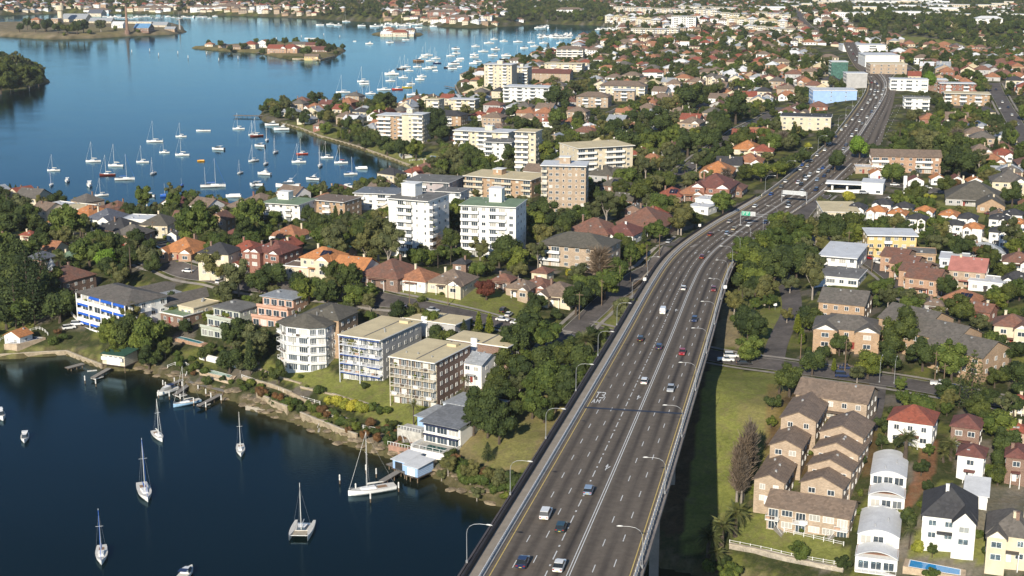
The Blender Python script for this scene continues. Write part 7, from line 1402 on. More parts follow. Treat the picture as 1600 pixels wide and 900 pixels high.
# ------------------------------------------------------------------ petrol station, signs, gantries
p = pick(1330,300,0,False); r = root('petrol_station', tuple(p), -math.radians(18), 'white petrol station with flat canopy and swooping white ramp wall', 'petrol station')
r.scale = (.8, .8, .7); MB().box(-16,6,2,14,4.6,5.4).build('canopy', WT, r); MB().box(6.2,19,-3,14,-1,7.4).build('shop_wall', WT, r); MB().box(5.8,19.4,-3.4,14.4,7.402,7.9).build('shop_roof', RT['white'], r); windows_on(r, 7, 18, -3, .6, 3, 2.6, 2.0)
for x in (-12,-3): MB().box(x-.6,x+.6,5,8,-.5,4.6).build('canopy_pillar', WT, r); MB().box(x-.5,x+.5,9,10.2,0,1.7).build('fuel_pump', hullm['white'], r)
MB().add([(-18,-3,-1),(14,-3.2,-1),(14,-3.2,3.4),(-18,-3,.5),(-18,-2.4,-1),(14,-2.6,-1),(14,-2.6,3.4),(-18,-2.4,.5)], [(0,1,2,3),(7,6,5,4),(3,2,6,7),(0,3,7,4),(1,5,6,2),(0,4,5,1)]).build('ramp_wall', WT, r); MB().box(-17,14,-2.3,1.9,-1,.4).build('forecourt', M('forecourt',(0.30,0.28,0.25),.9), r)
FOOT.append((p[0], p[1], 18)); OCC.append((1290,270,1370,308,p[1]-5))
p = pick(1412,318,0,False); r = root('pylon_sign', tuple(p), 0, 'slim white pylon sign right of the petrol station', 'sign'); MB().box(-.6,.6,-.2,.2,-.5,13).build('pylon', WT, r); MB().box(-.8,.8,-.3,.3,9,13.2).build('sign_panel', hullm['white'], r)
signg = M('sign_green', (0.02,0.33,0.20), .5, .05); signw = M('sign_white', (0.80,0.80,0.78), .5, .04); signb = M('sign_back_grey', (0.50,0.52,0.53), .5, .1, 1.0)
def gantry(px0, py0, span, ht, label, panels, px1=None, u0=None):
    s, u = s_of(px0, py0); u = u if u0 is None else u0; b_ = Vector(hpt(s, u)); r = root('sign_gantry', b_, -hang(s), label, 'road sign'); r.scale = (.85, 1, .75)
    for x in ((0, span) if px1 is None else (span,)): MB().tube([(x,0,-.5),(x,0,ht+.6)], .22, 6).build('post', galv, r)
    for z in (ht-.9, ht+.5): MB().tube([(-.3,0,z),(span+.3,0,z)], .13, 5).build('beam', galv, r)
    for x0, x1, z0, z1, m_ in panels:
        q = MB().box(x0,x1,-.22,-.14,z0,z1).build('sign_panel', m_, r); MB().box(x0-.08,x1+.08,-.139,-.10,z0-.08,z1+.08).build('sign_frame', signw, q)
        if m_ is signg:
            for k_, (lx0, lx1) in enumerate(((.10,.42),(.52,.86))):
                for rr_ in range(3): MB().box(x0+(x1-x0)*lx0, x0+(x1-x0)*(lx1-.07*rr_), -.245, -.222, z1-(z1-z0)*(.25+.26*rr_), z1-(z1-z0)*(.17+.26*rr_)).build('sign_line', signw, q)
    return r
gantry(1182,352,15,6.2,'green direction sign on a gantry over the oncoming lanes at the curve',[(0.5,5.0,5.4,7.8,signg),(5.3,7.6,5.4,7.8,signb)],u0=9); gantry(1228,316,14,6.5,'grey backed sign gantry over the lanes near the petrol station',[(.6,13.4,5.0,7.4,signb)],u0=11)
for (x, y, lab) in ((1013,437,'small blank white sign beside the left footpath'),(1106,352,'white speed sign on the grass island left of the curve'),(1183,364,'round white sign at the inside of the curve'),(1137,448,'small white sign on the right barrier'),(1211,478,'small white sign box in the park lawn')):
    p = pick(x, y+6, 0, False) if x > 1190 else np.array(hpt(s_of(x, y+8)[0], -3.8 if x < 1110 else 24.2)); r = root('road_sign', tuple(p), 0, lab, 'road sign'); MB().tube([(0,0,-.3),(0,0,2.4)], .06, 5).build('post', galv, r); MB().box(-.55,.55,-.07,-.01,1.4,2.5).build('sign_panel', signw, r)
# gate wall between street and bridge
wall_run('tall brown retaining wall between the slip street and the bridge footpath', [(1062,382),(1046,398),(1028,414),(1008,436),(985,455)], 1.4, M('wall_brown', (0.33,0.23,0.15), .95, .2, .4), .5, 'retaining_wall')
# power poles
pole_p = MB().tube([(0,0,-.3),(0,0,9.5)], [.17,.12], 6).mesh('pole', pilem); pole_a = MB().box(-1.3,1.3,-.08,.08,8.6,8.8).mesh('crossarm', pilem)
for i, (x, y) in enumerate(((640,482),(700,478),(300,428),(350,436),(1030,402),(1010,418),(985,440),(968,455),(940,478),(905,500),(1325,398),(1362,425),(1395,455),(1460,600),(1320,580),(1250,571),(1473,620),(1500,600),(1090,240),(1130,210),(905,196),(240,378),(130,372),(1410,285),(1465,288))):
    q = pick(x, y, 0, False); r = root('power_pole', tuple(q), random.uniform(0,3)); tag(r, None, 'power pole', 'timber street power poles'); put('pole', pole_p, r); put('crossarm', pole_a, r); AUTO.append((r, 'timber power pole with crossarm', x, y, 1, 'power_pole'))
q = pick(1384,630,0,False); 
for (x, y) in ((1397,600),(1374,598)): q = pick(x, y, 0, False); lamp(tuple(q), 1.2, f'green-grey street lamp beside the lane {"left" if x < 1390 else "right"} of the junction', None)
# ------------------------------------------------------------------ islands
def islb(x, y, wp, d, st, kd, rf, wl, lab, nm='island_building', az=10): house(x, y, wp, az, kd, rf, wl, st, d, lab, nm, 0, 1, cat='building', protect=False)
p = pick(199,53,0,False); r = root('brick_chimney', tuple(p), 0, 'tall slender brown brick chimney on the dockyard island', 'chimney'); MB().tube([(0,0,-1),(0,0,6)], 4.2, 8).build('base', WL['brown'], r); MB().tube([(0,0,5.9),(0,0,43)], [2.4,1.4], 10).build('shaft', M('chimney_brick',(0.28,0.17,0.12),.9,.15,.1), r); MB().tube([(0,0,43),(0,0,44)], 1.8, 10).build('cap', WL['brown'], r)
p = pick(95,36,0,False); r = root('water_tower', tuple(p), 0, 'pale concrete water tower with wide round top on the dockyard island', 'water tower'); MB().tube([(0,0,-1),(0,0,21)], 4.6, 10).build('shaft', WL['cream'], r); MB().tube([(0,0,21),(0,0,22.5),(0,0,30),(0,0,31)], [4.7,7.2,7.2,4], 12).build('tank', WL['cream'], r)
for a in ((225,42,26,22,2,'gx','blue','brown','big shed with half blue roof on the dockyard island'),(120,28,44,30,2,'gx','lgrey','cream','long pale sawtooth sheds behind the island trees'),(152,24,24,26,2,'gx','slate','cream','dark blue-grey hall right of the long sheds'),(160,32,40,20,1,'gx','lgrey','cream','low wide grey sheds in the middle of the dockyard island'),(186,37,20,16,2,'gx','white','white','white roofed store beside the brick chimney'),
 (220,33,44,16,1,'flat','white','cream','long low white terminal behind the blue shed'),(252,38,26,18,1,'gx','lgrey','cream','pale curved shed towards the island wharf'),(267,44,18,12,1,'gx','lgrey','tan','tan store at the island wharf'),(57,30,16,14,2,'hip','terra','tan','small orange-roofed house on the dockyard island hill'),(88,28,12,14,3,'flat','white','tan','blocky pale building beside the water tower'),
 (328,68,14,10,1,'hip','terra','cream','cream cottage at the tip of the brick island'),(350,70,16,10,1,'hip','brown','tan','brown-roofed store near the tip of the brick island'),(370,72,18,10,1,'gx','brown','tan','second brown-roofed store on the brick island'),(392,68,22,16,2,'hip','red','cream','cream two storey house with red roof on the brick island'),(413,66,20,16,2,'gy','terra','white','white gabled hall with red roof on the brick island'),
 (432,74,26,16,2,'gx','red','orange','first red brick storehouse on the brick island'),(455,74,30,18,2,'wing2','red','orange','wide gabled red brick storehouse in the middle of the brick island'),(469,68,24,12,2,'gx','grey','cream','grey-roofed hall behind the brick storehouses'),(487,69,18,12,2,'gx','maroon','orange','maroon-roofed store at the back of the brick island'),(500,76,30,14,1,'gx','maroon','brown','long low maroon roofed sheds on the brick island'),(488,87,24,10,1,'gx','brown','yellow','yellow and brown shed on the corner quay of the brick island'),
 (605,52,20,14,1,'gx','white','cream','left white shed on the tiny islet'),(625,50,28,14,2,'hip','red','cream','red-roofed white hall on the tiny islet'),(642,52,12,10,1,'gx','white','cream','right white shed on the tiny islet')): islb(*a)
p = pick(281,46,0,False); r = root('wharf_crane', tuple(p), 0, 'thin pale lattice crane at the island wharf end', 'crane'); MB().tube([(0,0,-1),(0,0,16)], [1.6,.8], 4).build('tower', concl, r); MB().tube([(-5,0,15),(6,0,19)], .5, 4).build('jib', concl, r)
jetty((402,82),(424,80),10,'timber wharf along the brick island',2.0,posts=6); wall_run('stone quay of the brick island', [(457,93),(500,95),(523,89)], 1.5, stonem, .8, z0=.3)
# ------------------------------------------------------------------ planting: the trees one can point to
TR = '''dark 18,440,24;norfolk 42,445,26;dark 68,462,20;dark 8,488,20;mid 34,482,20;norfolk 62,420,20;dark 85,445,16;darkcone 28,410,12;dark 5,400,22;dark 100,478,12;dark 70,40,7;dark 55,42,6;shrub 180,44,5;shrub 215,48,4;shrub 140,50,5;shrub 100,53,4;dark 30,42,6;dark 345,70,4;dark 360,76,4;dark 380,70,5;dark 410,80,4;dark 428,66,5;mid 462,66,5;dark 474,80,5;dark 512,78,5;dark 520,74,5;dark 488,64,5;dark 525,82,4;mid 400,64,4;dark 820,515,20;dark 795,562,18;dark 882,560,18;mid 838,602,18;dark 868,622,16;dark 850,645,12;dark 903,583,14;dark 762,662,17;mid 925,562,11;dark 785,642,16;dark 738,628,10;olive 812,600,13;dark 900,545,14;mid 815,560,14;dark 775,560,10;dark 770,615,15;shrub 740,750,12;olive 765,740,11;shrub 785,760,12;olive 812,775,11;shrub 720,740,10;mid 700,720,8;dark 800,750,10;dark 30,425,26;dark 12,400,22;pine 52,470,26;norfolk 22,470,22;mid 75,455,18;dark 10,460,24;dark 60,432,18;dark 92,478,20;dark 15,345,22;olive 30,320,16;darkcone 16,297,7;darkcone 25,298,6;mid 44,332,15;dark 60,348,17;mid 105,356,20;olive 98,368,16;dark 125,352,14;dark 66,378,14;mid 50,392,14;datepalm 95,405,12;lime 165,405,22;mid 138,388,22;mid 150,372,14;dark 200,400,16;dark 232,365,13;dark 214,374,14;mid 305,348,26;mid 290,360,16;datepalm 323,332,11;dark 330,360,12;datepalm 377,317,9;mid 385,345,20;dark 380,366,14;mid 396,330,14;dark 152,340,8;fanpalm 178,320,7;olive 100,330,8;
olive 328,410,18;olive 350,420,14;olive 372,432,20;dark 395,400,12;dark 425,430,18;dark 405,442,16;dark 460,440,16;mid 480,452,18;mid 500,445,16;olive 520,440,14;dark 545,438,18;dark 520,425,14;mid 577,456,12;dark 560,450,10;
gum 590,362,26;gum 606,380,22;gum 575,385,18;gum 620,350,16;olive 520,370,20;dark 500,355,18;gum 530,385,14;olive 560,345,14;dark 480,335,10;mid 430,342,10;mid 425,352,9;dark 470,352,10;bare 676,378,16;dark 705,380,14;dark 700,350,16;dark 690,395,11;mid 700,335,13;mid 712,318,12;dark 790,385,22;darkcone 800,370,12;gum 750,385,14;gum 742,360,8;dark 802,352,20;dark 780,400,14;yellowshrub 722,395,5;
dark 822,335,14;mid 835,345,15;dark 850,325,14;dark 860,342,16;dark 888,345,16;mid 905,335,13;dark 880,362,13;dark 860,360,11;gum 948,318,18;olive 935,330,12;dark 965,325,13;datepalm 920,345,12;datepalm 968,330,7;dark 1005,300,16;mid 1030,318,18;gum 1065,330,17;dark 1040,310,12;mid 1130,318,14;olive 1060,345,14;dark 1085,342,10;dark 970,295,12;mid 980,280,16;dark 1000,282,12;yellowshrub 1012,270,8;dark 1040,285,14;olive 1022,286,15;
bare 937,408,24;mid 945,442,20;dark 925,452,15;mid 960,420,16;mid 983,400,14;darkcone 1006,370,7;darkcone 960,358,7;dark 960,380,12;dark 980,380,11;dark 900,470,17;mid 915,460,12;yellowshrub 889,427,7;darkshrub 972,398,9;mid 1000,395,9;olive 810,420,12;dark 820,405,12;mid 870,392,7;darkcone 1007,358,5;
maroon 760,450,17;olive 578,468,13;yellowshrub 713,458,6;shrub 690,458,4;shrub 702,459,4;darkshrub 658,467,9;cypress 748,506,9;cypress 765,508,10;shrub 733,504,8;shrub 676,497,8;darkcone 619,525,4;olive 565,538,26;olive 590,545,12;shrub 498,610,10;darkshrub 570,602,9;yellowshrub 515,625,9;yellowshrub 527,628,9;yellowshrub 540,632,10;yellowshrub 552,636,10;yellowshrub 565,637,10;shrub 582,635,10;shrub 592,642,9;shrub 605,640,9;shrub 470,588,5;shrub 447,574,4;darkshrub 479,604,4;
cocospalm 646,634,14;shrub 667,608,10;cocospalm 726,592,9;dark 805,540,22;mid 850,520,22;dark 830,500,18;dark 870,545,16;datepalm 915,535,17;dark 910,565,22;mid 862,590,26;dark 890,610,20;dark 770,590,20;dark 755,640,24;datepalm 767,628,15;dark 780,665,22;dark 790,610,18;mid 832,632,17;dark 845,560,20;dark 815,580,18;pine 762,706,11;dark 800,640,14;dark 740,660,16;
shrub 715,725,12;olive 700,722,14;olive 735,735,14;shrub 755,750,14;shrub 725,752,11;olive 780,745,14;shrub 770,765,12;shrub 800,760,13;olive 745,768,10;shrub 790,775,10;dark 812,755,10;olive 690,738,9;shrub 658,715,6;shrub 607,692,7;rust 570,680,9;rust 590,684,9;rust 610,680,8;rust 628,685,8;rust 545,672,7;shrub 555,663,7;dark 612,661,8;rust 604,668,9;
dark 195,520,22;mid 225,525,24;mid 175,530,18;gum 208,487,16;mid 246,520,16;dark 232,560,14;mid 180,548,12;dark 265,470,12;mid 268,485,10;dark 258,545,12;shrub 82,533,10;rust 90,518,7;shrub 100,525,9;dark 370,512,16;gum 402,525,20;dark 372,556,8;dark 320,550,11;mid 325,495,8;shrub 460,487,6;dark 398,560,10;olive 404,545,14;shrub 300,560,7;shrub 275,552,7;dark 305,570,6;mid 280,565,8;olive 375,572,7;
shrub 330,540,8;shrub 345,545,8;dark 420,540,8;darkshrub 385,490,10;mid 360,495,10;dark 410,585,6;shrub 438,580,4;
mid 1165,410,22;dark 1195,395,24;mid 1215,375,22;dark 1235,400,22;mid 1180,435,18;dark 1210,425,20;dark 1155,435,14;mid 1250,380,16;olive 1190,370,14;dark 1245,420,15;mid 1160,385,14;mid 1225,352,12;dark 1262,400,14;dark 1195,450,12;olive 1235,440,12;
dark 1170,505,22;dark 1182,515,16;mid 1171,545,16;mid 1160,498,14;dark 1320,350,22;dark 1300,365,18;mid 1335,365,18;dark 1345,350,12;olive 1312,378,13;dark 1298,340,12;olive 1290,380,12;mid 1180,475,8;
cypress 1246,508,9;cypress 1253,527,8;dark 1270,565,17;cypress 1303,572,6;mid 1357,567,19;olive 1340,580,12;dark 1410,520,24;dark 1392,535,18;dark 1312,540,12;olive 1320,535,12;mid 1408,602,9;olive 1230,490,10;darkcone 1488,540,11;norfolk 1520,590,22;norfolk 1500,610,14;fanpalm 1462,575,8;dark 1555,590,12;dark 1580,540,20;dark 1590,580,20;dark 1500,485,16;olive 1530,500,15;mid 1560,470,12;olive 1440,465,10;mid 1470,475,9;fanpalm 1540,465,6;fanpalm 1552,470,6;
darkcone 1205,400,6;mid 1560,660,22;dark 1585,630,16;dark 1575,700,18;datepalm 1416,688,17;datepalm 1487,695,14;datepalm 1475,705,10;dark 1385,665,12;datepalm 1218,598,10;dark 1207,625,11;mid 1205,660,7;datepalm 1270,690,8;shrub 1265,708,6;mid 1245,600,6;dark 1560,740,14;mid 1535,712,8;dark 1440,730,10;dark 1425,810,14;cocospalm 1422,830,13;shrub 1530,835,10;yellowshrub 1435,855,10;dark 1457,862,7;dark 1318,880,10;mid 1248,860,13;shrub 1252,827,8;shrub 1360,625,5;shrub 1366,640,5;shrub 1375,660,5;dark 1545,860,9;mid 1455,895,10;
poplar 1153,732,18;poplar 1163,716,20;poplar 1172,700,18;poplar 1160,742,15;dark 1560,718,14;mid 1546,735,9;dark 1450,762,8;shrub 1438,788,7;dark 1400,690,9;mid 1452,705,8;shrub 1344,770,8;dark 1347,720,7;shrub 1340,800,7;mid 1402,735,5;dark 1378,690,8;mid 1180,770,7;dark 1545,650,12;mid 1480,640,8;dark 1395,640,7;shrub 1110,885,16;mid 1140,895,14;dark 1130,880,9;shrub 1200,790,6;shrub 1188,782,7;
lime 1344,229,19;lime 1453,123,16;yellowshrub 1262,228,6;dark 1305,250,14;olive 1405,245,13;mid 1395,270,14;dark 1480,240,20;olive 1455,228,20;dark 1500,255,20;dark 1420,222,18;dark 1370,240,12;dark 1478,290,12;dark 1545,290,9;dark 1568,290,7;mid 1440,352,9;norfolk 1460,370,13;norfolk 1478,362,11;yellowshrub 1448,306,4;yellowshrub 1458,308,4;olive 1330,320,8;yellowshrub 1325,308,8;dark 1415,358,11;olive 1380,352,8;
mid 1385,445,12;dark 1370,470,8;dark 1420,435,9;mid 1405,425,10;dark 1480,450,14;dark 1540,410,16;dark 1570,425,14;olive 1290,462,12;dark 1430,500,14;darkshrub 1380,495,7;shrub 1412,415,8;shrub 1390,400,6;mid 1366,393,7;
dark 1255,240,12;dark 1230,255,14;mid 1215,262,12;dark 1290,215,12;mid 1190,265,14;dark 1160,215,16;dark 1110,220,16;dark 1075,222,16;mid 1052,215,14;dark 990,210,22;dark 960,200,13;mid 1010,222,14;dark 1030,190,16;olive 1050,160,14;dark 1125,195,14;dark 1150,170,18;dark 1080,150,20;dark 1105,140,14;maroon 1041,96,6;maroon 1165,82,7;
dark 880,220,13;olive 850,215,14;mid 870,190,12;dark 905,190,9;dark 870,150,16;mid 858,240,14;dark 835,232,12;dark 800,240,13;dark 815,190,12;dark 680,190,18;dark 684,205,14;dark 603,153,12;dark 595,158,10;mid 558,200,9;dark 545,196,9;dark 715,235,10;mid 700,240,10;dark 630,232,12;mid 650,235,12;dark 605,228,12;dark 590,215,10;cypress 529,210,4;cypress 536,212,4;dark 546,216,6;dark 570,220,11;datepalm 493,178,5;olive 425,165,7;dark 430,172,8;olive 447,163,8;dark 455,175,7;dark 475,188,7;
dark 730,270,13;mid 750,262,13;olive 715,262,12;dark 770,275,12;mid 690,262,10;dark 735,250,12;dark 790,268,12;mid 765,252,10;dark 800,290,10;dark 845,298,9;mid 700,285,9;olive 745,300,7;
dark 72,36,9;dark 42,38,6;dark 90,42,7;dark 105,42,8;dark 120,41,9;dark 130,42,7;olive 157,37,8;dark 325,66,4;dark 445,65,5;dark 500,68,7;dark 510,70,6;mid 480,79,7;dark 535,73,4;dark 420,70,5;
dark 15,122,12;dark 35,118,11;mid 52,120,10;dark 5,110,14;dark 28,108,9;olive 45,128,9;dark 60,126,7;dark 0,128,14;mid 20,132,8;dark 64,118,4'''
for ent in TR.replace('\n', '').split(';'):
    if not ent.strip(): continue
    k_, v_ = ent.split(); x, y, rr_ = map(float, v_.split(',')); tree(x, y, rr_*{'dark':1.45,'mid':1.45,'olive':1.38,'gum':1.3,'rust':1.1,'norfolk':1.2,'poplar':1.9,'datepalm':1.3,'maroon':1.2,'bare':1.2,'shrub':1.1,'yellowshrub':1.45,'cypress':1.15,'lime':1.15}.get(k_, 1), k_)
for i, (x, y, rr_) in enumerate(((1108,842,24),(1128,826,27),(1150,806,24),(1120,868,18))): tree(x, y, rr_, 'datepalm', f'{ORD[i]} feathery date palm at the foot of the park, counted from the bridge', fronds=True)
MARKS.append(('the date palm clump', 1125, 830))
# overgrown bank above the cove
bk = resample(at_z(*np.array([p for p in SHORE if 225 < p[0] < 840], float).T, 0.0), 3.6); bt, bn = normals2(bk); rb = random.Random(21)
if shore_sd(bk[20:21, 0]+bn[20, 0]*5, bk[20:21, 1]+bn[20, 1]*5)[0] < 0: bn = -bn
for i in range(len(bk)):
    for q in range(3):
        if rb.random() < .22: continue
        o_ = rb.uniform(2.2, 7); x, y = bk[i, 0]+bn[i, 0]*o_, bk[i, 1]+bn[i, 1]*o_; z = float(gz(x, y)); R_ = rb.uniform(.9, 2.5)
        c_ = project([x, y, z])
        if z > .8 and not (240 < c_[0] < 372 and rb.random() < .6) and not (635 < c_[0] < 690): tree(c_[0], c_[1], 0, rb.choice(['shrub','shrub','darkshrub','rust','shrub','darkshrub']), loc=(x, y, z), R=R_)
# ------------------------------------------------------------------ infill: gardens between the houses, then the town up to the skyline
OCCa = np.array(OCC); FT = np.array(FOOT)
def hides(x, y, z, R, hgt):
    c = project([x, y, z]); t_ = project([x, y, z+hgt]); e = R*F_PX/float(np.hypot(y, H-z)); m = (OCCa[:, 0] < c[0]+e) & (OCCa[:, 2] > c[0]-e) & (OCCa[:, 1] < c[1]) & (OCCa[:, 3] > t_[1]) & (OCCa[:, 4] > y)
    return bool(m.any())
GRID = {}
def gadd(x, y, r): GRID.setdefault((int(x//30), int(y//30)), []).append((x, y, r))
for f in FOOT: gadd(*f)
def clash(x, y, r, k_=1.0):
    a, b_ = int(x//30), int(y//30)
    for i in range(a-1, a+2):
        for j in range(b_-1, b_+2):
            for (u, v, q) in GRID.get((i, j), ()):
                if (u-x)**2+(v-y)**2 < ((q+r)*k_)**2: return True
    return False
OPEN = [flat([(1080,560),(1250,575),(1225,640),(1190,740),(1200,790),(1340,860),(1340,960),(1020,960)], 14), flat([(700,650),(900,595),(905,640),(840,740),(690,780)], 5), flat([(455,560),(600,585),(690,640),(690,760),(430,640)], 7), flat([(530,225),(700,240),(690,262),(640,268)], 3), flat([(1428,310),(1520,330),(1600,345),(1590,352),(1490,346),(1430,330)], 20),
        flat([(640,440),(800,455),(830,490),(800,500),(690,478),(620,460)], 21), flat([(1400,55),(1560,66),(1550,76),(1400,66)], 14), flat([(1250,590),(1370,600),(1380,740),(1340,850),(1190,800)], 17), flat([(1415,700),(1600,740),(1600,900),(1350,900)], 13), flat([(0,495),(165,500),(170,570),(0,560)], 4), flat([(925,485),(1000,430),(1015,440),(965,525),(925,520)], 18), flat([(1255,270),(1380,270),(1440,320),(1290,330)], 20), flat([(1240,60),(1330,60),(1350,110),(1390,150),(1330,150),(1290,100)], 28)]
WOODS = [flat([(1290,20),(1600,30),(1600,78),(1480,62),(1400,55),(1330,52)], 16), flat([(790,10),(950,10),(955,35),(790,38)], 12), flat([(500,20),(590,12),(600,33),(500,33)], 12), flat([(1130,370),(1280,345),(1300,400),(1240,445),(1150,455)], 21), flat([(1180,230),(1240,215),(1240,275),(1190,280)], 24), flat([(690,245),(830,250),(820,285),(700,275)], 5), flat([(1380,215),(1510,215),(1530,270),(1390,262)], 22)]
def in_any(x, y, L): 
    a = np.array([x]); b_ = np.array([y]); return any(bool(inside(a, b_, P)[0]) for P in L)
rn = random.Random(11)
# houses further off, in loose rows
roofs = ['terra']*5+['red']*4+['brown']*5+['mix']*5+['grey']*4+['maroon']*2+['lgrey']*2+['dark']+['white','cream']
walls = ['cream']*5+['white']*4+['peach']*3+['red']*3+['tan']*3+['brown']+['grey']
nh = 0; far = []; cand = []
yy = 520.0
while yy < 3400:
    stepd = 24 if yy < 1000 else 22
    xx = -1600.0
    while xx < 1500:
        if abs(xx) < yy*.40+25: cand.append((xx+rn.uniform(-5, 5), yy+rn.uniform(-5, 5)))
        xx += stepd*.86
    yy += stepd
sdv = shore_sd(np.array([c[0] for c in cand]), np.array([c[1] for c in cand]))
for (x, y), s_ in zip(cand, sdv):
    if s_ < 9 or near_road(x, y, 7) or clash(x, y, 8, 1.0): continue
    if inside(np.array([x]), np.array([y]), isl_w)[0] or inside(np.array([x]), np.array([y]), isl_c)[0] or inside(np.array([x]), np.array([y]), isl_s)[0]: continue
    if in_any(x, y, OPEN) or (in_any(x, y, WOODS) and rn.random() < .92): continue
    z = float(gz(x, y)); c = project([x, y, z+4])
    if not (-20 < c[0] < 1620 and c[1] < 480) or c[1] < -25: continue
    if rn.random() < .12: continue
    if hides(x, y, z, 8, 7): continue
    far.append((x, y, z, c[0], c[1]))
far.sort(key=lambda q: q[1])
proto_h = []
for i in range(38):
    rf, wl = rn.choice(roofs), rn.choice(walls); kd = rn.choice(['hip','wing','hip','gx','wing2','gy','hip']); st = rn.choice([1,1,2]); w_ = rn.uniform(11, 15)
    proto_h.append((rf, wl, kd, st, w_))
auto_h = far[:285]
_pc = {}
for i, (x, y, z, cx, cy) in enumerate(auto_h):
    k_ = rn.randrange(len(proto_h)); rf, wl, kd, st, w_ = proto_h[k_]; az = (35 if cx < 900 and cy > 250 else 22 if cx < 1150 else 14)+rn.choice((0, 0, 90, -4, 4)); nm = {'white': 'white_house', 'cream': 'cream_house', 'red': 'brick_house', 'peach': 'brick_house', 'tan': 'brick_house', 'brown': 'brick_house', 'grey': 'grey_house'}[wl]
    if k_ not in _pc:
        r = house(cx, cy, w_/.4, az, kd, rf, wl, st, rn.uniform(10, 14), None, nm, 1, 1, loc=(x, y, z), w=w_, protect=False); _pc[k_] = (r, AUTO[-1])
    else:
        src, au = _pc[k_]; r = src.copy(); C.objects.link(r); r.location = (x, y, z); r.rotation_euler = (0, 0, -math.radians(az))
        for ch in src.children:
            c2 = ch.copy(); C.objects.link(c2); c2.parent = r
            for g_ in ch.children: c3 = g_.copy(); C.objects.link(c3); c3.parent = c2
        r.scale = (rn.uniform(.88, 1.12), rn.uniform(.88, 1.12), rn.uniform(.94, 1.08)); AUTO.append((r, au[1], cx, cy, w_, nm)); FOOT.append((x, y, 8))
    gadd(x, y, 7.5)
# the remaining far houses, a few pixels each, as one body
def far_mass(name, items, label):
    groups = {}
    mb_w = {}; V = []; Fs = []; Mi = []; mats = [WL['white'], WL['cream'], WL['peach'], WL['tan'], RT['terra'], RT['red'], RT['brown'], RT['mix'], RT['grey'], RT['lgrey'], RT['white'], GL]
    mb = MB()
    for (x, y, z, w_, d_, h_, az, kd, wi, ri) in items:
        o = len(mb.v); t_ = MB(); t_.box(-w_/2, w_/2, -d_/2, d_/2, -3, h_, wi)
        for s_ in range(max(1, int(h_/2.9))):
            for q in range(max(2, int(w_/3.2))): xq = -w_/2+(q+.5)*w_/max(2, int(w_/3.2)); t_.quad((xq-.7,-d_/2-.04,.9+2.9*s_),(xq+.7,-d_/2-.04,.9+2.9*s_),(xq+.7,-d_/2-.04,2.3+2.9*s_),(xq-.7,-d_/2-.04,2.3+2.9*s_),11)
        if kd == 'flat': t_.box(-w_/2-.3, w_/2+.3, -d_/2-.3, d_/2+.3, h_+.01, h_+.4, ri)
        else: hip(t_, -w_/2-.5, w_/2+.5, -d_/2-.5, d_/2+.5, h_+.16, min(w_, d_)*.27, mi=ri)
        a = -math.radians(az); ca, sa = math.cos(a), math.sin(a); mb.v += [(x+p[0]*ca-p[1]*sa, y+p[0]*sa+p[1]*ca, z+p[2]) for p in t_.v]; mb.f += [tuple(o+i for i in f) for f in t_.f]; mb.m += t_.m
    tag(mb.build(name, mats), label, kind='stuff')
items = [(x, y, z, rn.uniform(10, 18), rn.uniform(9, 14), rn.choice((3, 3, 5.8)), rn.choice((15, 25, 105, 0)), 'flat' if rn.random() < .12 else 'hip', rn.choice((0, 0, 1, 1, 1, 2, 3)), rn.choice((4, 4, 5, 6, 6, 7, 7, 8, 9, 10))) for (x, y, z, cx, cy) in far[285:]]
for (x0, y0, x1, y1, n, st) in ((1290,30,1600,10,40,3),(1200,22,1500,5,36,3)):
    for i in range(n): q = pick(x0+(x1-x0)*rn.random(), y0+(y1-y0)*rn.random(), 0, False); items.append((q[0], q[1], q[2], rn.uniform(20, 55), rn.uniform(12, 25), rn.uniform(5, 12), rn.choice((10, 20)), 'flat', rn.choice((0, 1)), 10))
far_mass('distant_houses', items, 'distant suburb of small houses fading up to the top edge')
# cream apartment complex on the far hill and other far blocks
k = 0
for row, (x0, y0, x1, y1, n, st) in enumerate(((945,34,1030,44,7,4),(958,22,1120,30,9,5),(1050,46,1085,48,3,7),(1110,30,1155,34,3,4),(1135,40,1230,46,6,4),(1060,18,1150,22,5,4),(1165,52,1240,60,5,4),(985,60,1060,62,4,5),(1180,30,1235,36,3,4))):
    for i in range(n):
        x, y = x0+(x1-x0)*(i+.5)/n, y0+(y1-y0)*(i+.5)/n; L_, a_, w_ = fcen(x, y, (x1-x0)/n*.92, 12, 20)
        r = flats('apartment_building', None, L_, 12, max(w_, 14), 18, st, 'bwbwb' if row % 2 else 'wbbw', 'cream' if row != 2 else 'white', 'cream' if (i+row) % 3 else 'white', side=2, cat='apartment building', roofk='hip' if row in (0, 4) else 'flat', prot=False)
        AUTO.append((r, f'{["cream","pale"][i % 2]} {"hip-roofed" if row in (0,4) else "flat-roofed"} apartment block', x, y, 1, 'apartment_building'))
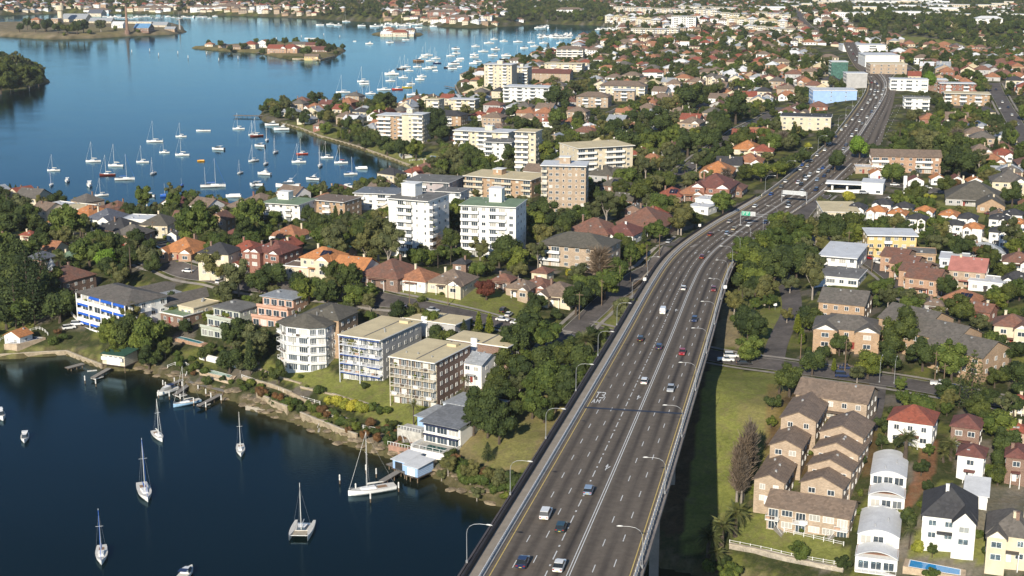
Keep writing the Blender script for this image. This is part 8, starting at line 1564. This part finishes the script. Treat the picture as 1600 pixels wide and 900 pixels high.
for (x, y, wp, st, lab) in ((112,22,0,0,''),(410,18,18,4,'white flats on the far left shore'),(360,14,50,2,'tan stepped townhouses on the far left shore'),(690,26,44,3,'red brick barrack block beside the far park'),(715,34,36,3,'second red brick block nearer the water'),(755,30,26,2,'white pavilion on the far park lawn'),(700,18,30,3,'red brick house row behind the brick barracks'),(1545,38,40,3,'cream hall with square stone tower by the far playing field'),(890,22,40,3,'brown-roofed school hall in the far dark wood'),(1350,8,110,4,'long white industrial sheds at the top edge'),(1440,6,60,5,'white industrial block at the top right'),(150,20,40,2,'pale terraces behind the dockyard island'),(240,16,50,2,'tan apartment row on the far shore'),(320,18,46,3,'pale apartment row with brown roofs on the far shore')):
    if wp: L_, a_, w_ = fcen(x, y, wp, 8, 16); flats('apartment_building', lab, L_, 8, w_, 16, st, 'wbwbw', 'red' if 'red' in lab else 'peach' if 'tan' in lab else 'white', 'white' if 'white' in lab or 'cream' in lab else 'brown', roofk='flat' if 'white' in lab else 'hip', side=1, prot=False)
for f in FOOT: gadd(*f)
# trees between
NB = {'broad': 0, 'small': 0}
tc_ = []
def ring_pts(y0, y1, step):
    y = y0
    while y < y1:
        x = -y*.43-20
        while x < y*.43+20: tc_.append((x+rn.uniform(-.45, .45)*step, y+rn.uniform(-.45, .45)*step)); x += step
        y += step
ring_pts(300, 900, 7.6); ring_pts(900, 1700, 9.5); ring_pts(1700, 4200, 15)
sdv = shore_sd(np.array([c[0] for c in tc_]), np.array([c[1] for c in tc_])); good = []
tx = np.array([c[0] for c in tc_]); ty = np.array([c[1] for c in tc_]); 
opn = np.zeros(len(tc_), bool); wod = np.zeros(len(tc_), bool)
for P in OPEN: opn |= inside(tx, ty, P)
for P in WOODS: wod |= inside(tx, ty, P)
isl = inside(tx, ty, isl_c) | inside(tx, ty, isl_s) | inside(tx, ty, isl_n); islw = inside(tx, ty, isl_w)
tz = gz(tx, ty); pj = project(np.stack([tx, ty, tz+4], -1))
for i in range(len(tc_)):
    x, y = tx[i], ty[i]
    if sdv[i] < 3.5 or opn[i] or isl[i] or not (-20 < pj[i, 0] < 1620) or pj[i, 1] > 640 or pj[i, 1] < -30: continue
    if y > 1700 and sdv[i] < 10: continue
    big = wod[i] or islw[i]
    if not big and rn.random() < (.28 if y < 900 else .46 if y < 1700 else .60): continue
    R = rn.uniform(2.4, 5.9)*(1.0 if y < 900 else 1.02 if y < 1700 else 1.25) if not big else rn.uniform(4, 7)
    if near_road(x, y, R*.3+.3) or clash(x, y, R*.45, .95): continue
    if hides(x, y, tz[i], R*.8, R*1.5):
        R = 1.5
        if clash(x, y, R, 1) or hides(x, y, tz[i], R, R*1.4): continue
    good.append((x, y, float(tz[i]), R, pj[i, 0], pj[i, 1])); gadd(x, y, R*.42)
good.sort(key=lambda q: -q[3]/q[1])
inf = []; lim = {'dark': 288-NTREE.get('dark', 0), 'mid': 285-NTREE.get('mid', 0), 'olive': 200, 'shrub': 195, 'darkcone': 40, 'fanpalm': 30, 'pine': 25, 'bare': 14, 'rust': 26, 'gum': 45, 'maroon': 8, 'cocospalm': 14}
for (x, y, z, R, cx, cy) in good:
    k_ = 'shrub' if R < 2.3 else rn.choices(['dark','mid','olive','gum','darkcone','pine','rust','bare','fanpalm','maroon','cocospalm'], [42,25,18,6,2.5,2,1.0,1,1.5,.4,1])[0]
    if y < 2000 and lim.get(k_, 0) > 0:
        lim[k_] -= 1; RR = R*(.6 if k_ in ('darkcone','pine','fanpalm','cocospalm') else 1); tree(cx, cy, 0, k_, loc=(x, y, z), R=RR)
    else: inf.append((x, y, z, R, k_ if k_ in TREES else 'dark'))
# everything past that: one body of far trees, instanced crowns on points
def mass(name, pts, label):
    col_ = bpy.data.collections.new(name+'_kinds')
    order = []
    for kk in ('dark', 'mid', 'olive', 'dark', 'dark'):
        for (cm_, tm_) in TREES[kk][:2]:
            o = bpy.data.objects.new('crown_kind', cm_); o.location = (0, 0, 0); col_.objects.link(o); order.append(o)
    me = bpy.data.meshes.new(name); me.vertices.add(len(pts)); me.vertices.foreach_set('co', np.array([[p[0], p[1], p[2]-.1*p[3]] for p in pts], np.float32).ravel())
    at = me.attributes.new('size', 'FLOAT', 'POINT'); at.data.foreach_set('value', np.array([p[3] for p in pts], np.float32)); me.update()
    o = put(name, me); ng = bpy.data.node_groups.new(name, 'GeometryNodeTree'); ng.interface.new_socket('Geometry', in_out='INPUT', socket_type='NodeSocketGeometry'); ng.interface.new_socket('Geometry', in_out='OUTPUT', socket_type='NodeSocketGeometry')
    gi = ng.nodes.new('NodeGroupInput'); go = ng.nodes.new('NodeGroupOutput'); ip = ng.nodes.new('GeometryNodeInstanceOnPoints'); ci = ng.nodes.new('GeometryNodeCollectionInfo'); ci.inputs['Collection'].default_value = col_; ci.inputs['Separate Children'].default_value = True; ci.inputs['Reset Children'].default_value = True
    rv = ng.nodes.new('FunctionNodeRandomValue'); rv.data_type = 'FLOAT_VECTOR'; rv.inputs[0].default_value = (0, 0, 0); rv.inputs[1].default_value = (0, 0, 6.28)
    na_ = ng.nodes.new('GeometryNodeInputNamedAttribute'); na_.data_type = 'FLOAT'; na_.inputs['Name'].default_value = 'size'; L_ = ng.links.new
    L_(gi.outputs[0], ip.inputs['Points']); L_(ci.outputs[0], ip.inputs['Instance']); ip.inputs['Pick Instance'].default_value = True; L_(rv.outputs[0], ip.inputs['Rotation']); L_(na_.outputs[0], ip.inputs['Scale']); L_(ip.outputs[0], go.inputs[0])
    md = o.modifiers.new('planting', 'NODES'); md.node_group = ng; tag(o, label, kind='stuff'); return o
if inf: mass('distant_trees', inf, 'countless trees of the distant suburb')
print('bank', len(bk), 'houses', len(auto_h), 'mass houses', len(items), 'trees', sum(NTREE.values()), 'mass trees', len(inf), round(time.time()-T0, 1))
# ------------------------------------------------------------------ labels that single out: what it is, and where it stands by the nearest landmark
MK = np.array([[m_[1], m_[2]] for m_ in MARKS], float); cells = {}
for q in AUTO:
    d = (MK-np.array([q[2], q[3]]))*[1, 1.35]; k_ = int(np.argmin((d**2).sum(1))); dx, dy = -d[k_]
    w_ = ('right of' if dx > 0 else 'left of') if abs(dx) > abs(dy) else ('in front of' if dy > 0 else 'behind'); cells.setdefault((q[1], w_, k_), []).append((float(dx*dx+dy*dy), q[0], q[4]))
for (desc, w_, k_), L_ in cells.items():
    L_.sort(key=lambda t_: t_[0]); ph = MARKS[k_][0]
    for i, (d, o, s_) in enumerate(L_):
        pre = '' if len(L_) == 1 else (['nearest ', 'second nearest ', 'third nearest ', 'fourth nearest ', 'fifth nearest ', 'sixth nearest ', 'seventh nearest ', 'eighth nearest ', 'ninth nearest ', 'tenth nearest '][i] if i < 10 else f'{ORD[min(i, 19)]} nearest ')
        lab = f'{pre}{desc} {w_} {ph}'
        if i > 19: o['group'] = f'{desc} {w_} {ph}'; lab = f'{desc} {w_} {ph}, one of many'
        o['label'] = ' '.join(lab.split()[:16])
        if 'category' not in o: o['category'] = 'house'
grp = {}
for o in bpy.data.objects:
    if o.parent is None and 'category' in o and 'group' not in o: grp.setdefault(o.name.split('.')[0], []).append(o)
GP = {'tree': 'trees of the suburb', 'shrub': 'garden shrubs', 'palm': 'palms of the suburb', 'house': 'suburban houses', 'apartment building': 'blocks of flats', 'sailing boat': 'moored sailing boats', 'yacht': 'moored yachts', 'motor boat': 'moored motor boats', 'motor cruiser': 'moored motor cruisers', 'covered boat': 'moored covered boats', 'car': 'cars on the bridge', 'fence': 'white garden fences', 'jetty': 'timber jetties', 'swimming pool': 'garden pools', 'building': 'larger buildings', 'wall': 'stone and garden walls', 'road sign': 'road signs'}
for L_ in grp.values():
    if len(L_) > 1:
        for o in L_:
            if o['category'] in GP: o['group'] = GP[o['category']]
print('objects', len(bpy.data.objects), round(time.time()-T0, 1))
# ------------------------------------------------------------------ thin sea haze: one closed box of even air round the whole place
hz_ = MB().box(-6800, 6800, -60, 9100, -8, 150).build('haze', new_mat('haze_air')[0]); tag(hz_, 'faint pale sea haze lying over the harbour and suburb', kind='stuff')
ht_ = hz_.data.materials[0].node_tree; ht_.nodes.remove(ht_.nodes['Principled BSDF']); pv = ht_.nodes.new('ShaderNodeVolumePrincipled'); pv.inputs['Color'].default_value = (0.93, 0.95, 1.0, 1); pv.inputs['Density'].default_value = 0.00004; pv.inputs['Anisotropy'].default_value = 0.2
ht_.links.new(pv.outputs[0], ht_.nodes['Material Output'].inputs['Volume'])
